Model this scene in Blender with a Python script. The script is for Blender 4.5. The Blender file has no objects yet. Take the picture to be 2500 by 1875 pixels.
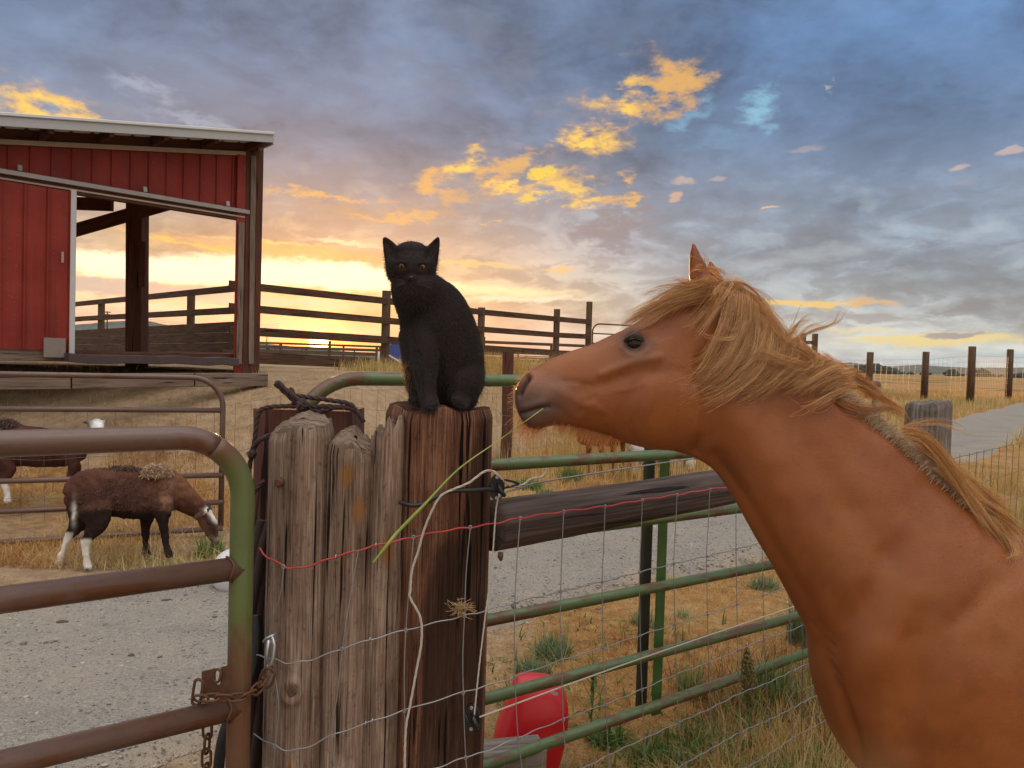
import bpy, bmesh, math, random
import numpy as np
from mathutils import Vector, Matrix, noise as mnoise

random.seed(7)
RNG = np.random.default_rng(11)
scene = bpy.context.scene
COL = scene.collection
D2R = math.pi / 180.0

# ------------------------------------------------------------------ camera
W0, H0, FPX = 2500.0, 1875.0, 1875.0
CAM = Vector((0.0, 0.0, 1.5))
_p, _r = -1.70 * D2R, 1.70 * D2R
_F = Vector((0, math.cos(_p), math.sin(_p)))
_U0 = Vector((0, -math.sin(_p), math.cos(_p)))
_R = Vector((1, 0, 0)) * math.cos(_r) + _U0 * math.sin(_r)
_U = Vector((1, 0, 0)) * -math.sin(_r) + _U0 * math.cos(_r)
cam_data = bpy.data.cameras.new("camera")
cam_data.sensor_width = 36.0
cam_data.lens = 36.0 * FPX / W0
cam_data.clip_start = 0.05
cam_data.clip_end = 60000
cam = bpy.data.objects.new("camera", cam_data)
COL.objects.link(cam)
_m = Matrix.Identity(4)
for i in range(3):
    _m[i][0], _m[i][1], _m[i][2] = _R[i], _U[i], -_F[i]
_m.translation = CAM
cam.matrix_world = _m
scene.camera = cam

def ray(x, y):
    return _F + _R * ((x - 1250.0) / FPX) - _U * ((y - 937.5) / FPX)

def P(x, y, d):
    """photo measurement (x, y) at d metres from the lens -> point in the place"""
    return CAM + ray(x, y) * d

def PZ(x, y, z=0.0):
    r = ray(x, y)
    return CAM + r * ((z - CAM.z) / r.z)

def azel(x, y):
    r = ray(x, y).normalized()
    return math.degrees(math.atan2(r.x, r.y)), math.degrees(math.asin(r.z))

# ------------------------------------------------------------------ render settings
scene.render.engine = 'CYCLES'
scene.view_settings.view_transform = 'Standard'
scene.view_settings.look = 'None'
scene.view_settings.exposure = 0.30
scene.view_settings.gamma = 1.0
scene.view_settings.use_curve_mapping = False
scene.cycles.use_denoising = True
scene.cycles.max_bounces = 6
scene.cycles.diffuse_bounces = 3
scene.cycles.glossy_bounces = 3
scene.cycles.transmission_bounces = 4
scene.cycles.transparent_max_bounces = 8
scene.cycles.sample_clamp_indirect = 6.0
scene.cycles.caustics_reflective = False
scene.cycles.caustics_refractive = False

# ------------------------------------------------------------------ node helper
def lin(c):
    return tuple(((v / 255.0) / 12.92 if v / 255.0 <= 0.04045 else ((v / 255.0 + 0.055) / 1.055) ** 2.4) for v in c)

def c4(c):
    return (c[0], c[1], c[2], 1.0)

class G:
    def __init__(s, tree):
        s.t = tree
        s.N = tree.nodes
        s.L = tree.links
    def n(s, typ, **kw):
        nd = s.N.new(typ)
        for k, v in kw.items():
            setattr(nd, k, v)
        return nd
    def put(s, sock, v):
        if v is None:
            return
        if isinstance(v, bpy.types.NodeSocket):
            s.L.new(v, sock)
        else:
            if isinstance(v, (tuple, list)) and len(v) == 3 and sock.type == 'RGBA':
                v = c4(v)
            sock.default_value = v
    def m(s, op, a, b=None, c=None, clamp=False):
        nd = s.n('ShaderNodeMath', operation=op, use_clamp=clamp)
        s.put(nd.inputs[0], a); s.put(nd.inputs[1], b); s.put(nd.inputs[2], c)
        return nd.outputs[0]
    def vm(s, op, a, b=None, scale=None):
        nd = s.n('ShaderNodeVectorMath', operation=op)
        s.put(nd.inputs[0], a); s.put(nd.inputs[1], b)
        if scale is not None:
            s.put(nd.inputs['Scale'], scale)
        return nd.outputs['Value'] if op in ('LENGTH', 'DOT_PRODUCT', 'DISTANCE') else nd.outputs['Vector']
    def mapping(s, vec, loc=(0, 0, 0), rot=(0, 0, 0), scale=(1, 1, 1), typ='POINT'):
        nd = s.n('ShaderNodeMapping', vector_type=typ)
        s.put(nd.inputs['Vector'], vec)
        s.put(nd.inputs['Location'], loc) if 'Location' in nd.inputs and typ != 'NORMAL' else None
        s.put(nd.inputs['Rotation'], rot); s.put(nd.inputs['Scale'], scale)
        return nd.outputs[0]
    def noise(s, vec, scale=5.0, detail=4.0, rough=0.5, dist=0.0, color=False):
        nd = s.n('ShaderNodeTexNoise')
        s.put(nd.inputs['Vector'], vec)
        nd.inputs['Scale'].default_value = scale
        nd.inputs['Detail'].default_value = detail
        nd.inputs['Roughness'].default_value = rough
        nd.inputs['Distortion'].default_value = dist
        return nd.outputs['Color'] if color else nd.outputs['Fac']
    def voronoi(s, vec, scale=5.0, feature='F1', out='Distance', rnd=1.0):
        nd = s.n('ShaderNodeTexVoronoi', feature=feature)
        s.put(nd.inputs['Vector'], vec)
        nd.inputs['Scale'].default_value = scale
        nd.inputs['Randomness'].default_value = rnd
        return nd.outputs[out]
    def ramp(s, fac, stops, interp='LINEAR'):
        nd = s.n('ShaderNodeValToRGB')
        cr = nd.color_ramp
        cr.interpolation = interp
        while len(cr.elements) < len(stops):
            cr.elements.new(0.5)
        for e, (p, c) in zip(cr.elements, stops):
            e.position = p
            e.color = c4(c)
        s.put(nd.inputs[0], fac)
        return nd.outputs[0]
    def mix(s, f, a, b, mode='MIX'):
        nd = s.n('ShaderNodeMix', data_type='RGBA', blend_type=mode)
        s.put(nd.inputs[0], f); s.put(nd.inputs[6], a); s.put(nd.inputs[7], b)
        return nd.outputs[2]
    def mapr(s, v, a, b, c=0.0, d=1.0, smooth=True):
        nd = s.n('ShaderNodeMapRange', interpolation_type='SMOOTHSTEP' if smooth else 'LINEAR')
        s.put(nd.inputs[0], v); s.put(nd.inputs[1], a); s.put(nd.inputs[2], b); s.put(nd.inputs[3], c); s.put(nd.inputs[4], d)
        return nd.outputs[0]
    def bump(s, h, strength=0.5, dist=0.01, normal=None):
        nd = s.n('ShaderNodeBump')
        nd.inputs['Strength'].default_value = strength
        nd.inputs['Distance'].default_value = dist
        s.put(nd.inputs['Height'], h)
        if normal is not None:
            s.put(nd.inputs['Normal'], normal)
        return nd.outputs[0]

MATS = {}
def material(name, fn):
    if name in MATS:
        return MATS[name]
    mt = bpy.data.materials.new(name)
    mt.use_nodes = True
    t = mt.node_tree
    t.nodes.clear()
    g = G(t)
    out = g.n('ShaderNodeOutputMaterial')
    b = g.n('ShaderNodeBsdfPrincipled')
    g.L.new(b.outputs[0], out.inputs[0])
    fn(g, b)
    MATS[name] = mt
    return mt

# ------------------------------------------------------------------ sky and sun
SUN_AZ, SUN_EL = azel(780, 833)
world = bpy.data.worlds.new("World")
scene.world = world
world.use_nodes = True
def build_sky():
    t = world.node_tree
    t.nodes.clear()
    g = G(t)
    out = g.n('ShaderNodeOutputWorld')
    tc = g.n('ShaderNodeTexCoord')
    vec = tc.outputs['Generated']
    sep = g.n('ShaderNodeSeparateXYZ'); g.put(sep.inputs[0], vec)
    x, y, z = sep.outputs
    az = g.m('MULTIPLY', g.m('ARCTAN2', x, y), 180 / math.pi)
    el = g.m('MULTIPLY', g.m('ARCSINE', z), 180 / math.pi)
    # cloud noise: stretched near the horizon as a real cloud deck is
    zz = g.m('MULTIPLY', g.m('POWER', g.m('MAXIMUM', z, 0.0), 0.75), 2.0)
    cv = g.n('ShaderNodeCombineXYZ'); g.put(cv.inputs[0], x); g.put(cv.inputs[1], y); g.put(cv.inputs[2], zz)
    cv = cv.outputs[0]
    nA = g.noise(cv, 3.1, 7, 0.55, 0.5)
    nB = g.noise(cv, 9.0, 7, 0.58, 0.4)
    nC = g.noise(cv, 42.0, 7, 0.62, 0.3)
    nD = g.noise(cv, 17.0, 6, 0.56, 0.5)
    wc = g.noise(cv, 7.0, 5, 0.55, 0.0, color=True)
    wv = g.vm('SCALE', g.vm('SUBTRACT', wc, (0.5, 0.5, 0.5)), scale=5.5)
    wc2 = g.noise(cv, 40.0, 6, 0.62, 0.0, color=True)
    wv2 = g.vm('SCALE', g.vm('SUBTRACT', wc2, (0.5, 0.5, 0.5)), scale=2.6)
    ae = g.n('ShaderNodeCombineXYZ'); g.put(ae.inputs[0], az); g.put(ae.inputs[1], el); g.put(ae.inputs[2], 0.0)
    aw = g.vm('ADD', g.vm('ADD', ae.outputs[0], wv), wv2)          # ragged
    aw0 = g.vm('ADD', g.vm('ADD', ae.outputs[0], g.vm('SCALE', wv, scale=0.35)), g.vm('SCALE', wv2, scale=0.35))  # streaky
    # base: elevation ramps for the sunset side and the blue side
    ef = g.m('DIVIDE', el, 90.0)
    E = lambda d: max(0.0, d / 90.0)
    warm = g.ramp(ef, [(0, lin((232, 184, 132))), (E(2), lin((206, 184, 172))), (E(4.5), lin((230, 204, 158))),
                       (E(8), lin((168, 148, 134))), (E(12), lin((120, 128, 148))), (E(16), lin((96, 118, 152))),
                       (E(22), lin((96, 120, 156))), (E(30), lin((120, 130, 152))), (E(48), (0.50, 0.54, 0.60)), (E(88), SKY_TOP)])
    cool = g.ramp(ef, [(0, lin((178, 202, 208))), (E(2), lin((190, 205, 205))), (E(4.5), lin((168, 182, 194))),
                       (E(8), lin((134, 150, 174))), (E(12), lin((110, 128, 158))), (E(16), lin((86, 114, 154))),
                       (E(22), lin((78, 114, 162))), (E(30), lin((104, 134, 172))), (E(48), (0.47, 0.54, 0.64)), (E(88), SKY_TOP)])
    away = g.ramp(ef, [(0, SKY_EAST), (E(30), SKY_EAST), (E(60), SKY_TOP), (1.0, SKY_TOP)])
    daz = g.m('ABSOLUTE', g.m('SUBTRACT', az, SUN_AZ - 3))
    fcool = g.mapr(daz, 8.0, 34.0)
    faway = g.mapr(daz, 45.0, 150.0)
    col = g.mix(fcool, warm, cool)
    col = g.mix(faway, col, away)
    # broad light and dark of the deck
    dk = g.m('ADD', g.m('MULTIPLY', g.m('SUBTRACT', nA, 0.5), 1.5), g.m('MULTIPLY', g.m('SUBTRACT', nB, 0.5), 1.0))
    dk = g.m('ADD', dk, g.m('MULTIPLY', g.m('SUBTRACT', nC, 0.5), 0.35))
    f = g.m('ADD', 1.0, g.m('MULTIPLY', dk, 1.9))
    f = g.m('MAXIMUM', f, 0.45)
    fc = g.n('ShaderNodeCombineColor'); g.put(fc.inputs[0], f); g.put(fc.inputs[1], g.m('POWER', f, 0.92)); g.put(fc.inputs[2], g.m('POWER', f, 0.8))
    col = g.mix(1.0, col, fc.outputs[0], 'MULTIPLY')
    lowd = g.m('MULTIPLY', g.mapr(el, 1.5, 4.0), g.mapr(el, 9.0, 16.0, 1.0, 0.0))
    clump = g.m('MULTIPLY', g.mapr(nD, 0.47, 0.60), lowd)
    gap = g.m('MULTIPLY', g.mapr(nD, 0.49, 0.30), lowd)
    col = g.mix(g.m('MULTIPLY', clump, 0.55), col, g.mix(fcool, lin((150, 128, 124)), lin((112, 120, 140))))
    col = g.mix(g.m('MULTIPLY', gap, 0.40), col, g.mix(fcool, lin((236, 206, 164)), lin((186, 200, 212))))
    nCen = g.m('SUBTRACT', g.m('ADD', g.m('MULTIPLY', nD, 0.5), g.m('MULTIPLY', nC, 0.5)), 0.5)
    def patch(col, px, py, rx, ry, ang, c, op=1.0, soft=0.6, nz=1.6, ragged=True, streak=None, gain=1.0):
        a0, e0 = azel(px, py)
        k = math.cos(a0 * D2R)
        base = g.n('ShaderNodeVectorMath', operation='MULTIPLY_ADD')   # chained so that the patches are worked one after another
        g.put(base.inputs[0], col); g.put(base.inputs[1], (1e-7, 1e-7, 0)); g.put(base.inputs[2], aw if ragged else aw0)
        q = g.mapping(base.outputs[0], (a0, e0, 0), (0, 0, (ang + 1.7) * D2R), (rx * 0.0306 * k * k, ry * 0.0306 * k, 1), 'TEXTURE')
        d = g.vm('LENGTH', q)
        v = g.m('MULTIPLY_ADD', nCen, -nz, d) if nz else d
        mk = g.mapr(v, 1.0, 1.0 - soft, 0.0, op)
        cc = lin(c)
        return g.mix(mk, col, tuple(q * gain for q in cc))
    plain = col
    for a in SKY_PATCHES:
        col = patch(col, *a[0], **a[1])
    # clear air of the setting sun seen through the deck
    sky = g.n('ShaderNodeTexSky', sky_type='NISHITA', sun_disc=False)
    sky.sun_elevation = max(0.3, SUN_EL) * D2R
    sky.sun_rotation = SUN_AZ * D2R
    sky.dust_density = 1.0
    sd = (math.sin(SUN_AZ * D2R) * math.cos(SUN_EL * D2R), math.cos(SUN_AZ * D2R) * math.cos(SUN_EL * D2R), math.sin(SUN_EL * D2R))
    ang = g.m('MULTIPLY', g.m('ARCCOSINE', g.m('MINIMUM', g.vm('DOT_PRODUCT', g.vm('NORMALIZE', vec), sd), 1.0)), 180 / math.pi)
    glow = g.m('EXPONENT', g.m('MULTIPLY', ang, -0.75))
    glow2 = g.m('EXPONENT', g.m('MULTIPLY', ang, -0.16))
    disc = g.mapr(ang, 0.50, 0.85, 1.0, 0.0)
    aur = g.m('EXPONENT', g.m('MULTIPLY', ang, -2.0))
    add = g.vm('SCALE', (1.0, 0.50, 0.10), scale=g.m('MULTIPLY', glow, 0.75))
    add = g.vm('ADD', add, g.vm('SCALE', (1.0, 0.50, 0.12), scale=g.m('MULTIPLY', glow2, 0.055)))
    add = g.vm('ADD', add, g.vm('SCALE', (1.0, 0.46, 0.05), scale=g.m('MULTIPLY', aur, 4.5)))
    add = g.vm('ADD', add, g.vm('SCALE', (1.0, 0.66, 0.16), scale=g.m('MULTIPLY', disc, 9.0)))
    def finish(cc):
        cc = g.vm('ADD', g.vm('SCALE', cc, scale=0.70), add)
        return g.mix(g.mapr(el, -1.5, -0.2), (0.16, 0.14, 0.10), cc)   # below the horizon: dull ground light
    bgf = g.n('ShaderNodeBackground'); g.put(bgf.inputs[0], finish(col))
    bgp = g.n('ShaderNodeBackground'); g.put(bgp.inputs[0], finish(plain))
    # the single clouds all stand in the western sky; elsewhere the deck alone is worked out
    west = g.m('MULTIPLY', g.m('MULTIPLY', g.mapr(g.m('ABSOLUTE', az), 40.0, 52.0, 1.0, 0.0), g.mapr(el, 29.0, 36.0, 1.0, 0.0)), g.m('GREATER_THAN', el, -1.5))
    mx = g.n('ShaderNodeMixShader'); g.put(mx.inputs[0], west); g.L.new(bgp.outputs[0], mx.inputs[1]); g.L.new(bgf.outputs[0], mx.inputs[2])
    bg2 = g.n('ShaderNodeBackground'); g.put(bg2.inputs[0], sky.outputs[0]); bg2.inputs[1].default_value = 0.05
    ad = g.n('ShaderNodeAddShader'); g.L.new(mx.outputs[0], ad.inputs[0]); g.L.new(bg2.outputs[0], ad.inputs[1])
    g.L.new(ad.outputs[0], out.inputs[0])

SKY_TOP = (2.75, 2.66, 2.54)  # unseen sky overhead, set far brighter than the visible deck to light the scene
SKY_EAST = (1.05, 1.00, 0.93)  # unseen sky behind the camera, raised to fill the fronts with light
def _p_(px, py, rx, ry, ang, c, **k):
    return ((px, py, rx, ry, ang, c), k)
GOLD, GOLDO, AMB, MAUVE, WHT = (255, 208, 50), (244, 178, 82), (205, 158, 112), (134, 124, 134), (255, 246, 205)
SKY_PATCHES = [
    # dark and pale parts of the deck
    _p_(560, 250, 520, 120, -6, (104, 117, 142), op=0.7, soft=1.2),
    _p_(1150, 150, 420, 130, 0, (112, 118, 136), op=0.6, soft=1.2),
    _p_(1560, 70, 260, 110, 10, (92, 106, 132), op=0.6, soft=1.2),
    _p_(330, 220, 120, 40, -8, (164, 178, 202), op=0.7, soft=0.9),
    _p_(470, 320, 200, 26, -6, (158, 174, 198), op=0.6, soft=0.9),
    _p_(860, 440, 420, 70, 8, (112, 116, 132), op=0.7, soft=1.0),
    _p_(2100, 380, 480, 120, 8, (86, 112, 146), op=0.7, soft=1.2),
    _p_(1640, 330, 320, 70, 12, (84, 116, 152), op=0.6, soft=1.0),
    _p_(1850, 265, 75, 52, 20, (140, 200, 228), op=0.85, soft=0.9),
    _p_(1690, 265, 70, 30, 15, (118, 178, 212), op=0.7, soft=0.9),
    _p_(1760, 330, 140, 50, 0, (112, 158, 196), op=0.5, soft=1.0),
    _p_(1950, 620, 330, 22, 4, (190, 202, 214), op=0.4, soft=1.0, ragged=False),
    _p_(2200, 620, 260, 26, 14, (108, 120, 144), op=0.6, soft=0.8),
    _p_(1500, 560, 150, 55, 14, (126, 122, 138), op=0.85, soft=0.7),
    _p_(1760, 560, 180, 45, 16, (122, 124, 144), op=0.7, soft=0.8),
    _p_(2250, 700, 330, 30, 2, (112, 120, 138), op=0.75, soft=0.8, ragged=False),
    _p_(2380, 745, 260, 26, 2, (108, 114, 130), op=0.7, soft=0.8, ragged=False),
    _p_(1650, 655, 260, 22, -2, (126, 130, 148), op=0.6, soft=0.8, ragged=False),
    # warm veil around the gold
    _p_(820, 540, 520, 80, 2, (146, 128, 128), op=0.75, soft=1.2),
    _p_(1180, 480, 330, 120, 28, (168, 140, 128), op=0.65, soft=1.2),
    _p_(900, 530, 330, 60, 2, (188, 150, 116), op=0.5, soft=1.2),
    _p_(1620, 190, 260, 80, 20, (164, 146, 138), op=0.5, soft=1.2),
    _p_(1450, 250, 330, 60, 22, (150, 142, 144), op=0.4, soft=1.2),
    # gold cumulus
    _p_(110, 262, 358, 96, -14, (190, 148, 112), op=0.62, soft=1.7, nz=1.8),
    _p_(110, 262, 240, 58, -14, (240, 174, 76), op=0.92, soft=1.3, nz=3.0, gain=1.15),
    _p_(110, 262, 187, 41, -14, (255, 206, 58), op=0.92, soft=1.3, nz=3.8, gain=1.22),
    _p_(1530, 232, 163, 72, 14, (190, 148, 112), op=0.62, soft=1.7, nz=1.8),
    _p_(1530, 232, 110, 44, 14, (240, 174, 76), op=0.92, soft=1.3, nz=3.0, gain=1.15),
    _p_(1530, 232, 85, 31, 14, (255, 206, 58), op=0.92, soft=1.3, nz=3.8, gain=1.22),
    _p_(1415, 325, 209, 56, 4, (190, 148, 112), op=0.62, soft=1.7, nz=1.8),
    _p_(1415, 325, 140, 34, 4, (240, 174, 76), op=0.92, soft=1.3, nz=3.0, gain=1.15),
    _p_(1415, 325, 109, 24, 4, (255, 206, 58), op=0.92, soft=1.3, nz=3.8, gain=1.22),
    _p_(1150, 376, 92, 50, 38, (190, 148, 112), op=0.62, soft=1.7, nz=1.8),
    _p_(1150, 376, 62, 30, 38, (240, 174, 76), op=0.92, soft=1.3, nz=3.0, gain=1.15),
    _p_(1150, 376, 48, 21, 38, (255, 206, 58), op=0.92, soft=1.3, nz=3.8, gain=1.22),
    _p_(1362, 462, 245, 103, 0, (190, 148, 112), op=0.62, soft=1.7, nz=1.8),
    _p_(1362, 462, 165, 62, 0, (240, 174, 76), op=0.92, soft=1.3, nz=3.0, gain=1.15),
    _p_(1362, 462, 128, 44, 0, (255, 206, 58), op=0.92, soft=1.3, nz=3.8, gain=1.22),
    _p_(1250, 446, 133, 39, -4, (190, 148, 112), op=0.62, soft=1.7, nz=1.8),
    _p_(1250, 446, 90, 24, -4, (240, 174, 76), op=0.92, soft=1.3, nz=3.0, gain=1.15),
    _p_(1250, 446, 70, 17, -4, (255, 206, 58), op=0.92, soft=1.3, nz=3.8, gain=1.22),
    _p_(1425, 515, 119, 53, 22, (190, 148, 112), op=0.62, soft=1.7, nz=1.8),
    _p_(1425, 515, 80, 32, 22, (240, 174, 76), op=0.92, soft=1.3, nz=3.0, gain=1.15),
    _p_(1425, 515, 62, 23, 22, (255, 206, 58), op=0.92, soft=1.3, nz=3.8, gain=1.22),
    _p_(1652, 195, 126, 76, 12, (206, 152, 98), op=0.64, soft=1.0, nz=1.8),
    _p_(1652, 195, 110, 64, 12, (244, 180, 78), op=0.81, soft=0.75, nz=2.6),
    _p_(1250, 388, 126, 33, 16, (206, 152, 98), op=0.56, soft=1.0, nz=1.8),
    _p_(1250, 388, 110, 28, 16, (244, 180, 78), op=0.71, soft=0.75, nz=2.6),
    _p_(1075, 440, 43, 55, -30, (206, 152, 98), op=0.60, soft=1.0, nz=1.8),
    _p_(1075, 440, 38, 46, -30, (244, 180, 78), op=0.76, soft=0.75, nz=2.6),
    _p_(1118, 468, 62, 48, -35, (206, 152, 98), op=0.34, soft=1.0, nz=1.8),
    _p_(1118, 468, 54, 40, -35, (244, 180, 78), op=0.43, soft=0.75, nz=2.6),
    _p_(1522, 440, 39, 31, -30, (206, 152, 98), op=0.68, soft=1.0, nz=1.8),
    _p_(1522, 440, 34, 26, -30, (244, 180, 78), op=0.85, soft=0.75, nz=2.6),
    _p_(1545, 490, 62, 14, 6, (206, 152, 98), op=0.68, soft=1.0, nz=1.8),
    _p_(1545, 490, 54, 12, 6, (244, 180, 78), op=0.85, soft=0.75, nz=2.6),
    _p_(860, 492, 229, 21, -2, (206, 152, 98), op=0.45, soft=1.0, nz=1.8),
    _p_(860, 492, 200, 18, -2, (244, 180, 78), op=0.57, soft=0.75, nz=2.6),
    _p_(980, 540, 161, 26, 4, (206, 152, 98), op=0.41, soft=1.0, nz=1.8),
    _p_(980, 540, 140, 22, 4, (244, 180, 78), op=0.52, soft=0.75, nz=2.6),
    _p_(690, 470, 126, 24, 0, (206, 152, 98), op=0.38, soft=1.0, nz=1.8),
    _p_(690, 470, 110, 20, 0, (244, 180, 78), op=0.47, soft=0.75, nz=2.6),
    _p_(1485, 505, 46, 26, 0, (206, 152, 98), op=0.52, soft=1.0, nz=1.8),
    _p_(1485, 505, 40, 22, 0, (244, 180, 78), op=0.66, soft=0.75, nz=2.6),
    _p_(1330, 425, 62, 24, 20, (255, 214, 40), op=0.95, soft=0.7, nz=2.6),
    _p_(1300, 495, 66, 24, 0, (255, 206, 66), op=0.95, soft=0.7, nz=2.6),
    _p_(1390, 448, 52, 24, 0, (176, 136, 84), op=0.6, soft=1.0, nz=2.6),
    _p_(1400, 340, 80, 8, -4, (178, 140, 104), op=0.55, soft=0.9),
    _p_(1495, 545, 130, 44, 18, (134, 122, 132), op=0.85, soft=0.8, nz=2.0),
    _p_(1210, 562, 120, 12, -5, (252, 192, 98), op=0.95, soft=0.9, nz=1.8),
    _p_(1240, 592, 34, 9, -14, (250, 186, 96), op=0.9, soft=0.8, nz=1.6),
    # small pink puffs over the blue side
    _p_(1960, 360, 60, 9, 4, (168, 158, 166), op=0.7, soft=0.7, ragged=False),
    _p_(2035, 190, 14, 12, -30, (184, 178, 186), op=0.7, soft=0.8),
    _p_(1670, 448, 36, 10, 0, (204, 172, 158), op=0.8, soft=0.6, ragged=False),
    _p_(1740, 440, 26, 7, 0, (190, 170, 166), op=0.7, soft=0.7, ragged=False),
    _p_(1653, 485, 20, 9, 0, (220, 174, 146), op=0.8, soft=0.6, ragged=False),
    _p_(1880, 515, 26, 5, 0, (240, 190, 140), op=0.85, soft=0.6, ragged=False),
    _p_(2333, 413, 36, 11, 0, (206, 178, 170), op=0.85, soft=0.6, ragged=False),
    _p_(2345, 445, 30, 9, 0, (160, 150, 164), op=0.6, soft=0.7, ragged=False),
    _p_(2462, 378, 42, 12, 4, (204, 180, 176), op=0.85, soft=0.6, ragged=False),
    # clear bands and bright gaps low down
    _p_(640, 610, 560, 26, -4, (238, 176, 90), op=0.75, soft=0.9, ragged=False),
    _p_(380, 655, 420, 38, -3, WHT, op=1.0, soft=0.5, nz=0.9, ragged=False, gain=1.35),
    _p_(780, 672, 440, 40, -5, WHT, op=1.0, soft=0.5, nz=0.9, ragged=False, gain=1.35),
    _p_(1180, 712, 300, 20, -3, (255, 240, 188), op=0.9, soft=0.7, nz=1.2, ragged=False),
    _p_(840, 600, 130, 8, -4, (255, 232, 180), op=0.8, soft=0.7, ragged=False),
    _p_(1150, 650, 200, 8, -3, (252, 206, 128), op=0.7, soft=0.8, ragged=False),
    _p_(1370, 650, 50, 8, 4, (246, 196, 120), op=0.8, soft=0.7, ragged=False),
    _p_(1270, 735, 240, 10, 0, (250, 240, 214), op=0.8, soft=0.7, ragged=False),
    _p_(640, 592, 260, 6, -4, (255, 206, 110), op=0.8, soft=0.8, ragged=False),
    _p_(420, 585, 300, 7, -8, (255, 196, 80), op=0.8, soft=0.8, ragged=False),
    _p_(330, 700, 330, 26, -3, (164, 168, 176), op=0.9, soft=0.5, nz=1.2, ragged=False),
    _p_(700, 740, 320, 20, -2, (188, 186, 194), op=0.7, soft=0.8, nz=1.2, ragged=False),
    _p_(360, 745, 280, 8, 0, (238, 226, 206), op=0.7, soft=0.8, ragged=False),
    _p_(1180, 770, 120, 12, 0, (176, 176, 186), op=0.6, soft=0.8, ragged=False),
    _p_(900, 790, 420, 12, -1, (236, 190, 150), op=0.6, soft=0.9, ragged=False),
    _p_(780, 838, 260, 24, 0, (255, 172, 60), op=0.9, soft=1.0, ragged=False, gain=1.3),
    _p_(940, 852, 170, 7, -1, (255, 222, 100), op=0.9, soft=0.8, ragged=False),
    _p_(1960, 748, 170, 12, -3, (246, 202, 120), op=0.95, soft=0.6, ragged=False),
    _p_(2120, 742, 90, 10, 0, (228, 178, 120), op=0.8, soft=0.7, ragged=False),
    _p_(2260, 832, 280, 24, -2, (246, 226, 150), op=0.95, soft=0.6, nz=1.0, ragged=False),
    _p_(2120, 800, 160, 10, -3, (240, 224, 170), op=0.7, soft=0.8, ragged=False),
    _p_(2330, 824, 90, 9, 0, (150, 150, 160), op=0.95, soft=0.5, nz=1.0, ragged=False),
    _p_(2130, 775, 150, 16, 0, (140, 142, 156), op=0.8, soft=0.6, nz=1.0, ragged=False),
    _p_(2420, 880, 260, 16, 0, (172, 200, 208), op=0.8, soft=0.8, ragged=False),
]
build_sky()
world.cycles.sampling_method = 'MANUAL'
world.cycles.sample_map_resolution = 1024

sun_data = bpy.data.lights.new("sun", 'SUN')
sun_data.energy = 5.0
sun_data.angle = 0.5 * D2R
sun_data.color = (1.0, 0.50, 0.17)
sun = bpy.data.objects.new("sun", sun_data)
COL.objects.link(sun)
_sd = Vector((math.sin(SUN_AZ * D2R) * math.cos(SUN_EL * D2R), math.cos(SUN_AZ * D2R) * math.cos(SUN_EL * D2R), math.sin(SUN_EL * D2R)))
sun.rotation_euler = _sd.to_track_quat('Z', 'Y').to_euler()
sun.location = _sd * 50

# ------------------------------------------------------------------ object helpers
def thing(name, label, cat, loc=(0, 0, 0), group=None):
    o = bpy.data.objects.new(name, None)
    o.empty_display_size = 0.1
    COL.objects.link(o)
    o.location = loc
    o['label'] = label
    o['category'] = cat
    if group:
        o['group'] = group
    return o

def tag(o, label, cat, group=None):
    o['label'] = label
    o['category'] = cat
    if group:
        o['group'] = group
    return o

def origin_of(o):
    v = Vector((0, 0, 0))
    while o is not None:
        v = v + o.location
        o = o.parent
    return v

def link_mesh(name, me, mat, parent=None, kind=None, at=None):
    """me is in world coordinates; it is moved into its parent's (or its own base's) space"""
    o = bpy.data.objects.new(name, me)
    COL.objects.link(o)
    off = origin_of(parent) if parent is not None else (Vector(at) if at is not None else Vector((0, 0, 0)))
    if off.length > 0:
        me.transform(Matrix.Translation(-off))
    if parent is not None:
        o.parent = parent
    elif at is not None:
        o.location = off
    if mat is not None and not me.materials:
        me.materials.append(mat)
    if kind:
        o['kind'] = kind
    return o

def np_mesh(name, V, F, smooth=True, uv=None):
    """V (n,3); F list of (m,k) int arrays"""
    me = bpy.data.meshes.new(name)
    V = np.asarray(V, dtype=np.float32)
    if not isinstance(F, (list, tuple)):
        F = [F]
    F = [np.asarray(f, dtype=np.int32) for f in F if len(f)]
    nl = sum(f.size for f in F)
    nf = sum(len(f) for f in F)
    me.vertices.add(len(V))
    me.vertices.foreach_set('co', V.ravel())
    me.loops.add(nl)
    me.loops.foreach_set('vertex_index', np.concatenate([f.ravel() for f in F]))
    me.polygons.add(nf)
    st, k = [], 0
    for f in F:
        st.append(k + np.arange(len(f)) * f.shape[1])
        k += f.size
    me.polygons.foreach_set('loop_start', np.concatenate(st).astype(np.int32))
    me.update(calc_edges=True)
    if smooth:
        me.polygons.foreach_set('use_smooth', np.ones(nf, dtype=bool))
    if uv is not None:
        lay = me.uv_layers.new(name='UVMap')
        vi = np.concatenate([f.ravel() for f in F])
        lay.data.foreach_set('uv', np.asarray(uv, dtype=np.float32)[vi].ravel())
    me.validate()
    return me

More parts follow.
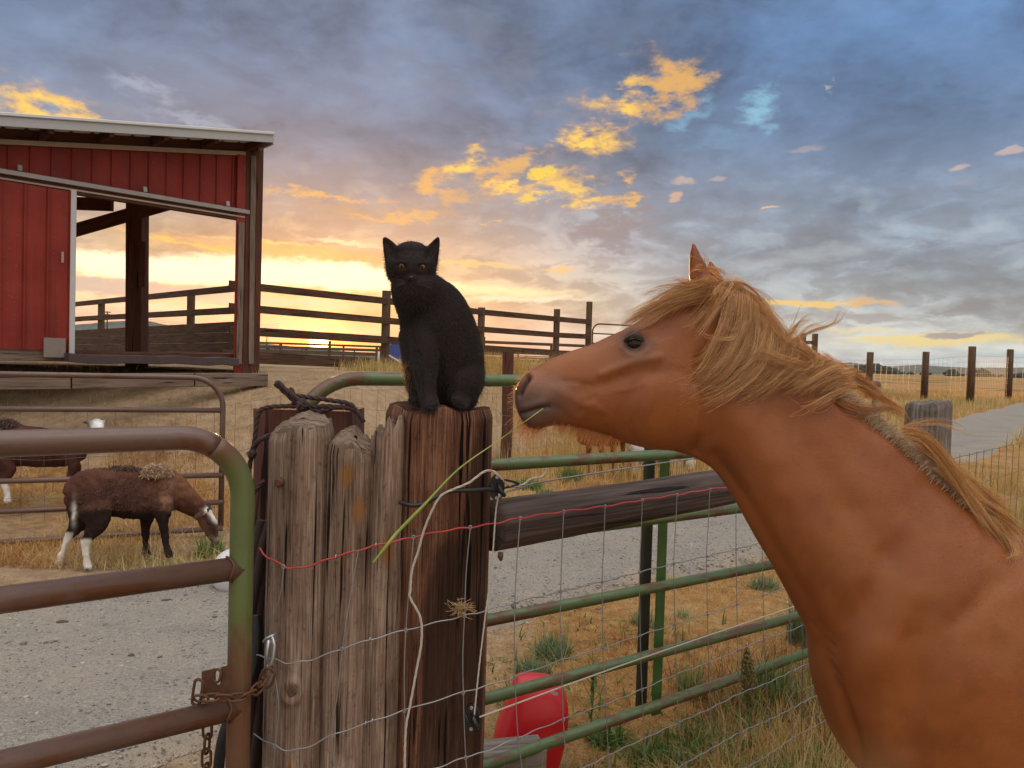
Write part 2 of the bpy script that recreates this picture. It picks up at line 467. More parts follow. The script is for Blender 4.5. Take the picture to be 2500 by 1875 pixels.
class MB:
    """collects chamfered beams, tubes and boxes and links them as one mesh"""
    def __init__(s):
        s.v, s.uv, s.f, s.sm = [], [], [], []
    def grid(s, rings, uvs, closed=True, caps=True, smooth=True):
        b = len(s.v)
        k = len(rings[0])
        for r, u in zip(rings, uvs):
            s.v.extend([tuple(p) for p in r]); s.uv.extend([tuple(q) for q in u])
        kk = k if closed else k - 1
        for i in range(len(rings) - 1):
            for j in range(kk):
                a, c = b + i * k + j, b + i * k + (j + 1) % k
                s.f.append((a, c, c + k, a + k)); s.sm.append(smooth)
        if caps:
            s.f.append(tuple(b + j for j in reversed(range(k)))); s.sm.append(False)
            s.f.append(tuple(b + (len(rings) - 1) * k + j for j in range(k))); s.sm.append(False)
    def beam(s, p0, p1, w, h, up=(0, 0, 1), ch=0.006, wob=0.0, seg=1):
        """box from p0 to p1; w across, h along up"""
        p0, p1 = Vector(p0), Vector(p1)
        ax = (p1 - p0); L = ax.length; ax = ax / L
        up = Vector(up); side = ax.cross(up)
        if side.length < 1e-5:
            side = ax.cross(Vector((0, 1, 0)))
        side.normalize(); up = side.cross(ax).normalized()
        a, b = w / 2, h / 2
        ch = min(ch, a * 0.45, b * 0.45)
        prof = [(-a + ch, -b), (a - ch, -b), (a, -b + ch), (a, b - ch), (a - ch, b), (-a + ch, b), (-a, b - ch), (-a, -b + ch)]
        per = [0]
        for i in range(1, 8):
            per.append(per[-1] + math.dist(prof[i], prof[i - 1]))
        u0, v0 = random.random() * 50, random.random() * 50
        rings, uvs = [], []
        for i in range(seg + 1):
            t = i / seg
            c = p0.lerp(p1, t)
            if wob and 0 < i < seg:
                c = c + side * random.gauss(0, wob) + up * random.gauss(0, wob)
            rings.append([c + side * q[0] + up * q[1] for q in prof])
            uvs.append([(u0 + t * L, v0 + e) for e in per])
        s.grid(rings, uvs, smooth=False)
    def box(s, c, sx, sy, sz, ch=0.004):
        c = Vector(c)
        s.beam(c - Vector((0, 0, sz / 2)), c + Vector((0, 0, sz / 2)), sx, sy, up=(0, 1, 0), ch=ch)
    def tube(s, pts, r, sides=12, caps=True, closed=False):
        pts = [Vector(p) for p in pts]
        n = len(pts)
        rad = r if isinstance(r, (list, tuple)) else [r] * n
        nrm = None
        u0, v0 = random.random() * 50, random.random() * 50
        d = 0
        rings, uvs = [], []
        for i in range(n):
            a = pts[(i - 1) % n] if (closed or i > 0) else pts[0]
            c = pts[(i + 1) % n] if (closed or i < n - 1) else pts[-1]
            t = (c - a)
            if t.length < 1e-9:
                t = Vector((0, 0, 1))
            t.normalize()
            if nrm is None:
                nrm = t.cross(Vector((0.13, 0.2, 1)))
                if nrm.length < 0.1:
                    nrm = t.cross(Vector((1, 0, 0)))
            nrm = (nrm - t * nrm.dot(t)).normalized()
            bn = t.cross(nrm)
            if i > 0:
                d += (pts[i] - pts[i - 1]).length
            rings.append([pts[i] + (nrm * math.cos(2 * math.pi * j / sides) + bn * math.sin(2 * math.pi * j / sides)) * rad[i] for j in range(sides)])
            uvs.append([(u0 + d, v0 + 2 * math.pi * rad[i] * j / sides) for j in range(sides)])
        if closed:
            rings.append(rings[0]); uvs.append(uvs[0])
        s.grid(rings, uvs, caps=caps and not closed)
    def poly(s, pts, thick, nrm):
        """flat outline with real thickness"""
        nrm = Vector(nrm).normalized() * thick
        b = len(s.v); k = len(pts)
        for p in pts:
            s.v.append(tuple(Vector(p))); s.uv.append((p[0], p[2]))
        for p in pts:
            s.v.append(tuple(Vector(p) + nrm)); s.uv.append((p[0], p[2]))
        s.f.append(tuple(b + i for i in range(k))); s.sm.append(False)
        s.f.append(tuple(b + k + i for i in reversed(range(k)))); s.sm.append(False)
        for i in range(k):
            j = (i + 1) % k
            s.f.append((b + j, b + i, b + k + i, b + k + j)); s.sm.append(False)
    def mesh(s, name):
        me = bpy.data.meshes.new(name)
        me.from_pydata(s.v, [], s.f)
        me.polygons.foreach_set('use_smooth', s.sm)
        lay = me.uv_layers.new(name='UVMap')
        vi = np.zeros(len(me.loops), dtype=np.int32)
        me.loops.foreach_get('vertex_index', vi)
        lay.data.foreach_set('uv', np.asarray(s.uv, dtype=np.float32)[vi].ravel())
        return me
    def build(s, name, mat, parent=None, kind=None, at=None):
        return link_mesh(name, s.mesh(name), mat, parent, kind, at)

def curve_pts(ctrl, n=40):
    """smooth line (Catmull-Rom) through control points"""
    c = np.array([tuple(p) for p in ctrl], dtype=float)
    if len(c) == 2:
        t = np.linspace(0, 1, n)[:, None]
        return c[0] * (1 - t) + c[1] * t
    seg = np.linalg.norm(np.diff(c, axis=0), axis=1) ** 0.5
    T = np.concatenate([[0], np.cumsum(np.maximum(seg, 1e-6))])
    m = np.zeros_like(c)
    m[1:-1] = (c[2:] - c[:-2]) / (T[2:] - T[:-2])[:, None]
    m[0] = (c[1] - c[0]) / (T[1] - T[0]); m[-1] = (c[-1] - c[-2]) / (T[-1] - T[-2])
    ts = np.linspace(0, T[-1], n)
    i = np.clip(np.searchsorted(T, ts, side='right') - 1, 0, len(c) - 2)
    h = (T[i + 1] - T[i])[:, None]
    u = ((ts - T[i])[:, None]) / h
    return ((2 * u**3 - 3 * u**2 + 1) * c[i] + (u**3 - 2 * u**2 + u) * h * m[i] + (-2 * u**3 + 3 * u**2) * c[i + 1] + (u**3 - u**2) * h * m[i + 1])

def interp_rows(rows, ts):
    """smooth interpolation of parameter rows"""
    return curve_rows(np.array(rows, dtype=float), ts)

def curve_rows(c, n):
    t = np.linspace(0, len(c) - 1, n)
    i = np.clip(t.astype(int), 0, len(c) - 2)
    u = (t - i)[:, None]
    m = np.zeros_like(c)
    m[1:-1] = (c[2:] - c[:-2]) * 0.5
    m[0] = c[1] - c[0]; m[-1] = c[-1] - c[-2]
    return ((2 * u**3 - 3 * u**2 + 1) * c[i] + (u**3 - 2 * u**2 + u) * m[i] + (-2 * u**3 + 3 * u**2) * c[i + 1] + (u**3 - u**2) * m[i + 1])

def sstep(a, b, x):
    t = np.clip((np.asarray(x, dtype=float) - a) / (b - a), 0, 1)
    return t * t * (3 - 2 * t)

_gr = np.random.default_rng(3).random((64, 64))
def vnoise(x, y):
    """cheap tiling value noise"""
    x = np.asarray(x, dtype=float); y = np.asarray(y, dtype=float)
    xi = np.floor(x).astype(int); yi = np.floor(y).astype(int)
    fx = x - xi; fy = y - yi
    fx = fx * fx * (3 - 2 * fx); fy = fy * fy * (3 - 2 * fy)
    g = lambda a, b: _gr[a % 64, b % 64]
    return (g(xi, yi) * (1 - fx) + g(xi + 1, yi) * fx) * (1 - fy) + (g(xi, yi + 1) * (1 - fx) + g(xi + 1, yi + 1) * fx) * fy

def fbm(x, y, o=4):
    s, a, t = 0, 1.0, 0
    for k in range(o):
        s = s + a * vnoise(np.asarray(x) * 2**k + 17.3 * k, np.asarray(y) * 2**k + 9.1 * k); t += a; a *= 0.5
    return s / t

def hair(name, strands, r0, r1, mat, parent=None, tones=None):
    """strands: list of (k,3) arrays (world) -> one curves object"""
    hc = bpy.data.hair_curves.new(name)
    ks = [len(q) for q in strands]
    hc.add_curves(ks)
    off = origin_of(parent) if parent is not None else Vector((0, 0, 0))
    pts = np.concatenate(strands).astype(np.float32) - np.array(off, dtype=np.float32)
    hc.attributes['position'].data.foreach_set('vector', pts.ravel())
    rad = np.concatenate([r0 + (r1 - r0) * np.linspace(0, 1, k) ** 1.5 for k in ks]).astype(np.float32)
    ra = hc.attributes.get('radius') or hc.attributes.new('radius', 'FLOAT', 'POINT')
    ra.data.foreach_set('value', rad)
    tone = hc.attributes.new('tone', 'FLOAT', 'CURVE')
    tone.data.foreach_set('value', (RNG.random(len(ks)) if tones is None else np.array(tones)).astype(np.float32))
    tip = hc.attributes.new('tip', 'FLOAT', 'POINT')
    tip.data.foreach_set('value', np.concatenate([np.linspace(0, 1, k) for k in ks]).astype(np.float32))
    o = bpy.data.objects.new(name, hc)
    COL.objects.link(o)
    hc.materials.append(mat)
    if parent is not None:
        o.parent = parent
    return o

# ------------------------------------------------------------------ materials
def uvvec(g, sx=1.0, sy=1.0):
    tc = g.n('ShaderNodeTexCoord')
    return g.mapping(tc.outputs['UV'], scale=(sx, sy, 1.0))

def objvec(g, scale=(1, 1, 1)):
    tc = g.n('ShaderNodeTexCoord')
    return g.mapping(tc.outputs['Object'], scale=scale)

def geovec(g, scale=(1, 1, 1)):
    ge = g.n('ShaderNodeNewGeometry')
    return g.mapping(ge.outputs['Position'], scale=scale)

def wood_mat(name, dark, mid, light, grain=1.0, rough=0.85, bumpd=0.004, stain=None, stain_amt=0.3):
    def fn(g, b):
        v = uvvec(g, 3.0 * grain, 60.0 * grain)
        v2 = uvvec(g, 1.2 * grain, 9.0 * grain)
        f1 = g.noise(v, 1.0, 6, 0.62, 0.4)
        f2 = g.noise(v2, 1.0, 5, 0.6, 0.8)
        f = g.m('ADD', g.m('MULTIPLY', f1, 0.55), g.m('MULTIPLY', f2, 0.45))
        col = g.ramp(f, [(0.30, dark), (0.48, mid), (0.66, light)])
        if stain is not None:
            f3 = g.noise(uvvec(g, 4.0, 10.0), 1.0, 5, 0.65, 0.3)
            col = g.mix(g.m('MULTIPLY', g.mapr(f3, 0.52, 0.68), stain_amt), col, stain)
        crk = g.noise(uvvec(g, 1.6 * grain, 34 * grain), 1.0, 3, 0.5, 0.3)
        ck = g.mapr(crk, 0.33, 0.39)
        col = g.mix(ck, tuple(c * 0.35 for c in dark), col)
        g.put(b.inputs['Base Color'], col)
        g.put(b.inputs['Roughness'], rough)
        h = g.m('ADD', f1, g.m('MULTIPLY', ck, 0.6))
        g.put(b.inputs['Normal'], g.bump(h, 0.8, bumpd))
        b.inputs['Specular IOR Level'].default_value = 0.25
    return material(name, fn)

def flat_mat(name, col, rough=0.6, metal=0.0, var=0.15, scale=20.0, spec=0.5):
    def fn(g, b):
        f = g.noise(objvec(g), scale, 5, 0.6)
        c = g.mix(f, tuple(q * (1 - var) for q in col), tuple(min(1, q * (1 + var)) for q in col))
        g.put(b.inputs['Base Color'], c)
        g.put(b.inputs['Roughness'], g.mapr(f, 0.3, 0.7, rough * 0.85, min(1, rough * 1.15), smooth=False))
        b.inputs['Metallic'].default_value = metal
        b.inputs['Specular IOR Level'].default_value = spec
    return material(name, fn)

def pipe_mat(name, paint, rust, amt, rough=0.45):
    """painted gate pipe worn through to rust"""
    def fn(g, b):
        f = g.noise(uvvec(g, 9, 16), 1.0, 6, 0.62, 0.5)
        f2 = g.noise(uvvec(g, 3.2, 4.0), 1.0, 4, 0.6)
        k = g.mapr(g.m('ADD', g.m('MULTIPLY', f, 0.5), g.m('MULTIPLY', f2, 0.5)), 0.62 - amt * 0.4, 0.68 - amt * 0.4)
        fine = g.noise(uvvec(g, 60, 90), 1.0, 4, 0.6)
        pc = g.mix(fine, tuple(q * 0.8 for q in paint), tuple(q * 1.2 for q in paint))
        rc = g.mix(fine, tuple(q * 0.55 for q in rust), tuple(q * 1.35 for q in rust))
        col = g.mix(k, pc, rc)
        dirt = g.noise(uvvec(g, 22, 30), 1.0, 5, 0.7)
        col = g.mix(g.mapr(dirt, 0.52, 0.70, 0.0, 0.55), col, (0.065, 0.045, 0.030))
        # scattered bird-lime and chips
        sp = g.voronoi(uvvec(g, 14, 14), 1.0)
        col = g.mix(g.mapr(sp, 0.02, 0.05, 0.5, 0.0), col, (0.50, 0.48, 0.44))
        g.put(b.inputs['Base Color'], col)
        g.put(b.inputs['Roughness'], g.mapr(k, 0, 1, rough, rough + 0.12, smooth=False))
        g.put(b.inputs['Normal'], g.bump(g.m('ADD', g.m('MULTIPLY', k, -0.5), fine), 0.25, 0.0015))
        b.inputs['Specular IOR Level'].default_value = 0.5
    return material(name, fn)

M_fence = wood_mat('fence_timber', (0.035, 0.018, 0.010), (0.075, 0.040, 0.022), (0.13, 0.075, 0.042))
M_fence_grey = wood_mat('weathered_timber', (0.10, 0.08, 0.07), (0.22, 0.18, 0.155), (0.33, 0.28, 0.24))
M_barn_timber = wood_mat('barn_timber', (0.045, 0.016, 0.010), (0.085, 0.032, 0.020), (0.13, 0.055, 0.035))
M_sill_timber = wood_mat('sill_timber', (0.07, 0.045, 0.035), (0.16, 0.11, 0.085), (0.26, 0.19, 0.15))
M_rail_log = wood_mat('rail_log_wood', (0.030, 0.020, 0.018), (0.075, 0.052, 0.046), (0.135, 0.10, 0.088), bumpd=0.008)
M_green_pipe = pipe_mat('green_gate_paint', (0.090, 0.135, 0.052), (0.13, 0.060, 0.030), 0.30, 0.36)
M_brown_pipe = pipe_mat('brown_gate_paint', (0.120, 0.068, 0.052), (0.12, 0.045, 0.020), 0.22, 0.30)
M_rust = flat_mat('rusty_steel', (0.11, 0.048, 0.024), 0.75, 0.3, 0.6, 60)
M_wire = flat_mat('galvanised_wire', (0.30, 0.30, 0.31), 0.45, 0.6, 0.25, 40)
M_wire_dull = flat_mat('dull_wire', (0.15, 0.13, 0.12), 0.6, 0.4, 0.25, 40)
M_red_wire = flat_mat('red_coated_wire', (0.42, 0.035, 0.035), 0.4, 0.0, 0.25, 40)
M_black_rubber = flat_mat('black_rubber', (0.012, 0.012, 0.013), 0.45, 0, 0.3, 60)
M_white_rope = flat_mat('off_white_rope', (0.44, 0.39, 0.33), 0.75, 0, 0.2, 200)
M_steel = flat_mat('bright_steel', (0.42, 0.42, 0.43), 0.38, 0.85, 0.2, 40)
M_white_metal = flat_mat('white_trim_metal', (0.46, 0.46, 0.46), 0.5, 0.0, 0.12, 8)
M_galv = flat_mat('galvanised_track', (0.30, 0.27, 0.26), 0.5, 0.5, 0.3, 12)

# ------------------------------------------------------------------ lie of the land
PLATEAU = 1.26
NEAR_EDGE = [(-9, -0.5), (-4, 0.6), (-1.6, 2.2), (-0.5, 3.75), (-0.08, 4.27), (0.98, 5.24), (1.65, 5.7), (3.6, 8.1), (7.3, 13.0), (9.3, 14.8), (30, 41), (46, 58)]
FAR_EDGE = [(-11, 3.4), (-6, 4.2), (-3, 4.75), (-1.4, 5.6), (-0.13, 6.9), (1.96, 8.3), (3.4, 10.4), (6.6, 15.0), (12, 22), (21.7, 34.5), (36, 52), (50, 66)]

def _mound(X, Y):
    X = np.asarray(X, dtype=float); Y = np.asarray(Y, dtype=float)
    y0 = 6.6 + 1.45 * np.maximum(0, X + 2.2)
    k = sstep(0, 4.0, Y - y0)
    return PLATEAU * k * (1 - sstep(2.5, 7.5, X - 0.12 * (Y - 16)))

def gz(X, Y):
    X = np.asarray(X, dtype=float); Y = np.asarray(Y, dtype=float)
    m = _mound(X, Y)
    r = np.hypot(X, Y)
    roll = (fbm(X * 0.35 + 40, Y * 0.35 + 11, 3) - 0.5) * 0.16 * sstep(5.5, 12, r) * (1 - sstep(60, 300, r))
    roll = roll * (1 - 0.8 * sstep(0.6, 1.2, m))
    return m + roll - 0.15 * np.exp(-((X - 0.25) ** 2 + (Y - 3.15) ** 2) / 0.55 ** 2) - 0.05 * np.exp(-((Y - 2.78 - 0.68 * X) / 0.5) ** 2) * sstep(0, 0.8, X) * (1 - sstep(2, 3, X))

def Gpt(X, Y, dz=0.0):
    return Vector((X, Y, float(gz(X, Y)) + dz))

def on_ground(x, y):
    """photo measurement of a point on the ground -> the place on the terrain"""
    r = ray(x, y)
    lo = 0.5
    for i in range(4000):
        d = 0.5 * 1.004 ** i
        p = CAM + r * d
        if p.z <= float(gz(p.x, p.y)):
            return p, d
        if d > 3000:
            break
    return CAM + r * 3000, 3000

def build_ground():
    nx, ny = 430, 430
    tx = np.linspace(-1, 1, nx); ax = 3.0; X = ax * np.sinh(tx * math.asinh(3150 / ax))
    ty = np.linspace(-0.55, 1, ny); ay = 3.0; Y = 3.5 + ay * np.sinh(ty * math.asinh(3150 / ay))
    XX, YY = np.meshgrid(X, Y)
    Z = gz(XX, YY)
    micro = (fbm(XX * 5, YY * 5, 3) - 0.5) * 0.035
    near = np.hypot(XX, YY)
    Z = Z + micro * (1 - sstep(14, 30, near)) - 0.018
    V = np.stack([XX, YY, Z], -1).reshape(-1, 3)
    idx = np.arange(nx * ny).reshape(ny, nx)
    F = np.stack([idx[:-1, :-1], idx[:-1, 1:], idx[1:, 1:], idx[1:, :-1]], -1).reshape(-1, 4)
    me = np_mesh('ground', V, F)
    # trodden sand of the paddock and the mound, greener field beyond the drive
    x, y = V[:, 0], V[:, 1]
    m = _mound(x, y) / PLATEAU
    sand = np.clip(0.32 + 0.68 * sstep(0.10, 0.42, m), 0, 1) * (1 - 0.9 * sstep(4, 9, x - 0.12 * (y - 16))) + 0.38 * sstep(0.6, -0.6, x) * sstep(7.5, 6.0, y)
    green = sstep(0.45, 0.7, fbm(x * 0.09 + 5, y * 0.09 + 8, 3)) * sstep(3, 9, x) + 0.5 * sstep(0.5, 0.75, fbm(x * 0.8 + 3, y * 0.8, 3)) * (1 - sand)
    ca = me.color_attributes.new('zone', 'FLOAT_COLOR', 'POINT')
    cc = np.stack([sand, np.clip(green, 0, 1), np.zeros_like(sand), np.ones_like(sand)], -1).astype(np.float32)
    ca.data.foreach_set('color', cc.ravel())
    def fn(g, b):
        at = g.n('ShaderNodeAttribute'); at.attribute_name = 'zone'
        sp = g.n('ShaderNodeSeparateColor'); g.put(sp.inputs[0], at.outputs['Color'])
        gv = geovec(g)
        n1 = g.noise(gv, 0.9, 6, 0.6)
        n2 = g.noise(gv, 9.0, 5, 0.65)
        n3 = g.noise(gv, 70.0, 3, 0.6)
        nn = g.m('ADD', g.m('MULTIPLY', n1, 0.4), g.m('MULTIPLY', n2, 0.6))
        sandc = g.ramp(nn, [(0.32, (0.25, 0.155, 0.090)), (0.5, (0.40, 0.272, 0.165)), (0.66, (0.50, 0.365, 0.24))])
        straw = g.ramp(nn, [(0.30, (0.15, 0.078, 0.028)), (0.46, (0.37, 0.185, 0.062)), (0.58, (0.47, 0.28, 0.11)), (0.70, (0.53, 0.38, 0.18))])
        grn = g.ramp(nn, [(0.34, (0.060, 0.075, 0.018)), (0.6, (0.19, 0.18, 0.055))])
        col = g.mix(g.mapr(g.m('ADD', sp.outputs[0], g.m('MULTIPLY', g.m('SUBTRACT', n1, 0.5), 0.9)), 0.35, 0.65), straw, sandc)
        col = g.mix(g.m('MULTIPLY', g.mapr(g.m('ADD', sp.outputs[1], g.m('MULTIPLY', g.m('SUBTRACT', n2, 0.5), 0.8)), 0.4, 0.8), 0.75), col, grn)
        col = g.mix(g.mapr(n3, 0.35, 0.65, 0.0, 0.3), col, tuple([0.10, 0.07, 0.04]))
        g.put(b.inputs['Base Color'], col)
        b.inputs['Roughness'].default_value = 0.95
        b.inputs['Specular IOR Level'].default_value = 0.1
        h = g.m('ADD', n2, g.m('MULTIPLY', n3, 0.5))
        g.put(b.inputs['Normal'], g.bump(h, 0.9, 0.04))
    link_mesh('ground', me, material('ground_earth', fn), kind='structure')

def road_grid(n=260, m=56):
    a = curve_pts([(p[0], p[1], 0) for p in NEAR_EDGE], n); b = curve_pts([(p[0], p[1], 0) for p in FAR_EDGE], n)
    t = np.linspace(0, 1, m)[None, :, None]
    return a[:, None, :2] * (1 - t) + b[:, None, :2] * t

def build_drive():
    g2 = road_grid()
    n, m, _ = g2.shape
    # ragged verge
    s = np.linspace(0, 1, m)[None, :] * 2 - 1
    ed = np.abs(s) ** 6
    X, Y = g2[..., 0].copy(), g2[..., 1].copy()
    wob = (fbm(X * 1.7, Y * 1.7, 4) - 0.5) * 0.9 * ed
    dx, dy = np.gradient(X, axis=1), np.gradient(Y, axis=1)
    L = np.hypot(dx, dy) + 1e-6
    X += dx / L * wob; Y += dy / L * wob
    Z = gz(X, Y) + 0.012 + (fbm(X * 2.2, Y * 2.2, 3) - 0.5) * 0.02 - 0.03 * np.abs(s) ** 10
    V = np.stack([X, Y, Z], -1).reshape(-1, 3)
    idx = np.arange(n * m).reshape(n, m)
    F = np.stack([idx[:-1, :-1], idx[1:, :-1], idx[1:, 1:], idx[:-1, 1:]], -1).reshape(-1, 4)
    me = np_mesh('driveway', V, F)
    me.attributes.new('verge', 'FLOAT', 'POINT').data.foreach_set('value', np.repeat(np.abs(s), n, 0).astype(np.float32).ravel())
    def fn(g, b):
        gv = geovec(g)
        n1 = g.noise(geovec(g, (1.0, 1.6, 1)), 1.1, 7, 0.68)
        v1 = g.voronoi(gv, 85.0, out='Color')
        d1 = g.voronoi(gv, 85.0)
        v2 = g.voronoi(gv, 240.0, out='Color')
        bw = g.n('ShaderNodeRGBToBW'); g.put(bw.inputs[0], v1)
        bw2 = g.n('ShaderNodeRGBToBW'); g.put(bw2.inputs[0], v2)
        f = g.m('ADD', g.m('MULTIPLY', bw.outputs[0], 0.5), g.m('MULTIPLY', bw2.outputs[0], 0.5))
        col = g.ramp(f, [(0.2, (0.13, 0.115, 0.10)), (0.5, (0.27, 0.24, 0.21)), (0.8, (0.42, 0.38, 0.335))])
        dust = g.ramp(n1, [(0.33, (0.24, 0.215, 0.19)), (0.5, (0.33, 0.29, 0.245)), (0.67, (0.40, 0.325, 0.24))])
        col = g.mix(0.55, col, dust)
        vg = g.n('ShaderNodeAttribute'); vg.attribute_name = 'verge'
        n5 = g.noise(gv, 2.6, 6, 0.65)
        vk = g.mapr(g.m('ADD', vg.outputs['Fac'], g.m('MULTIPLY', g.m('SUBTRACT', n5, 0.5), 1.3)), 0.62, 1.0)
        col = g.mix(g.m('MULTIPLY', vk, 0.85), col, g.ramp(n5, [(0.35, (0.27, 0.20, 0.14)), (0.65, (0.41, 0.32, 0.235))]))
        g.put(b.inputs['Base Color'], col)
        b.inputs['Roughness'].default_value = 0.9
        b.inputs['Specular IOR Level'].default_value = 0.2
        h = g.m('SUBTRACT', g.m('MULTIPLY', bw.outputs[0], 0.6), d1)
        g.put(b.inputs['Normal'], g.bump(h, 0.8, 0.012))
    link_mesh('driveway', me, material('drive_gravel', fn), kind='structure')

def build_pebbles():
    bm = bmesh.new(); bmesh.ops.create_icosphere(bm, subdivisions=1, radius=1)
    bv = np.array([v.co[:] for v in bm.verts]); bf = np.array([[v.index for v in f.verts] for f in bm.faces]); bm.free()
    g2 = road_grid(400, 80).reshape(-1, 2)
    n = 26000
    k = RNG.integers(0, len(g2), n * 6)
    p = g2[k] + RNG.normal(0, 0.12, (n * 6, 2))
    d = np.hypot(p[:, 0], p[:, 1])
    ok = (p[:, 1] > 2.2) & (d < 11) & (np.abs(p[:, 0]) < 0.8 * p[:, 1] + 0.4) & (RNG.random(n * 6) < np.clip(4.0 / d, 0, 1))
    p = p[ok][:n]; n = len(p)
    sz = np.exp(RNG.normal(math.log(0.0038), 0.52, n)); sz = np.minimum(sz, 0.022)
    rot = RNG.random(n) * 6.28
    c, s_ = np.cos(rot), np.sin(rot)
    st = np.stack([RNG.uniform(0.8, 1.4, n), RNG.uniform(0.6, 1.0, n), RNG.uniform(0.4, 0.75, n)], -1)
    q = bv[None] * (1 + RNG.normal(0, 0.13, (n, len(bv), 1))) * st[:, None] * sz[:, None, None]
    x = q[..., 0] * c[:, None] - q[..., 1] * s_[:, None] + p[:, 0:1]
    y = q[..., 0] * s_[:, None] + q[..., 1] * c[:, None] + p[:, 1:2]
    z = q[..., 2] + (gz(p[:, 0], p[:, 1]) + 0.012 + (fbm(p[:, 0] * 2.2, p[:, 1] * 2.2, 3) - 0.5) * 0.02)[:, None] + sz[:, None] * 0.02
    V = np.stack([x, y, z], -1).reshape(-1, 3)
    F = (bf[None] + (np.arange(n) * len(bv))[:, None, None]).reshape(-1, 3)
    me = np_mesh('gravel', V, F, smooth=False)
    tone = np.repeat(RNG.random(n), len(bv)).astype(np.float32)
    me.attributes.new('tone', 'FLOAT', 'POINT').data.foreach_set('value', tone)
    def fn(g, b):
        at = g.n('ShaderNodeAttribute'); at.attribute_name = 'tone'
        g.put(b.inputs['Base Color'], g.ramp(at.outputs['Fac'], [(0, (0.09, 0.08, 0.072)), (0.3, (0.20, 0.175, 0.15)), (0.7, (0.31, 0.27, 0.225)), (0.95, (0.38, 0.34, 0.295)), (1, (0.46, 0.43, 0.39))]))
        b.inputs['Roughness'].default_value = 0.85
    link_mesh('gravel', me, material('gravel_stone', fn), kind='stuff')

def build_hills():
    def ridge(name, px0, px1, prof, D, seed, depth, extra=0.0):
        n = 240
        xs = np.linspace(px0, px1, n)
        ys = np.interp(xs, [q[0] for q in prof], [q[1] for q in prof])
        top, base, back = [], [], []
        for x, y in zip(xs, ys):
            y = y - (fbm(x * 0.02 + seed, 3.1, 4) - 0.5) * 7
            p = P(x, y, D); top.append(p)
            base.append(Vector((p.x * 0.86, p.y * 0.86, -2))); back.append(Vector((p.x * 1.1, p.y * 1.1, -2)))
        V = np.array([tuple(q) for q in base + top + back])
        i = np.arange(n - 1)
        F = np.concatenate([np.stack([i, i + 1, i + 1 + n, i + n], -1), np.stack([i + n, i + 1 + n, i + 1 + 2 * n, i + 2 * n], -1)])
        def fn(g, b):
            f = g.noise(geovec(g), 0.025, 5, 0.6)
            g.put(b.inputs['Base Color'], g.ramp(f, [(0.35, (0.06, 0.075, 0.05)), (0.65, (0.16, 0.14, 0.10))]))
            b.inputs['Roughness'].default_value = 1.0
            b.inputs['Specular IOR Level'].default_value = 0.0
        link_mesh(name, np_mesh(name, V, F), material('hill_scrub', fn), kind='structure')
    ridge('hills', -300, 1150, [(-300, 812), (0, 806), (150, 796), (330, 782), (380, 786), (450, 801), (500, 800), (540, 806), (640, 838), (760, 852), (1150, 872)], 2500, 2, 400)
    ridge('mountains', 1500, 3200, [(1500, 893), (1800, 896), (2020, 890), (2075, 884), (2120, 892), (2180, 896), (2240, 890), (2290, 894), (2340, 896), (2400, 900), (2500, 897), (2700, 890), (3200, 900)], 2650, 9, 400)

build_ground()
build_drive()
build_pebbles()
build_hills()

# ------------------------------------------------------------------ red barn on the rise
FA = Vector((-3.53, 10.5, 0)); FB = Vector((-5.67, 8.5, 0))
FU = (FB - FA).normalized()                      # along the front, away from the corner
FN = Vector((FU.y * -1, FU.x, 0)); FN = FN if FN.y < 0 else -FN   # out of the front, towards the yard
def FAC(x, y, off=0.0):
    """photo measurement on the barn's front -> (u, z) on it"""
    r = ray(x, y)
    t = ((FA + FN * off - CAM).dot(FN)) / r.dot(FN)
    p = CAM + r * t
    return (p - FA).dot(FU), p.z
def FP(u, z, off=0.0):
    p = FA + FU * u + FN * off
    return Vector((p.x, p.y, z))
def fline(a, b, off=0.0):
    (u0, z0), (u1, z1) = FAC(*a, off), FAC(*b, off)
    return lambda u: z0 + (z1 - z0) * (u - u0) / (u1 - u0)

M_siding = None
def siding_fn(g, b):
    gv = geovec(g)
    f = g.noise(gv, 2.2, 5, 0.6)
    f2 = g.noise(geovec(g, (9, 9, 0.8)), 1.0, 5, 0.6)
    ff = g.m('ADD', g.m('MULTIPLY', f, 0.5), g.m('MULTIPLY', f2, 0.5))
    col = g.ramp(ff, [(0.32, (0.15, 0.016, 0.011)), (0.5, (0.225, 0.025, 0.017)), (0.68, (0.28, 0.042, 0.028))])
    st = g.noise(geovec(g, (26, 26, 1.1)), 1.0, 5, 0.6)
    col = g.mix(g.mapr(st, 0.55, 0.72, 0.0, 0.35), col, (0.10, 0.055, 0.045))
    col = g.mix(g.mapr(g.noise(gv, 55.0, 2, 0.5), 0.70, 0.76, 0.0, 0.5), col, (0.42, 0.30, 0.26))
    g.put(b.inputs['Base Color'], col)
    g.put(b.inputs['Roughness'], g.mapr(f2, 0.3, 0.7, 0.45, 0.7))
    g.put(b.inputs['Normal'], g.bump(f, 0.15, 0.01))
    b.inputs['Specular IOR Level'].default_value = 0.22

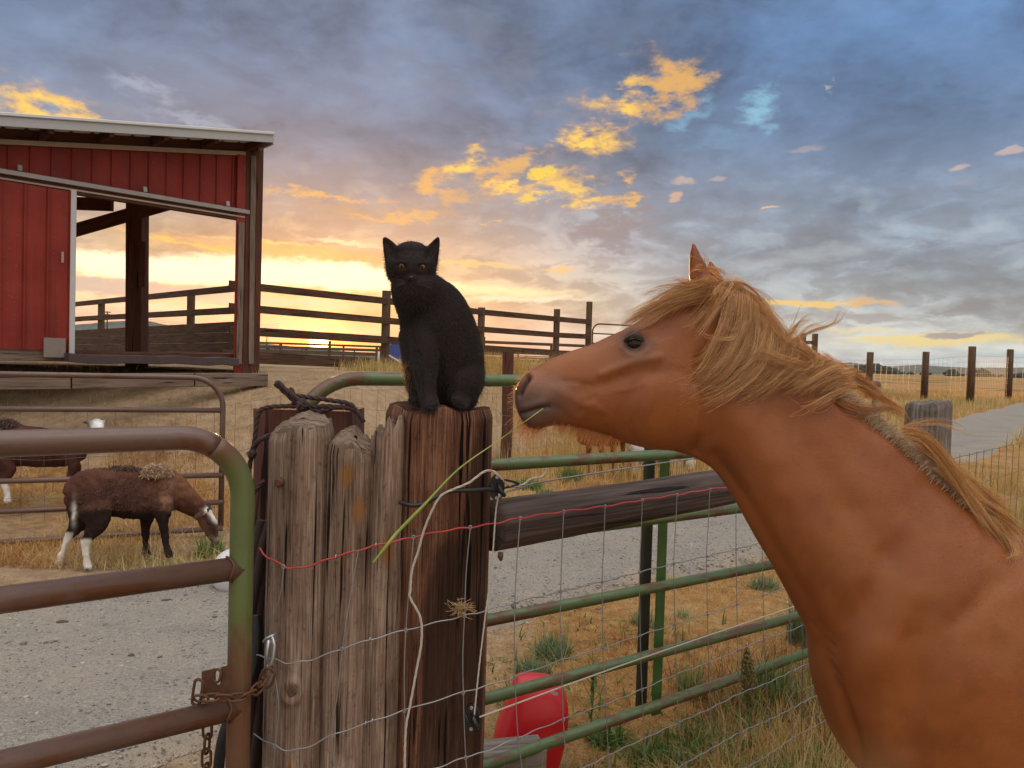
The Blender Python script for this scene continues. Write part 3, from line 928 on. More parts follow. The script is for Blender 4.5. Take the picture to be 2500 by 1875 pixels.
def build_barn():
    M_siding = material('red_siding_paint', siding_fn)
    base = FP(0, PLATEAU)
    T = thing('barn', 'red metal-sided open barn with a pale sloping roof edge and a half open sliding door', 'barn', base)
    UL = 7.4                                      # how far the front runs out of view
    trim = fline((600, 377), (0, 348)); track = fline((598, 520), (0, 421)); dtop = fline((585, 531), (0, 438))
    u_post_in = FAC(600, 600)[0]
    # upper siding: separate ribbed sheets
    w, u, k = 0.21, u_post_in - 0.015, 0
    while u < UL:
        mb = MB()
        u1 = min(u + w, UL)
        def pt(uu, zz, off):
            return FP(uu, zz, off)
        offs = [(0.0, 0.028), (0.012, 0.028), (0.024, 0.004), ((u1 - u) * 0.5, 0.004), (u1 - u - 0.002, 0.004)]
        rings, uvs = [], []
        for s in (0, 1):
            ring = []
            for a, o in offs:
                z = (trim(u + a) - 0.02) if s else (track(u + a) + 0.02)
                ring.append(pt(u + a, z, o))
            for a, o in reversed(offs):
                z = (trim(u + a) - 0.02) if s else (track(u + a) + 0.02)
                ring.append(pt(u + a, z, o - 0.012))
            rings.append(ring); uvs.append([(p[0], p[2]) for p in ring])
        mb.grid(rings, uvs, smooth=False)
        mb.build('siding_panel', M_siding, T)
        u = u1; k += 1
    def strip(name, fz, h, off, th, u0, u1, mat, parent=T, dz=0.0):
        mb = MB()
        mb.beam(FP(u0, fz(u0) + dz, off), FP(u1, fz(u1) + dz, off), th, h, ch=0.004)
        return mb.build(name, mat, parent)
    strip('soffit_trim', trim, 0.055, 0.05, 0.03, u_post_in - 0.05, UL, M_white_tan)
    strip('door_track', track, 0.055, 0.085, 0.05, FAC(601, 520)[0], UL, M_galv)
    for px in (45, 350, 552):
        uu = FAC(px, 440)[0]
        mb = MB(); mb.beam(FP(uu, track(uu) + 0.035, 0.08), FP(uu, track(uu) + 0.10, 0.06), 0.05, 0.03); mb.build('track_bracket', M_galv, T)
    hd = lambda q: (track(q) + dtop(q)) / 2 - 0.01
    strip('header_beam', hd, 0.14, 0.02, 0.09, u_post_in, UL, M_barn_timber)
    strip('header_flashing', dtop, 0.022, 0.075, 0.012, FAC(592, 531)[0], UL, M_white_tan)
    # sliding door: sheets, white edge
    ud = FAC(176, 600)[0]
    zb = FAC(170, 856)[1]
    u = ud + 0.04
    D = link_mesh('sliding_door', _door_core(ud, UL, dtop, zb), M_barn_timber, T)
    while u < UL:
        u1 = min(u + 0.225, UL)
        mb = MB(); rings, uvs = [], []
        offs = [(0, 0.135), (0.014, 0.135), (0.028, 0.108), (u1 - u - 0.002, 0.108)]
        for s in (0, 1):
            ring = [FP(u + a, (dtop(u + a) - 0.03) if s else zb, o) for a, o in offs] + [FP(u + a, (dtop(u + a) - 0.03) if s else zb, o - 0.012) for a, o in reversed(offs)]
            rings.append(ring); uvs.append([(p[0], p[2]) for p in ring])
        mb.grid(rings, uvs, smooth=False); mb.build('door_sheet', M_siding, D)
        u = u1
    mb = MB(); mb.beam(FP(ud + 0.02, zb - 0.03, 0.115), FP(ud + 0.02, dtop(ud) - 0.01, 0.115), 0.06, 0.05, up=FN); mb.build('edge_trim', M_white_metal, D)
    mb = MB(); mb.beam(FP(ud + 0.20, zb - 0.08, 0.16), FP(ud + 0.20, zb + 0.14, 0.16), 0.22, 0.02, up=FN); mb.build('bottom_guide', M_tan_paint, D)
    mb = MB(); mb.beam(FP(ud + 0.13, zb + 1.0, 0.15), FP(ud + 0.13, zb + 1.12, 0.15), 0.025, 0.02, up=FN); mb.build('handle', M_white_tan, D)
    # corner post, its strips
    zt = FAC(608, 352)[1]
    mb = MB(); mb.beam(FP(0.08, PLATEAU - 0.25, -0.03), FP(0.08, zt, -0.03), 0.24, 0.22, up=FN); mb.build('corner_post', M_barn_timber, T)
    for px0, y0, y1, wd in ((611, 384, 888, 0.07), (582, 545, 888, 0.08)):
        ua, za = FAC(px0, y0); ub, zb2 = FAC(px0 - 6, y1)
        mb = MB(); mb.beam(FP(ub, zb2, 0.10), FP(ua, za, 0.10), wd, 0.022, up=FN); mb.build('jamb_board', M_sill_timber, T)
    ua = FAC(592, 450)[0]
    mb = MB(); mb.beam(FP(ua, PLATEAU - 0.1, 0.055), FP(ua, trim(ua) - 0.03, 0.055), 0.20, 0.03, up=FN); mb.build('corner_board', M_siding, T)
    # roof: sheet, fascia, rafters, soffit boards
    OV = 0.50
    ft, fb = fline((665, 325), (0, 277), OV), fline((665, 350), (0, 312), OV)
    u0 = FAC(665, 336, OV)[0]
    R = link_mesh('roof', _roof_sheet(u0, UL, ft, OV, -5.2), M_roof, T)
    mb = MB(); mb.beam(FP(u0, (ft(u0) + fb(u0)) / 2 - 0.008, OV + 0.012), FP(UL, (ft(UL) + fb(UL)) / 2 - 0.008, OV + 0.012), 0.024, (ft(u0) - fb(u0)) * 0.78, ch=0.003)
    mb.build('fascia', M_fascia, R)
    mb = MB(); mb.beam(FP(u0 - 0.004, ft(u0) - 0.01, OV + 0.022), FP(UL, ft(UL) - 0.01, OV + 0.022), 0.05, 0.035, ch=0.006); mb.build('drip_edge', M_white_bright, R)
    mb = MB(); mb.beam(FP(u0 - 0.012, (ft(u0) + fb(u0)) / 2, OV + 0.02), FP(u0 - 0.012, (ft(u0) + fb(u0)) / 2, -5.2), 0.024, 0.16, ch=0.003); mb.build('barge_board', M_white_metal, R)
    uu = 0.16
    while uu < UL:
        mb = MB(); z = fb(uu) + 0.055
        mb.beam(FP(uu, z, OV - 0.02), FP(uu, z, -5.1), 0.05, 0.16); mb.build('rafter', M_barn_timber, R)
        if uu + 0.08 < UL:
            mb = MB(); mb.beam(FP(uu + 0.06, fb(uu + 0.06) + 0.10, OV - 0.16), FP(min(uu + 0.52, UL), fb(min(uu + 0.52, UL)) + 0.10, OV - 0.16), 0.24, 0.012); mb.build('soffit_board', M_soffit, R)
        uu += 0.60
    mb = MB(); mb.beam(FP(u0 + 0.1, trim(u0) + 0.06, 0.0), FP(UL, trim(UL) + 0.06, 0.0), 0.06, 0.20); mb.build('wall_plate', M_barn_timber, T)
    # inside: post with its brace and tie
    dp = 11.3
    mb = MB(); mb.beam(P(334, 905, dp), P(336, 470, dp), 0.235, 0.235, up=(0, 1, 0)); mb.build('inner_post', M_barn_timber, T)
    mb = MB(); mb.beam(P(349, 590, dp - 0.15), P(347, 700, dp - 0.15), 0.10, 0.05, up=(0, 1, 0)); mb.build('post_cleat', M_barn_timber, T)
    mb = MB(); mb.beam(P(60, 598, dp + 0.3), P(420, 494, dp - 0.2), 0.06, 0.19); mb.build('brace', M_barn_timber, T)
    mb = MB(); mb.beam(P(60, 492, dp - 0.6), P(274, 500, dp - 0.6), 0.09, 0.17); mb.build('tie_beam', M_barn_timber, T)
    for px, py in ((-210, 905), (-420, 905)):
        mb = MB(); mb.beam(P(px, py, 11.0), P(px, 420, 11.0), 0.22, 0.22, up=(0, 1, 0)); mb.build('inner_post', M_barn_timber, T)
    # sill boards at the foot of the front
    def board(name, pts, h, off, th, mat, parent=T, lab=None, wob=0.0):
        (x0, y0), (x1, y1) = pts
        (ua, za), (ub, zb3) = FAC(x0, y0, off), FAC(x1, y1, off)
        mb = MB(); mb.beam(FP(ua, za, off), FP(ub, zb3, off), th, h, wob=wob, seg=10 if wob else 1)
        o = mb.build(name, mat, parent)
        if lab:
            o['label'] = lab
        return o
    board('sill_board', ((168, 868), (-260, 862)), 0.14, 0.06, 0.05, M_sill_timber)
    board('floor_plank', ((572, 884), (160, 872)), 0.10, 0.22, 0.30, M_tarp, wob=0.012, lab='dark lumpy rubber-covered floor edge')
    board('floor_plank', ((560, 868), (-200, 860)), 0.08, -1.5, 2.9, M_barn_timber)
    s1 = thing('sleeper_beam', 'long low timber sleeper lying on the sand in front of the barn', 'timber', FP(1.5, PLATEAU - 0.2, 0.9))
    for a, b in (((648, 925), (470, 925)), ((468, 925), (170, 928)), ((168, 929), (-260, 930))):
        (ua, za), (ub, zb4) = FAC(*a, 0.8), FAC(*b, 0.8)
        mb = MB(); mb.beam(FP(ua, za - 0.01, 0.8), FP(ub - 0.01, zb4 - 0.01, 0.8), 0.14, 0.16); mb.build('beam', M_sill_timber, s1)

def _door_core(u0, u1, top, zb):
    mb = MB()
    rings, uvs = [], []
    for s in (0, 1):
        ring = [FP(u, (top(u) - 0.03) if s else zb, o) for u, o in ((u0, 0.07), (u0, 0.096), (u1, 0.096), (u1, 0.07))]
        rings.append(ring); uvs.append([(p[0], p[2]) for p in ring])
    mb.grid(rings, uvs, smooth=False)
    return mb.mesh('sliding_door')

def _roof_sheet(u0, u1, ft, o0, o1):
    """ribbed roof sheet, ribs running from eave to back"""
    us, hs = [], []
    u = u0
    while u < u1:
        us += [u, u + 0.03, u + 0.05, u + 0.15]; hs += [0, 0.03, 0, 0]
        u += 0.22
    V, F = [], []
    n = len(us)
    for o in (o0, o1):
        for u, h in zip(us, hs):
            V.append(tuple(FP(u, ft(u) - 0.028 + h, o)))
        for u, h in zip(us, hs):
            V.append(tuple(FP(u, ft(u) - 0.050 + h, o)))
    for i in range(n - 1):
        F.append((i, i + 1, i + 1 + 2 * n, i + 2 * n)); F.append((i + 1 + n, i + n, i + 3 * n, i + 1 + 3 * n))
        F.append((i + 1, i, i + n, i + n + 1)); F.append((i + 2 * n, i + 1 + 2 * n, i + 1 + 3 * n, i + 3 * n))
    F += [(0, 2 * n, 3 * n, n), (n - 1, 2 * n - 1, 4 * n - 1, 3 * n - 1)]
    return np_mesh('roof', V, np.array(F), smooth=False)

M_white_tan = flat_mat('tan_trim', (0.36, 0.27, 0.20), 0.6, 0, 0.2, 10)
M_tan_paint = flat_mat('grey_tan_paint', (0.22, 0.17, 0.15), 0.7, 0, 0.2, 14)
M_fascia = flat_mat('grey_white_fascia', (0.36, 0.36, 0.37), 0.45, 0, 0.1, 5)
M_white_bright = flat_mat('white_drip_metal', (0.55, 0.56, 0.57), 0.4, 0, 0.06, 8)
M_roof = flat_mat('roof_metal', (0.48, 0.47, 0.45), 0.5, 0.2, 0.1, 6)
M_soffit = flat_mat('bare_soffit', (0.42, 0.34, 0.27), 0.7, 0, 0.2, 8)
M_tarp = flat_mat('rubber_belting', (0.060, 0.035, 0.035), 0.6, 0, 0.4, 6)
build_barn()

# ------------------------------------------------------------------ timber corral
def corral():
    T = thing('corral_fence', 'brown plank corral fence running from the barn corner behind the cat', 'fence', P(760, 900, 15.3))
    dA = lambda x: float(np.interp(x, [400, 617, 936, 1176, 1439], [12.6, 14.0, 16.6, 18.8, 21.9]))
    def rail(pts, h, off=0.0, th=0.045, par=T):
        for (a, b) in zip(pts[:-1], pts[1:]):
            mb = MB(); mb.beam(P(a[0], a[1], dA(a[0]) + off), P(b[0], b[1], dA(b[0]) + off), th, h); mb.build('rail', M_fence, par)
    rail([(560, 694), (944, 735), (1176, 762), (1360, 779), (1439, 786)], 0.14, -0.08)
    rail([(560, 749), (944, 783), (1176, 804), (1360, 818), (1439, 822)], 0.14, -0.08)
    rail([(560, 806), (944, 830), (1176, 850), (1360, 862), (1439, 866)], 0.16, -0.08)
    rail([(540, 869), (944, 889), (1176, 905), (1439, 912)], 0.22, -0.08)
    for x, y in ((944, 710), (1176, 751), (1360, 755), (1439, 737)):
        d = dA(x); top = P(x, y, d)
        mb = MB(); mb.beam((top.x, top.y, PLATEAU - 0.9), top, 0.17, 0.17, up=(0, 1, 0), ch=0.02); mb.build('post', M_fence_g2, T)
    B = thing('corral_fence', 'plank corral fence with a solid skirt seen through the barn opening', 'fence', P(300, 870, 18))
    dB = lambda x: float(np.interp(x, [100, 178, 574, 600], [24.5, 21.6, 14.6, 14.2]))
    for (y0, y1, h) in ((704, 743.5, 0.13), (758.5, 779.5, 0.13)):
        mb = MB(); mb.beam(P(590, y0 - 1.5, dB(590)), P(120, y1 + 5.5 - (0 if y0 < 750 else 2.5), dB(120)), 0.045, h); mb.build('rail', M_fence, B)
    a, b = P(590, 836, dB(590)), P(120, 842, dB(120))
    for i in range(3):
        z = [0.30, 0.10, -0.10][i]
        mb = MB(); mb.beam(P(590, 836, dB(590)) + Vector((0, 0, z)), P(120, 844, dB(120)) + Vector((0, 0, z + 0.03)), 0.05, 0.194); mb.build('skirt_board', M_fence, B)
    for x in (248, 467):
        d = dB(x) + 0.07
        yt = np.interp(x, [178, 574], [740, 697])
        top = P(x, yt, d); mb = MB(); mb.beam((top.x, top.y, PLATEAU - 0.2), top, 0.13, 0.13, up=(0, 1, 0)); mb.build('post', M_fence_g2, B)
    # pens farther off: pipe and plank fences
    spec = [('weathered plank pen fence just beyond the sun side of the corral', 44, 560, 1240, 4, 0.88, 2.6, M_fence_g2, 0.12),
            ('second row of pens, pipe rails standing out against the sunset', 62, 560, 1500, 5, 0.90, 2.8, M_pen, 0.07),
            ('farthest row of pens, thin dark rails under the horizon glow', 90, 540, 1560, 5, 0.95, 3.0, M_pen, 0.08),
            ('grey plank pen fence behind the horse nose', 38, 1180, 1640, 3, 1.15, 3.1, M_fence_g2, 0.15)]
    for lab, d, x0, x1, nr, hh, sp, mat, rh in spec:
        p0, p1 = P(x0, 880, d), P(x1, 880, d * 1.12)
        z0 = PLATEAU
        Q = thing('pen_fence', lab, 'fence', (p0.x, p0.y, z0), 'pens beyond the corral')
        n = max(3, int((p1 - p0).length / sp))
        for k in range(nr):
            z = z0 + hh * (0.22 + 0.78 * k / (nr - 1))
            mb = MB(); mb.beam((p0.x, p0.y - 0.06, z), (p1.x, p1.y - 0.06, z), 0.05, rh); mb.build('rail', mat, Q)
        for i in range(n + 1):
            q = p0.lerp(p1, i / n); q = q + Vector((0, 0, 0))
            e = random.choice((0.0, 0.05, 0.25))
            mb = MB(); mb.beam((q.x, q.y, z0 - 0.3), (q.x, q.y, z0 + hh + e), 0.14, 0.14, up=(0, 1, 0)); mb.build('post', mat, Q)
    # arched pipe panels to the right of the corral end post
    for lab, x0, x1, d, zt in (('thin pipe gate panel with rounded corners beside the tall corral post', 1447, 1640, 21, 0.0),
                               ('low pipe panel with rounded corners far behind the corral rails', 1320, 1420, 34, -0.42)):
        a, b = P(x0, 800, d), P(x1, 800, d + 1)
        T2 = thing('pipe_gate', lab, 'gate', (a.x, a.y, PLATEAU), 'pipe panels beyond the corral')
        top = (P(x0, 790, d).z if zt == 0 else 2.0 + zt + 0.1)
        r = 0.22
        ax = (b - a); ax.z = 0; L = ax.length; ax.normalize()
        A3 = Vector((a.x, a.y, 0)); B3 = A3 + ax * L
        arc = [A3 + Vector((0, 0, PLATEAU))] + [A3 + ax * (r - r * math.cos(t)) + Vector((0, 0, top - r + r * math.sin(t))) for t in np.linspace(0, math.pi / 2, 7)] + \
              [B3 - ax * (r - r * math.cos(t)) + Vector((0, 0, top - r + r * math.sin(t))) for t in np.linspace(math.pi / 2, 0, 7)] + [B3 + Vector((0, 0, PLATEAU))]
        mb = MB(); mb.tube(arc, 0.022, 8); mb.build('frame', M_rust, T2)
        for k in range(1, 5):
            z = top - k * (top - PLATEAU) / 5
            mb = MB(); mb.tube([A3 + Vector((0, 0, z)), B3 + Vector((0, 0, z))], 0.018, 8); mb.build('rail', M_rust, T2)
    # blue panel and white pipes hung by the fence
    o = MB(); a = P(967, 858, 16.2); o.beam((a.x, a.y, a.z - 0.15), (a.x, a.y, a.z + 0.15), 0.27, 0.03, up=(0, 1, 0), ch=0.01)
    tag(o.build('blue_panel', M_blue, at=a), 'blue plastic panel fixed to the corral rails behind the cat', 'panel')
    o = MB(); a = P(925, 858, 15.6); b = P(923, 904, 15.6); o.tube([a, b], 0.022, 8); tag(o.build('white_pipe', M_white_metal, at=b), 'upright white plastic pipe against the foot of the corral fence', 'pipe')
    o = MB(); a = P(950, 868, 15.9); b = P(988, 892, 15.7); o.tube([a, b], 0.022, 8); tag(o.build('white_pipe', M_white_metal, at=b), 'slanting white plastic pipe running down behind the cat', 'pipe')
    # dark post with wire, in the paddock behind the green gate
    top, bot = P(1241, 859, 10.4), P(1236, 1150, 10.4)
    Q = thing('field_post', 'dark reddish timber post in the paddock between cat and horse nose', 'post', bot)
    mb = MB(); mb.beam(bot - Vector((0, 0, 0.2)), top, 0.15, 0.15, up=(0, 1, 0), ch=0.02, wob=0.004, seg=8); mb.build('post', M_barn_timber, Q)
    for y in (930, 1010):
        c = P(1240, y, 10.4); mb = MB()
        mb.tube([c + Vector((0.085 * math.cos(t), 0.085 * math.sin(t), 0.02 * math.sin(t))) * 1.25 for t in np.linspace(0, 6.28, 17)[:-1]], 0.004, 6, closed=True); mb.build('wire_tie', M_wire_dull, Q)

M_fence_g2 = wood_mat('fence_post_timber', (0.045, 0.028, 0.016), (0.095, 0.062, 0.034), (0.15, 0.10, 0.06))
M_pen = flat_mat('pen_pipe', (0.07, 0.045, 0.035), 0.7, 0.1, 0.3, 5)
M_blue = flat_mat('blue_plastic', (0.055, 0.07, 0.26), 0.5, 0, 0.1, 8)
corral()

# ------------------------------------------------------------------ utility poles, deer fence, far trees
def far_things():
    def pole(x, yt, yb, d, lab):
        t, b = P(x, yt, d), P(x, yb, d)
        T = thing('utility_pole', lab, 'pole', b, 'utility poles on the horizon')
        h = (t - b).length
        mb = MB(); mb.tube([Vector((t.x, t.y, b.z - 3)), t], [0.22, 0.14], 8); mb.build('pole', M_fence, T)
        for k, q in ((0.04, 0.16), (0.16, 0.12)):
            z = t.z - h * k
            mb = MB(); mb.beam((t.x - h * q, t.y, z), (t.x + h * q, t.y, z), 0.2, 0.25); mb.build('crossarm', M_fence, T)
    pole(652, 805, 836, 300, 'distant utility pole with crossarms above the corral rail near the sun')
    pole(262, 760, 812, 190, 'distant utility pole seen through the barn opening')
    # sagging wires
    for k in range(3):
        a, b = P(262 - 250, 762 + k * 4, 190), P(262, 766 + k * 4, 190)
        mb = MB()
        c = P(262 + 420, 790 + k * 4, 300)
        pts = [a.lerp(b, t) - Vector((0, 0, 6 * t * (1 - t))) for t in np.linspace(0, 1, 9)] + [b.lerp(c, t) - Vector((0, 0, 6 * t * (1 - t))) for t in np.linspace(0.1, 1, 12)]
        mb.tube(pts, 0.035, 5)
        tag(mb.build('power_line', M_black_rubber, at=b), ['uppermost power line on the distant pole', 'middle power line on the distant pole', 'lowest power line on the distant pole'][k], 'cable', 'power lines')
    # tall deer fence along the drive
    T = thing('deer_fence', 'tall dark fence posts with wire netting along the straw field', 'fence', P(2240, 980, 42))
    tops = [(2125, 860, 978, 43), (2261, 859, 979, 43.5), (2374, 846, 985, 40), (2467, 853, 974, 45.5)]
    tp = []
    for (x, yt, yb, d) in tops:
        t = P(x, yt, d); b = P(x - 6, yb, d); tp.append((t, b))
        mb = MB(); mb.tube([b - Vector((0, 0, 0.4)), b.lerp(t, 0.5), t], [0.19, 0.185, 0.18], 10); mb.build('post', M_fence, T)
    for (t, b) in ((P(1995, 862, 46), P(1990, 975, 46)), (P(2560, 855, 45), P(2552, 978, 45))):
        tp.append((t, b)); mb = MB(); mb.tube([b - Vector((0, 0, 0.4)), t], 0.18, 10); mb.build('post', M_fence, T)
    tp.sort(key=lambda q: q[0].x)
    net = MB()
    for (t0, b0), (t1, b1) in zip(tp[:-1], tp[1:]):
        for k in range(9):
            f = k / 8 * 0.84
            net.tube([b0.lerp(t0, f), b1.lerp(t1, f)], 0.006, 4, caps=False)
        L = (b1 - b0).length
        for i in range(int(L / 0.35)):
            s = i / (L / 0.35)
            net.tube([b0.lerp(b1, s), (b0.lerp(t0, 0.84)).lerp(b1.lerp(t1, 0.84), s)], 0.006, 4, caps=False)
    net.build('wire_netting', M_wire, T, kind='stuff')
    # short plank fence end behind the mane
    T = thing('plank_fence', 'short piece of plank fence showing just behind the mane', 'fence', P(1985, 870, 30))
    for x, y in ((1961, 814), (1990, 815)):
        t = P(x, y, 30); mb = MB(); mb.beam((t.x, t.y, 0), t, 0.18, 0.18, up=(0, 1, 0)); mb.build('post', M_fence_g2, T)
    mb = MB(); mb.beam(P(1900, 833, 30), P(1995, 837, 30), 0.05, 0.13); mb.build('rail', M_fence_g2, T)
    mb = MB(); mb.beam(P(1900, 858, 30), P(1995, 862, 30), 0.05, 0.13); mb.build('rail', M_fence_g2, T)
    # woods far off: one dark line
    bm = bmesh.new(); bmesh.ops.create_icosphere(bm, subdivisions=2, radius=1)
    bv = np.array([v.co[:] for v in bm.verts]); bf = np.array([[v.index for v in f.verts] for f in bm.faces]); bm.free()
    Vs, Fs, k = [], [], 0
    items = []
    for i in range(260):
        x = random.uniform(2040, 2190) if i < 130 else random.uniform(1900, 2600)
        hgt = (random.uniform(5, 14) * np.interp(x, [2040, 2090, 2130, 2180, 2200], [0.7, 0.9, 1.2, 0.8, 0.35])) if x < 2200 else random.uniform(2, 5)
        items.append((x, hgt, 700 + random.uniform(0, 100)))
    for x, hh in ((2325, 9), (2335, 6), (2400, 12), (2408, 9), (2470, 7), (2490, 8), (2390, 6), (300, 7), (420, 6), (1330, 4)):
        for _ in range(3):
            items.append((x + random.uniform(-5, 5), hh * random.uniform(0.6, 1.1), 650))
    for x, hgt, d in items:
        p = P(x, 900, d)
        w = hgt * random.uniform(0.5, 1.0)
        q = bv * (1 + RNG.normal(0, 0.18, (len(bv), 1))) * np.array([w, w, hgt * 0.62]) * 0.55 + np.array([p.x, p.y, hgt * 0.25])
        Vs.append(q); Fs.append(bf + k); k += len(bv)
    link_mesh('far_woods', np_mesh('far_woods', np.concatenate(Vs), np.concatenate(Fs), smooth=False), flat_mat('far_foliage', (0.035, 0.045, 0.028), 0.95, 0, 0.4, 0.2, 0.0), kind='stuff')
far_things()

# ------------------------------------------------------------------ gates
def gate_path(zs_top, A, B, r_corner=0.14, n=10):
    """the bent top tube: along A->B at its top height, bending down at B"""
    ax = (B - A); ax.z = 0; L = ax.length; ax.normalize()
    pts = [Vector((A.x, A.y, zs_top)), Vector((A.x, A.y, zs_top)) + ax * (L - r_corner) * 0.5]
    pts += [Vector((A.x, A.y, zs_top)) + ax * (L - r_corner + r_corner * math.sin(t)) - Vector((0, 0, r_corner - r_corner * math.cos(t))) for t in np.linspace(0, math.pi / 2, n)]
    return pts

def front_gate():
    B = P(589, 1400, 1.67); B.z = 0
    A0 = P(0, 1100, 1.40); A0.z = 0
    ax = (B - A0).normalized()
    A = A0 - ax * 1.35
    ztop = 1.322
    T = thing('pipe_gate', 'brown rusty pipe gate with a green end tube, chained to the grey post', 'gate', Vector((B.x, B.y, 0)))
    r = 0.0252
    gp = gate_path(ztop, A, B, 0.135, 15)
    mb = MB(); mb.tube(gp[:-9], r, 20); mb.build('top_rail', M_brown_pipe, T)
    mb = MB(); mb.tube(gp[-10:] + [Vector((B.x, B.y, z)) for z in (1.1, 1.0, 0.8, 0.5, 0.12)], r * 1.001, 20); o = mb.build('end_tube', M_end_pipe, T); o['label'] = 'green end tube rusting towards the bottom'
    for z in (1.034, 0.727, 0.50, 0.30, 0.13):
        mb = MB(); s = A.copy(); s.z = z; e = Vector((B.x, B.y, z)); mb.tube([s, s.lerp(e, 0.5), e], r, 18); mb.build('rail', M_brown_pipe, T)
        if z > 0.7:
            mb = MB(); e2 = e - ax * 0.026
            mb.tube([e2 + Vector((ax.y * 0.0, 0, 0)) + (Vector((-ax.y, ax.x, 0)) * math.cos(t) + Vector((0, 0, 1)) * math.sin(t)) * 0.0262 + ax * (0.004 * math.sin(3 * t)) for t in np.linspace(0, 2 * math.pi, 25)[:-1]], 0.0035, 6, closed=True)
            mb.build('weld', M_rust, T)
    mb = MB(); s = Vector((A.x, A.y, 0.12)); mb.tube([s, Vector((A.x, A.y, ztop))], r, 14); mb.build('hinge_tube', M_brown_pipe, T)
    # latch plate with its slot
    d = 1.655
    out = [(492, 1641), (524, 1633), (525, 1668), (528, 1673), (535, 1673), (538, 1668), (538, 1631), (562, 1624), (566, 1709), (492, 1702)]
    mb = MB(); mb.poly([P(x, y, d) for x, y in out], 0.005, (0, 1, 0)); mb.build('latch_plate', M_rust, T)
    return T

def rear_gate():
    A = P(-260, 1000, 5.55); B = P(544, 1000, 6.35); A.z = B.z = 0
    T = thing('pipe_gate', 'brown pipe gate standing behind the grazing sheep, rounded upper corner', 'gate', Vector((B.x, B.y, 0)))
    zt = P(270, 918, 6.05).z
    r = 0.0225
    mb = MB(); mb.tube(gate_path(zt, A, B, 0.24, 12) + [Vector((B.x, B.y, z)) for z in (0.9, 0.05)], r, 14); mb.build('frame', M_brown_pipe, T)
    for ya, yb in ((998, 1002), (1175, 1160), (1249, 1226), (1324, 1290)):
        a = P(0, ya, 5.82); b = P(544, yb, 6.35); a2 = a + (a - b) * 0.45
        mb = MB(); mb.tube([a2, b], r * 0.95, 12); mb.build('rail', M_brown_pipe, T)
    mb = MB(); d = 6.33
    mb.poly([P(x, y, d) for x, y in ((520, 1066), (526, 1064), (527, 1072), (532, 1072), (532, 1064), (540, 1062), (541, 1086), (524, 1078))], 0.006, (0, 1, 0)); mb.build('latch_plate', M_rust, T)
    # field netting tied along it and on to the dark post
    N = thing('netting_fence', 'thin wire netting along the paddock, tied to the brown gate and the dark post', 'fence', Vector((B.x, B.y, 0)))
    line = [P(-260, 1000, 6.0), P(544, 1000, 6.9), P(880, 1000, 8.3), P(1241, 1000, 10.32), P(1560, 1000, 13.4)]
    pl = curve_pts([(q.x, q.y, 0) for q in line], 90)
    hz = MB()
    for k, zz in enumerate((0.12, 0.25, 0.40, 0.58, 0.78, 1.0)):
        hz = MB(); hz.tube([Vector((q[0], q[1], float(gz(q[0], q[1])) + zz + 0.012 * math.sin(i * 0.9 + k))) for i, q in enumerate(pl)], 0.0016, 5, caps=False); hz.build('strand', M_wire_dull, N)
    L = np.concatenate([[0], np.cumsum(np.linalg.norm(np.diff(pl, axis=0), axis=1))])
    vt = MB()
    for s in np.arange(0.05, L[-1], 0.165):
        x, y = np.interp(s, L, pl[:, 0]), np.interp(s, L, pl[:, 1])
        z = float(gz(x, y))
        le = random.uniform(-0.03, 0.03)
        vt.tube([Vector((x, y, z + 0.05)), Vector((x + le * 0.5, y, z + 0.55)), Vector((x + le, y, z + 1.0))], 0.0016, 5, caps=False)
    vt.build('stay_wires', M_wire_dull, N, kind='stuff')

def green_gate():
    # line of the gate on the ground
    def at(x):
        d = 2.55 + (x - 1000) * 0.00108
        q = P(x, 950, d); return Vector((q.x, q.y, 0))
    S = at(718); ax = (at(1640) - at(1000)).normalized(); E = S + ax * 3.05
    T = thing('pipe_gate', 'green pipe gate between the thick brown post and the horse chest', 'gate', S)
    r = 0.0215
    zt = 1.432
    mb = MB(); rev = gate_path(zt, E, S, 0.20, 12)
    mb.tube(rev + [Vector((S.x, S.y, z)) for z in (1.0, 0.05)], r, 18); mb.build('top_rail', M_green_pipe, T)
    for z in (1.140, 0.880, 0.600, 0.325, 0.072):
        mb = MB(); a = Vector((S.x, S.y, z)); b = Vector((E.x, E.y, z + (0.07 if z < 0.1 else 0))); mb.tube([a, a.lerp(b, .5), b], r, 16); mb.build('rail', M_green_pipe, T)
    mb = MB(); mb.tube([Vector((E.x, E.y, 0.05)), Vector((E.x, E.y, zt))], r, 14); mb.build('end_tube', M_green_pipe, T)
    c = at(1619)
    nrm = Vector((ax.y, -ax.x, 0))
    mb = MB(); q = c + nrm * 0.026; mb.beam(q + Vector((0, 0, 0.03)), q + Vector((0, 0, 1.20)), 0.052, 0.008, up=nrm, ch=0.002); mb.build('strap', M_green_strap, T)
    mb = MB(); q = c - nrm * 0.035 - ax * 0.03; mb.beam(q + Vector((0, 0, 0.04)), q + Vector((0, 0, 1.16)), 0.05, 0.02, up=nrm, ch=0.002); mb.build('back_strap', M_dark_green, T)

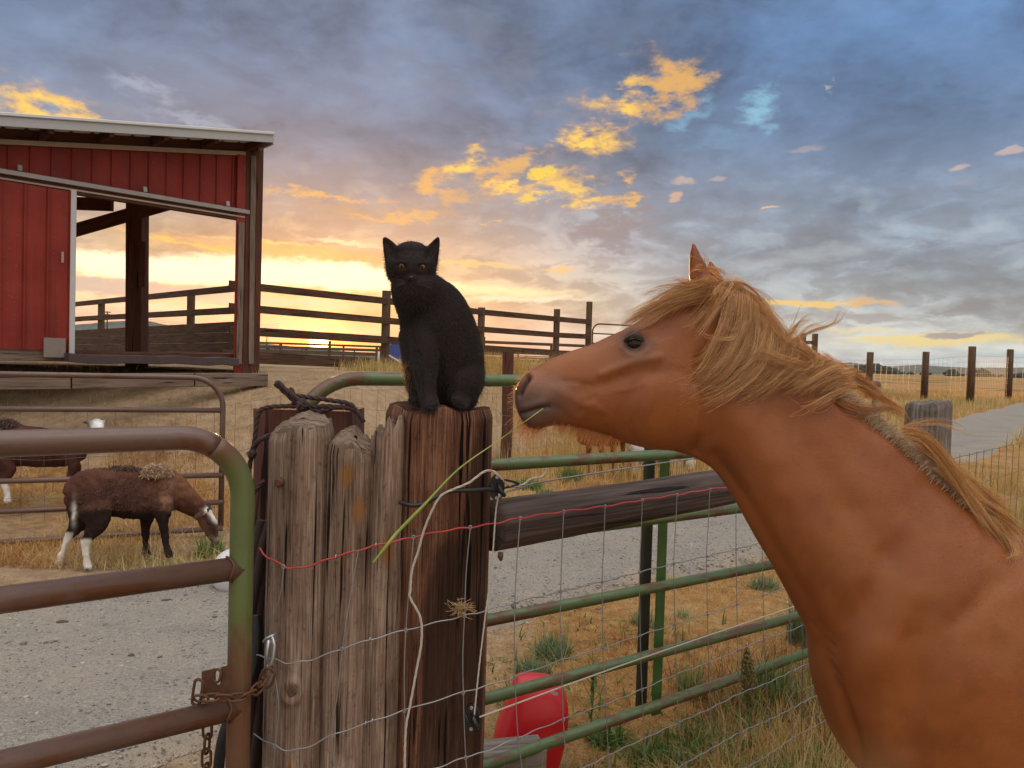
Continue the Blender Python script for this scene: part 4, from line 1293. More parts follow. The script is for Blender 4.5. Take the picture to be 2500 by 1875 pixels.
def _end_fn(g, b):
    f = g.noise(uvvec(g, 9, 16), 1.0, 6, 0.62, 0.5)
    ge = g.n('ShaderNodeNewGeometry'); sp = g.n('ShaderNodeSeparateXYZ'); g.put(sp.inputs[0], ge.outputs['Position'])
    k = g.mapr(g.m('ADD', sp.outputs[2], g.m('MULTIPLY', g.m('SUBTRACT', f, 0.5), 0.55)), 0.78, 0.98)
    k = g.m('MULTIPLY', k, g.mapr(g.m('ADD', sp.outputs[2], g.m('MULTIPLY', g.m('SUBTRACT', f, 0.5), 0.12)), 1.23, 1.31, 1.0, 0.0))
    col = g.mix(k, g.mix(f, (0.07, 0.026, 0.012), (0.165, 0.078, 0.042)), g.mix(f, (0.07, 0.085, 0.025), (0.13, 0.16, 0.055)))
    g.put(b.inputs['Base Color'], col)
    b.inputs['Roughness'].default_value = 0.5
    g.put(b.inputs['Normal'], g.bump(f, 0.2, 0.002))
M_end_pipe = material('green_end_tube', _end_fn)
M_green_strap = pipe_mat('green_strap_paint', (0.055, 0.125, 0.028), (0.13, 0.055, 0.025), 0.05)
M_dark_green = flat_mat('dirty_dark_green', (0.035, 0.035, 0.018), 0.7, 0, 0.4, 20)

# ------------------------------------------------------------------ timber posts
def post_fn(dark, mid, light, orange=0.0, burnt=False):
    def fn(g, b):
        f1 = g.noise(uvvec(g, 7.0, 240.0), 1.0, 7, 0.68, 0.35)
        f2 = g.noise(uvvec(g, 1.5, 22.0), 1.0, 5, 0.6, 0.6)
        f3 = g.noise(objvec(g, (1, 1, 0.7)), 9.0, 5, 0.6)
        f = g.m('ADD', g.m('ADD', g.m('MULTIPLY', f1, 0.44), g.m('MULTIPLY', f2, 0.36)), g.m('MULTIPLY', f3, 0.20))
        col = g.ramp(f, [(0.37, dark), (0.50, mid), (0.61, light)])
        sc = g.noise(uvvec(g, 40.0, 60.0), 1.0, 4, 0.7)
        col = g.mix(g.mapr(sc, 0.54, 0.70, 0.0, 0.45), col, tuple(c * 0.4 for c in dark))
        at = g.n('ShaderNodeAttribute'); at.attribute_name = 'wear'
        sp = g.n('ShaderNodeSeparateColor'); g.put(sp.inputs[0], at.outputs['Color'])
        og = g.mix(f1, (0.13, 0.05, 0.018), (0.40, 0.19, 0.065))
        col = g.mix(g.mapr(g.m('ADD', sp.outputs[0], g.m('MULTIPLY', g.m('SUBTRACT', f3, 0.5), 0.8)), 0.35, 0.6), col, og)      # fresh broken wood
        col = g.mix(g.m('MULTIPLY', g.mapr(g.m('ADD', sp.outputs[1], g.m('MULTIPLY', g.m('SUBTRACT', f3, 0.5), 0.7)), 0.4, 0.65), 0.75), col, (0.018, 0.010, 0.007))  # near-black areas
        crk = g.noise(uvvec(g, 1.3, 60), 1.0, 4, 0.55, 0.35)
        ck = g.mapr(crk, 0.355, 0.39)
        col = g.mix(ck, tuple(c * 0.25 for c in dark), col)
        g.put(b.inputs['Base Color'], col)
        b.inputs['Roughness'].default_value = 0.9
        b.inputs['Specular IOR Level'].default_value = 0.2
        h = g.m('ADD', g.m('ADD', f1, g.m('MULTIPLY', f2, 0.7)), ck)
        g.put(b.inputs['Normal'], g.bump(h, 0.9, 0.007))
    return fn

def make_post(name, label, c, R, ztop, mat, lobes, cracks, topfn, lean=(0, 0), orange=(), black=(), taper=0.02, knots=(), ragged=0.02, flat=0.0):
    """upright log with splits, bulges and a weathered top"""
    nu, nv = 190, 240
    th = np.linspace(0, 2 * np.pi, nu, endpoint=False)
    vz = np.linspace(0, 1, nv)
    TH, S = np.meshgrid(th, vz)
    prof = np.ones_like(TH)
    for a, w, dep in lobes:                                             # broad bulges / hollows round the log
        dd = np.abs((TH - a + np.pi) % (2 * np.pi) - np.pi)
        prof += dep * np.exp(-(dd / w) ** 2)
    Zraw = S * ztop
    wav = (fbm(TH * 3 + 3, Zraw * 2.5 + 1.7, 3) - 0.5) * 0.030
    gro = (fbm(np.cos(TH) * 13 + np.sin(TH) * 9 + 30, Zraw * 1.3 + np.sin(TH) * 7, 4) - 0.5) * 0.010
    fine = (fbm(np.cos(TH) * 22 + np.sin(TH) * 17 + 50, Zraw * 4, 3) - 0.5) * 0.014
    prof += wav + gro + fine
    for a, w, dep, z0, z1 in cracks:
        aa = a + 0.018 * np.sin(Zraw * 7 + a * 5) + 0.010 * np.sin(Zraw * 19 + a) + 0.05 * (fbm(Zraw * 6 + a * 9, a * 3.0 + Zraw * 0, 3) - 0.5)
        dd = np.abs((TH - aa + np.pi) % (2 * np.pi) - np.pi)
        prof -= dep * 0.8 * np.exp(-(dd / (w * (0.5 + 0.8 * fbm(Zraw * 3 + a, a * 5.0 + Zraw * 0, 3)))) ** 2) * sstep(z0, z0 + 0.15, Zraw) * (1 - sstep(z1 - 0.1, z1 + 0.02, Zraw))
    kn = np.zeros_like(prof)
    for a, z, rr in knots:
        dd = np.abs((TH - a + np.pi) % (2 * np.pi) - np.pi) * R
        q = np.hypot(dd, (Zraw - z) * 0.85) / rr
        prof += (0.10 * np.exp(-(q - 0.9) ** 2 * 6) - 0.05 * np.exp(-(q / 0.5) ** 2))
        kn = np.maximum(kn, np.exp(-(q / 0.55) ** 2))
    r = R * prof * (1 + taper * (1 - S))
    x, y = np.cos(TH) * r, np.sin(TH) * r
    tz = topfn(np.cos(th), np.sin(th)) + (fbm(np.cos(th) * 4 + 9, np.sin(th) * 4 + 5, 4) - 0.5) * ragged * 2
    k = np.clip((S - 0.72) / 0.28, 0, 1) ** 1.0
    z = Zraw + k * tz[None, :]
    # rounded arris
    edge = 1 - 0.06 * sstep(0.982, 1.0, S)
    x *= edge; y *= edge
    x = x + lean[0] * S + c[0]; y = y + lean[1] * S + c[1]
    V = [np.stack([x, y, z], -1).reshape(-1, 3)]
    UV = [np.stack([Zraw, TH * R], -1).reshape(-1, 2)]
    idx = np.arange(nu * nv).reshape(nv, nu)
    j1 = (np.arange(nu) + 1) % nu
    F = [np.stack([idx[:-1], idx[:-1][:, j1], idx[1:][:, j1], idx[1:]], -1).reshape(-1, 4)]
    # end grain, several rings inwards
    base = idx[-1]; off = nu * nv
    cx, cy = c[0] + lean[0], c[1] + lean[1]
    ex, ey = x[-1] - cx, y[-1] - cy
    for q in (0.9, 0.75, 0.55, 0.3, 0.06):
        xx, yy = cx + ex * q, cy + ey * q
        zz = ztop + topfn(np.cos(th) * q, np.sin(th) * q) + (fbm(xx * 60 + 4, yy * 60 + 9, 4) - 0.5) * ragged * 1.6 + 0.003
        V.append(np.stack([xx, yy, zz], -1)); UV.append(np.stack([xx * 4, yy * 4], -1))
        new = off + np.arange(nu)
        F.append(np.stack([base, base[j1], new[j1], new], -1))
        base = new; off += nu
    Vv = np.concatenate(V)
    me = np_mesh(name, Vv, F, uv=np.concatenate(UV))
    me2 = me
    wear = np.zeros((len(Vv), 4), dtype=np.float32); wear[:, 3] = 1
    ang = np.arctan2(Vv[:, 1] - c[1], Vv[:, 0] - c[0])
    for a, z0, ra, rz, amt in orange:
        dd = np.abs((ang - a + np.pi) % (2 * np.pi) - np.pi)
        wear[:, 0] = np.maximum(wear[:, 0], amt * np.exp(-((dd / ra) ** 2 + ((Vv[:, 2] - z0) / rz) ** 2)))
    for a, z0, ra, rz, amt in black:
        dd = np.abs((ang - a + np.pi) % (2 * np.pi) - np.pi)
        wear[:, 1] = np.maximum(wear[:, 1], amt * np.exp(-((dd / ra) ** 4 + ((Vv[:, 2] - z0) / rz) ** 4)))
    ca = me2.color_attributes.new('wear', 'FLOAT_COLOR', 'POINT'); ca.data.foreach_set('color', wear.ravel())
    T = thing(name, label, 'post', (c[0], c[1], 0))
    link_mesh('log', me2, mat, T)
    for (a, zz, rr) in knots:
        mb = MB()
        q = Vector((c[0] + math.cos(a) * (R * 0.985), c[1] + math.sin(a) * (R * 0.985), zz)); out = Vector((math.cos(a), math.sin(a), 0))
        rings, uvs = [], []
        sd = out.cross(Vector((0, 0, 1)))
        for s_, o in ((0.62, -0.004), (0.5, 0.004), (0.28, 0.005), (0.08, 0.003)):
            rings.append([q + out * o + (sd * math.cos(t) * 0.9 + Vector((0, 0, 1.15)) * math.sin(t)) * rr * s_ * (1 + 0.08 * math.sin(3 * t + a)) for t in np.linspace(0, 6.283, 15)[:-1]])
            uvs.append([(s_ * 0.1, 0.02 * i) for i in range(14)])
        mb.grid(rings, uvs); mb.build('knot', M_knot, T)
    return T

M_post_grey = material('grey_weathered_log', post_fn((0.070, 0.038, 0.027), (0.250, 0.168, 0.122), (0.45, 0.34, 0.265)))
M_post_brown = material('brown_split_log', post_fn((0.036, 0.014, 0.009), (0.165, 0.072, 0.042), (0.34, 0.19, 0.12)))
M_knot = wood_mat('knot_wood', (0.05, 0.03, 0.02), (0.13, 0.085, 0.06), (0.22, 0.15, 0.11), grain=4)
FRONT = -math.pi / 2
CAT_POST = Vector((P(1074, 1000, 1.95).x, P(1074, 1000, 1.95).y, 0))
def posts():
    # weathered left post
    c = P(737, 1100, 1.85)
    make_post('fence_post', 'grey weathered round post nearest the gate chain, slanted worn top', (c.x, c.y), 0.0755, 1.355, M_post_grey,
              [(FRONT - 0.5, 0.5, 0.03), (FRONT + 0.35, 0.16, -0.022)], [(FRONT - 0.12, 0.02, 0.03, 0.2, 1.2), (FRONT + 0.9, 0.025, 0.035, 0.1, 1.3), (FRONT - 1.0, 0.02, 0.03, 0.0, 1.2), (FRONT + 0.5, 0.02, 0.02, 0.4, 1.0)],
              lambda a, b: -0.012 + 0.016 * b - 0.034 * np.clip(-a, 0, 1) ** 2 - 0.008 * np.clip(a, 0, 1), orange=[(FRONT + 0.2, 1.30, 0.5, 0.05, 0.45), (FRONT + 0.1, 0.50, 0.10, 0.06, 1.0)],
              knots=[(FRONT + 0.12, 0.715, 0.022), (FRONT - 0.72, 0.50, 0.014), (FRONT + 0.42, 0.49, 0.020)], ragged=0.012)
    # split middle post: three pieces standing together
    T = thing('fence_post', 'grey post split down its length with ragged broken top and orange rot', 'post', (P(890, 1100, 1.84).x, P(890, 1100, 1.84).y, 0))
    for (x, d, R, zt, lob, tf, org, crk, kn) in (
        (868, 1.845, 0.064, 1.30, [(FRONT + 0.6, 0.5, 0.06), (FRONT - 0.9, 0.4, 0.05)], lambda a, b: 0.014 * np.sin(3.2 * a + 2.6) - 0.012 * np.clip(-b, 0, 1) + 0.008 * b, [(FRONT - 0.05, 1.22, 0.5, 0.06, 0.62), (FRONT + 0.35, 1.15, 0.4, 0.07, 0.62), (FRONT - 0.2, 1.02, 0.2, 0.10, 0.5)], [(FRONT + 0.1, 0.025, 0.10, 0.0, 1.3), (FRONT - 0.55, 0.02, 0.05, 0.0, 1.25), (FRONT + 0.75, 0.025, 0.06, 0.2, 1.3)], [(FRONT + 0.0, 0.50, 0.030)]),
        (946, 1.835, 0.040, 1.335, [(FRONT, 0.8, 0.10)], lambda a, b: 0.02 * a + 0.012 * np.sin(9 * a), [(FRONT + 0.3, 1.05, 0.9, 0.07, 0.62)], [(FRONT - 0.5, 0.04, 0.08, 0, 1.3), (FRONT + 0.5, 0.03, 0.06, 0, 1.1)], []),
    ):
        q = P(x, 1100, d)
        o = make_post('fence_post', 'x', (q.x, q.y), R, zt, M_post_grey, lob, crk, tf, orange=org, knots=kn, ragged=0.022)
        for ch in list(o.children):
            off = o.location - T.location
            ch.parent = T; ch.name = 'split_log' if ch.name.startswith('log') else 'knot'
            ch.data.transform(Matrix.Translation(off))
        bpy.data.objects.remove(o)
    # thick post with the cat
    c = CAT_POST
    make_post('fence_post', 'thick brown cracked post the cat sits on', (c.x, c.y), 0.134, 1.378, M_post_brown,
              [(FRONT + 0.75, 0.12, -0.035), (FRONT - 0.75, 0.25, 0.02), (FRONT + 1.1, 0.2, 0.025)],
              [(FRONT + a, w, dep, z0, z1) for a, w, dep, z0, z1 in ((-0.9, .035, .05, 0, 1.4), (-0.55, .03, .045, .5, 1.4), (-0.28, .035, .06, .9, 1.4), (-0.05, .03, .05, .2, 1.4), (0.16, .03, .055, .7, 1.4), (0.36, .035, .05, 0, 1.4), (0.52, .04, .10, 0, 1.4), (0.72, .06, .07, 0, 1.4), (1.0, .03, .045, .3, 1.4), (-0.4, .08, .07, 0, 0.95), (0.2, .12, .05, 0.1, 1.0))],
              lambda a, b: 0.006 * np.sin(7 * a + 1) - 0.012 * np.clip(a - 0.45, 0, 1), orange=[(FRONT - 0.25, 1.27, 0.07, 0.10, 0.55), (FRONT + 0.12, 1.22, 0.07, 0.10, 0.45), (FRONT + 0.0, 0.75, 0.08, 0.20, 0.4)],
              black=[(FRONT + 0.45, 0.62, 0.62, 0.50, 1.0), (FRONT + 1.0, 0.9, 0.30, 0.6, 0.8)], ragged=0.010)
    # squared hinge timber behind
    c = P(757, 1100, 2.22)
    T = thing('gate_post', 'dark red square timber behind the grey posts with rope tied round it', 'post', (c.x, c.y, 0))
    mb = MB(); zt = P(757, 1003, 2.1).z
    mb.beam((c.x, c.y, -0.1), (c.x, c.y, zt), 0.275, 0.20, up=(0, 1, 0), ch=0.014, wob=0.002, seg=8); mb.build('timber', M_barn_red_post, T)
    # round brace log, big post to horse
    a, b = P(1195, 1285, 1.985), P(2262, 1128, 4.09)
    a.z = b.z = 1.073
    n, m = 150, 96
    t = np.linspace(0, 1, n); th = np.linspace(0, 2 * np.pi, m, endpoint=False)
    ax = (b - a).normalized(); sd = ax.cross(Vector((0, 0, 1))).normalized(); up = sd.cross(ax)
    L = (b - a).length
    TT, TH = np.meshgrid(t, th, indexing='ij')
    r = 0.0640 * (1 + (fbm(TT * L * 1.4, np.cos(TH) * 3 + np.sin(TH) * 4 + 20, 4) - 0.5) * 0.16 + (fbm(TT * L * 3, TH * 9, 3) - 0.5) * 0.07)
    for ang, w, dep, ph in ((1.9, .05, .22, 0), (2.35, .03, .16, 1), (2.75, .035, .16, 2), (3.15, .04, .22, 3), (3.5, .03, .14, 4), (1.4, .06, .25, 5), (3.9, .025, .10, 6)):
        aa = ang + 0.10 * np.sin(TT * L * 3.1 + ph) + 0.05 * np.sin(TT * L * 9 + ph)
        dd = np.abs((TH - aa + np.pi) % (2 * np.pi) - np.pi)
        r -= 0.064 * dep * np.exp(-(dd / w) ** 2) * sstep(0.3, 0.5, fbm(TT * L * 1.1 + ph * 7, TT * 0 + ph, 2))
    A_, S_, U_ = np.array(a), np.array(sd), np.array(up)
    V = A_ + np.array(ax) * (TT * L)[..., None] + S_ * (np.cos(TH) * r)[..., None] + U_ * (np.sin(TH) * r)[..., None]
    idx = np.arange(n * m).reshape(n, m); j1 = (np.arange(m) + 1) % m
    F = [np.stack([idx[:-1], idx[:-1][:, j1], idx[1:][:, j1], idx[1:]], -1).reshape(-1, 4)]
    me = np_mesh('brace_log', np.concatenate([V.reshape(-1, 3), [tuple(a), tuple(b)]]), F + [np.stack([np.full(m, n * m), idx[0][j1], idx[0]], -1)], uv=np.concatenate([np.stack([TT * L, TH * 0.064], -1).reshape(-1, 2), [[0, 0], [0, 0]]]))
    T = thing('brace_rail', 'horizontal round timber rail running from the thick post behind the red wire', 'rail', a)
    link_mesh('log', me, M_rail_log, T)
    mb = MB(); q = P(1222, 1348, 1.86); mb.tube([q, q + Vector((0, 0, -0.012)), q + Vector((0.002, -0.004, -0.02))], [0.006, 0.007, 0.003], 10); mb.build('bolt_end', M_rust, T)
    # old grey post beyond the horse's neck
    c = P(2262, 1100, 3.95)
    make_post('fence_post', 'stubby grey post with fluted grain behind the horse mane', (c.x, c.y), 0.108, P(2262, 984, 3.95).z, M_post_stub,
              [(FRONT + 0.4, 0.3, 0.05)], [(FRONT + q * 0.22, 0.04, 0.06 + 0.03 * (i % 3), 0, 1.5) for i, q in enumerate(range(-6, 7))], lambda a, b: 0.012 * a, ragged=0.018)

M_post_stub = material('grey_stub_log', post_fn((0.09, 0.07, 0.06), (0.21, 0.17, 0.15), (0.34, 0.29, 0.26)))
M_barn_red_post = wood_mat('red_brown_timber', (0.050, 0.020, 0.014), (0.105, 0.042, 0.030), (0.16, 0.075, 0.055))

# ------------------------------------------------------------------ wires, ropes, chain
def dfence(x):
    if x >= 1215:
        k = (min(x, 2600) - 1250) / 1875.0
        return 1.948 / (1 - 0.955 * k) - 0.085
    return float(np.interp(x, [600, 640, 672, 700, 740, 790, 850, 930, 975, 1010, 1080, 1150, 1190, 1215], [1.86, 1.80, 1.762, 1.752, 1.750, 1.752, 1.752, 1.765, 1.775, 1.79, 1.795, 1.81, 1.835, 1.852]))

WIRES = [
    [(634, 1338), (645, 1354), (690, 1380), (715, 1388), (760, 1380), (810, 1362), (870, 1345), (920, 1331), (980, 1318), (1010, 1311), (1090, 1295), (1150, 1287), (1212, 1277), (1270, 1265), (1376, 1249), (1477, 1236), (1568, 1221), (1653, 1208), (1733, 1195), (1850, 1178)],
    [(627, 1600), (665, 1608), (700, 1619), (732, 1616), (770, 1608), (836, 1583), (903, 1562), (991, 1538), (1086, 1515), (1134, 1503), (1181, 1492), (1257, 1471), (1369, 1444), (1470, 1420), (1561, 1397), (1645, 1376), (1725, 1358), (1797, 1341), (1860, 1325), (1960, 1302)],
    [(620, 1793), (672, 1821), (703, 1832), (748, 1825), (811, 1795), (909, 1761), (988, 1734), (1131, 1690), (1181, 1676), (1257, 1652), (1371, 1612), (1472, 1582), (1563, 1551), (1647, 1525), (1727, 1500), (1799, 1475), (1863, 1453), (1925, 1434), (2020, 1402)],
    [(900, 1925), (985, 1897), (1074, 1872), (1137, 1848), (1181, 1836), (1265, 1801), (1375, 1756), (1479, 1719), (1567, 1683), (1652, 1646), (1730, 1618), (1801, 1588), (1865, 1560), (1930, 1539), (2010, 1505)],
    [(1190, 1960), (1300, 1920), (1425, 1875), (1485, 1844), (1573, 1803), (1657, 1764), (1734, 1730), (1805, 1694), (1872, 1668), (1934, 1638), (1990, 1612), (2080, 1575)],
    [(1420, 1985), (1560, 1920), (1670, 1865), (1740, 1826), (1807, 1788), (1876, 1758), (1936, 1728), (1992, 1698), (2080, 1655)],
    [(1560, 2000), (1700, 1935), (1820, 1875), (1880, 1840), (1936, 1801), (1990, 1772), (2080, 1725)],
]
STAYS = [
    [(693, 1383), (685, 1450), (662, 1530), (665, 1608), (680, 1720), (672, 1821), (665, 1900)],
    [(875, 1343), (848, 1500), (836, 1583), (824, 1690), (811, 1795), (820, 1900)],
    [(1010, 1311), (1000, 1420), (991, 1538), (987, 1640), (988, 1734), (990, 1900)],
    [(1148, 1287), (1138, 1400), (1134, 1503), (1130, 1600), (1131, 1690), (1137, 1848), (1145, 1920)],
    [(1270, 1265), (1262, 1370), (1257, 1471), (1256, 1560), (1257, 1652), (1265, 1801), (1278, 1900)],
    [(1376, 1249), (1372, 1340), (1369, 1444), (1368, 1530), (1371, 1612), (1375, 1756), (1386, 1900)],
    [(1477, 1236), (1474, 1330), (1470, 1420), (1471, 1500), (1472, 1582), (1479, 1719), (1485, 1844), (1490, 1930)],
    [(1568, 1221), (1565, 1310), (1561, 1397), (1562, 1480), (1563, 1551), (1567, 1683), (1573, 1803), (1578, 1900)],
    [(1653, 1208), (1649, 1290), (1645, 1376), (1646, 1450), (1647, 1525), (1652, 1646), (1657, 1764), (1670, 1865), (1675, 1930)],
    [(1733, 1195), (1729, 1280), (1725, 1358), (1726, 1430), (1727, 1500), (1730, 1618), (1734, 1730), (1740, 1826), (1744, 1920)],
    [(1797, 1186), (1797, 1341), (1798, 1410), (1799, 1475), (1801, 1588), (1805, 1694), (1807, 1788), (1812, 1880)],
    [(1852, 1178), (1860, 1325), (1863, 1453), (1865, 1560), (1872, 1668), (1876, 1758), (1880, 1840), (1884, 1900)],
    [(1915, 1168), (1922, 1310), (1925, 1434), (1930, 1539), (1934, 1638), (1936, 1728), (1936, 1801), (1938, 1880)],
]
def near_wires():
    T = thing('wire_fence', 'wire mesh fence with a red top wire stretched across the posts and under the horse', 'fence', P(1215, 1700, 1.85))
    for i, w in enumerate(WIRES):
        mb = MB(); c = curve_pts([P(x, y, dfence(x)) for x, y in w], 150)
        c[:, 2] += 0.0016 * np.sin(np.arange(len(c)) * 0.85 + i)          # crimp
        mb.tube(c, 0.0021 if i == 0 else 0.0016, 8, caps=False)
        o = mb.build('top_wire' if i == 0 else 'line_wire', M_red_wire if i == 0 else M_wire, T)
        if i == 0:
            o['label'] = 'red coated top wire'
    for s in STAYS:
        mb = MB(); c = curve_pts([P(x, y, dfence(x) - 0.0035) for x, y in s], 60); mb.tube(c, 0.0014, 6, caps=False); mb.build('stay_wire', M_wire, T)
        for (x, y) in s:
            for w in WIRES:
                if any(abs(x - q[0]) < 4 and abs(y - q[1]) < 6 for q in w):
                    mb = MB(); p = P(x, y, dfence(x))
                    mb.tube([p + Vector((0.0034 * math.cos(t), -0.003, 0.0045 * math.sin(t))) for t in np.linspace(0, 6.283, 9)[:-1]], 0.0015, 5, closed=True); mb.build('knot', M_wire, T)
    # run of the fence on the far side of the horse
    a, b = P(1990, 1000, dfence(1990)), P(2262, 1000, 3.86)
    dirv = (b - a); dirv.z = 0; dirv.normalize()
    zs = [1.055, 0.87, 0.70, 0.55, 0.42, 0.31, 0.2, 0.09]
    e0, e1 = Vector((a.x, a.y, 0)), Vector((a.x, a.y, 0)) + dirv * 4.6
    for k, z in enumerate(zs):
        mb = MB(); pts = [e0.lerp(e1, t) + Vector((0, 0, z + 0.002 * math.sin(i * 1.3 + k) - 0.012 * math.sin(t * 6.3))) for i, t in enumerate(np.linspace(0, 1, 80))]; mb.tube(pts, 0.0018, 6, caps=False); mb.build('line_wire', M_wire_dull, T)
    for i in range(0, 32):
        q = e0 + dirv * (0.145 * i); mb = MB(); le = random.uniform(-0.012, 0.012)
        mb.tube([q + Vector((0, 0, 0.03)), q + Vector((le, 0, 0.5)), q + Vector((le * 0.5, 0, 1.06))], 0.0016, 6, caps=False); mb.build('stay_wire', M_wire_dull, T)
    # staples and the bolt on the grey post
    for x, y in ((918, 1331), (903, 1562), (909, 1761), (893, 1767), (820, 1360)):
        mb = MB(); p = P(x, y, dfence(x) - 0.004); mb.tube([p + Vector((0, 0.01, 0.006)), p + Vector((0, -0.002, 0.004)), p + Vector((0, -0.002, -0.004)), p + Vector((0, 0.01, -0.006))], 0.0014, 6); mb.build('staple', M_steel, T)
    p = P(684, 1178, 1.772); mb = MB(); mb.tube([p + Vector((0, 0.02, 0)), p + Vector((-0.003, -0.004, 0)), p + Vector((-0.004, -0.008, 0))], [0.011, 0.011, 0.008], 14)
    tag(mb.build('bolt', M_rust, at=p), 'rusty bolt head in the upper left of the grey post', 'bolt')

def rope(name, lab, cat, ctrl, r, mat, n=120, twist=0.0, group=None, frayed=False):
    c = curve_pts(ctrl, n)
    mb = MB()
    if twist:
        T = np.gradient(c, axis=0); T /= np.linalg.norm(T, axis=1)[:, None]
        U = np.cross(T, [0.2, 0.9, 0.4]); U /= np.linalg.norm(U, axis=1)[:, None]; W = np.cross(T, U)
        s = np.concatenate([[0], np.cumsum(np.linalg.norm(np.diff(c, axis=0), axis=1))])
        for k in range(3):
            ph = s / (r * twist) + k * 2 * math.pi / 3
            mb.tube(c + (U * np.cos(ph)[:, None] + W * np.sin(ph)[:, None]) * r * 0.5, r * 0.62, 7)
    else:
        mb.tube(c, r, 9)
    return tag(mb.build(name, mat, at=Vector(ctrl[0])), lab, cat, group)

def link_pts(c, ax, nr, L, W, n=20):
    """stadium-shaped chain link"""
    c = Vector(c); ax = Vector(ax).normalized(); nr = Vector(nr); nr = (nr - ax * nr.dot(ax)).normalized(); sd = ax.cross(nr)
    pts = []
    for t in np.linspace(0, 2 * math.pi, n, endpoint=False):
        a, b = math.cos(t), math.sin(t)
        pts.append(c + ax * ((L - W) / 2 * (1 if a > 0 else -1) * min(1, abs(a) * 6) + W / 2 * a) + sd * (W / 2 * b))
    return pts

def chain(name, lab, ctrl, pitch, wid, r, mat, start_n=(0, 1, 0)):
    c = curve_pts(ctrl, 200)
    s = np.concatenate([[0], np.cumsum(np.linalg.norm(np.diff(c, axis=0), axis=1))])
    T = thing(name, lab, 'chain', ctrl[0])
    k, q = 0, pitch * 0.5
    while q < s[-1]:
        at = lambda u: Vector([float(np.interp(u, s, c[:, i])) for i in range(3)])
        ax = at(min(q + pitch * 0.4, s[-1])) - at(max(q - pitch * 0.4, 0))
        nr = Vector(start_n) if k % 2 == 0 else Vector(start_n).cross(ax)
        if k % 2 == 0:
            nr = nr + Vector((0, 0, 0.5))
        else:
            nr = (Vector(start_n) + Vector((0, 0, 0.5))).cross(ax)
        mb = MB(); mb.tube(link_pts(at(q), ax, nr, pitch + 2 * r * 1.6, wid), r, 8, closed=True); mb.build('link', mat, T)
        q += pitch; k += 1
    return T

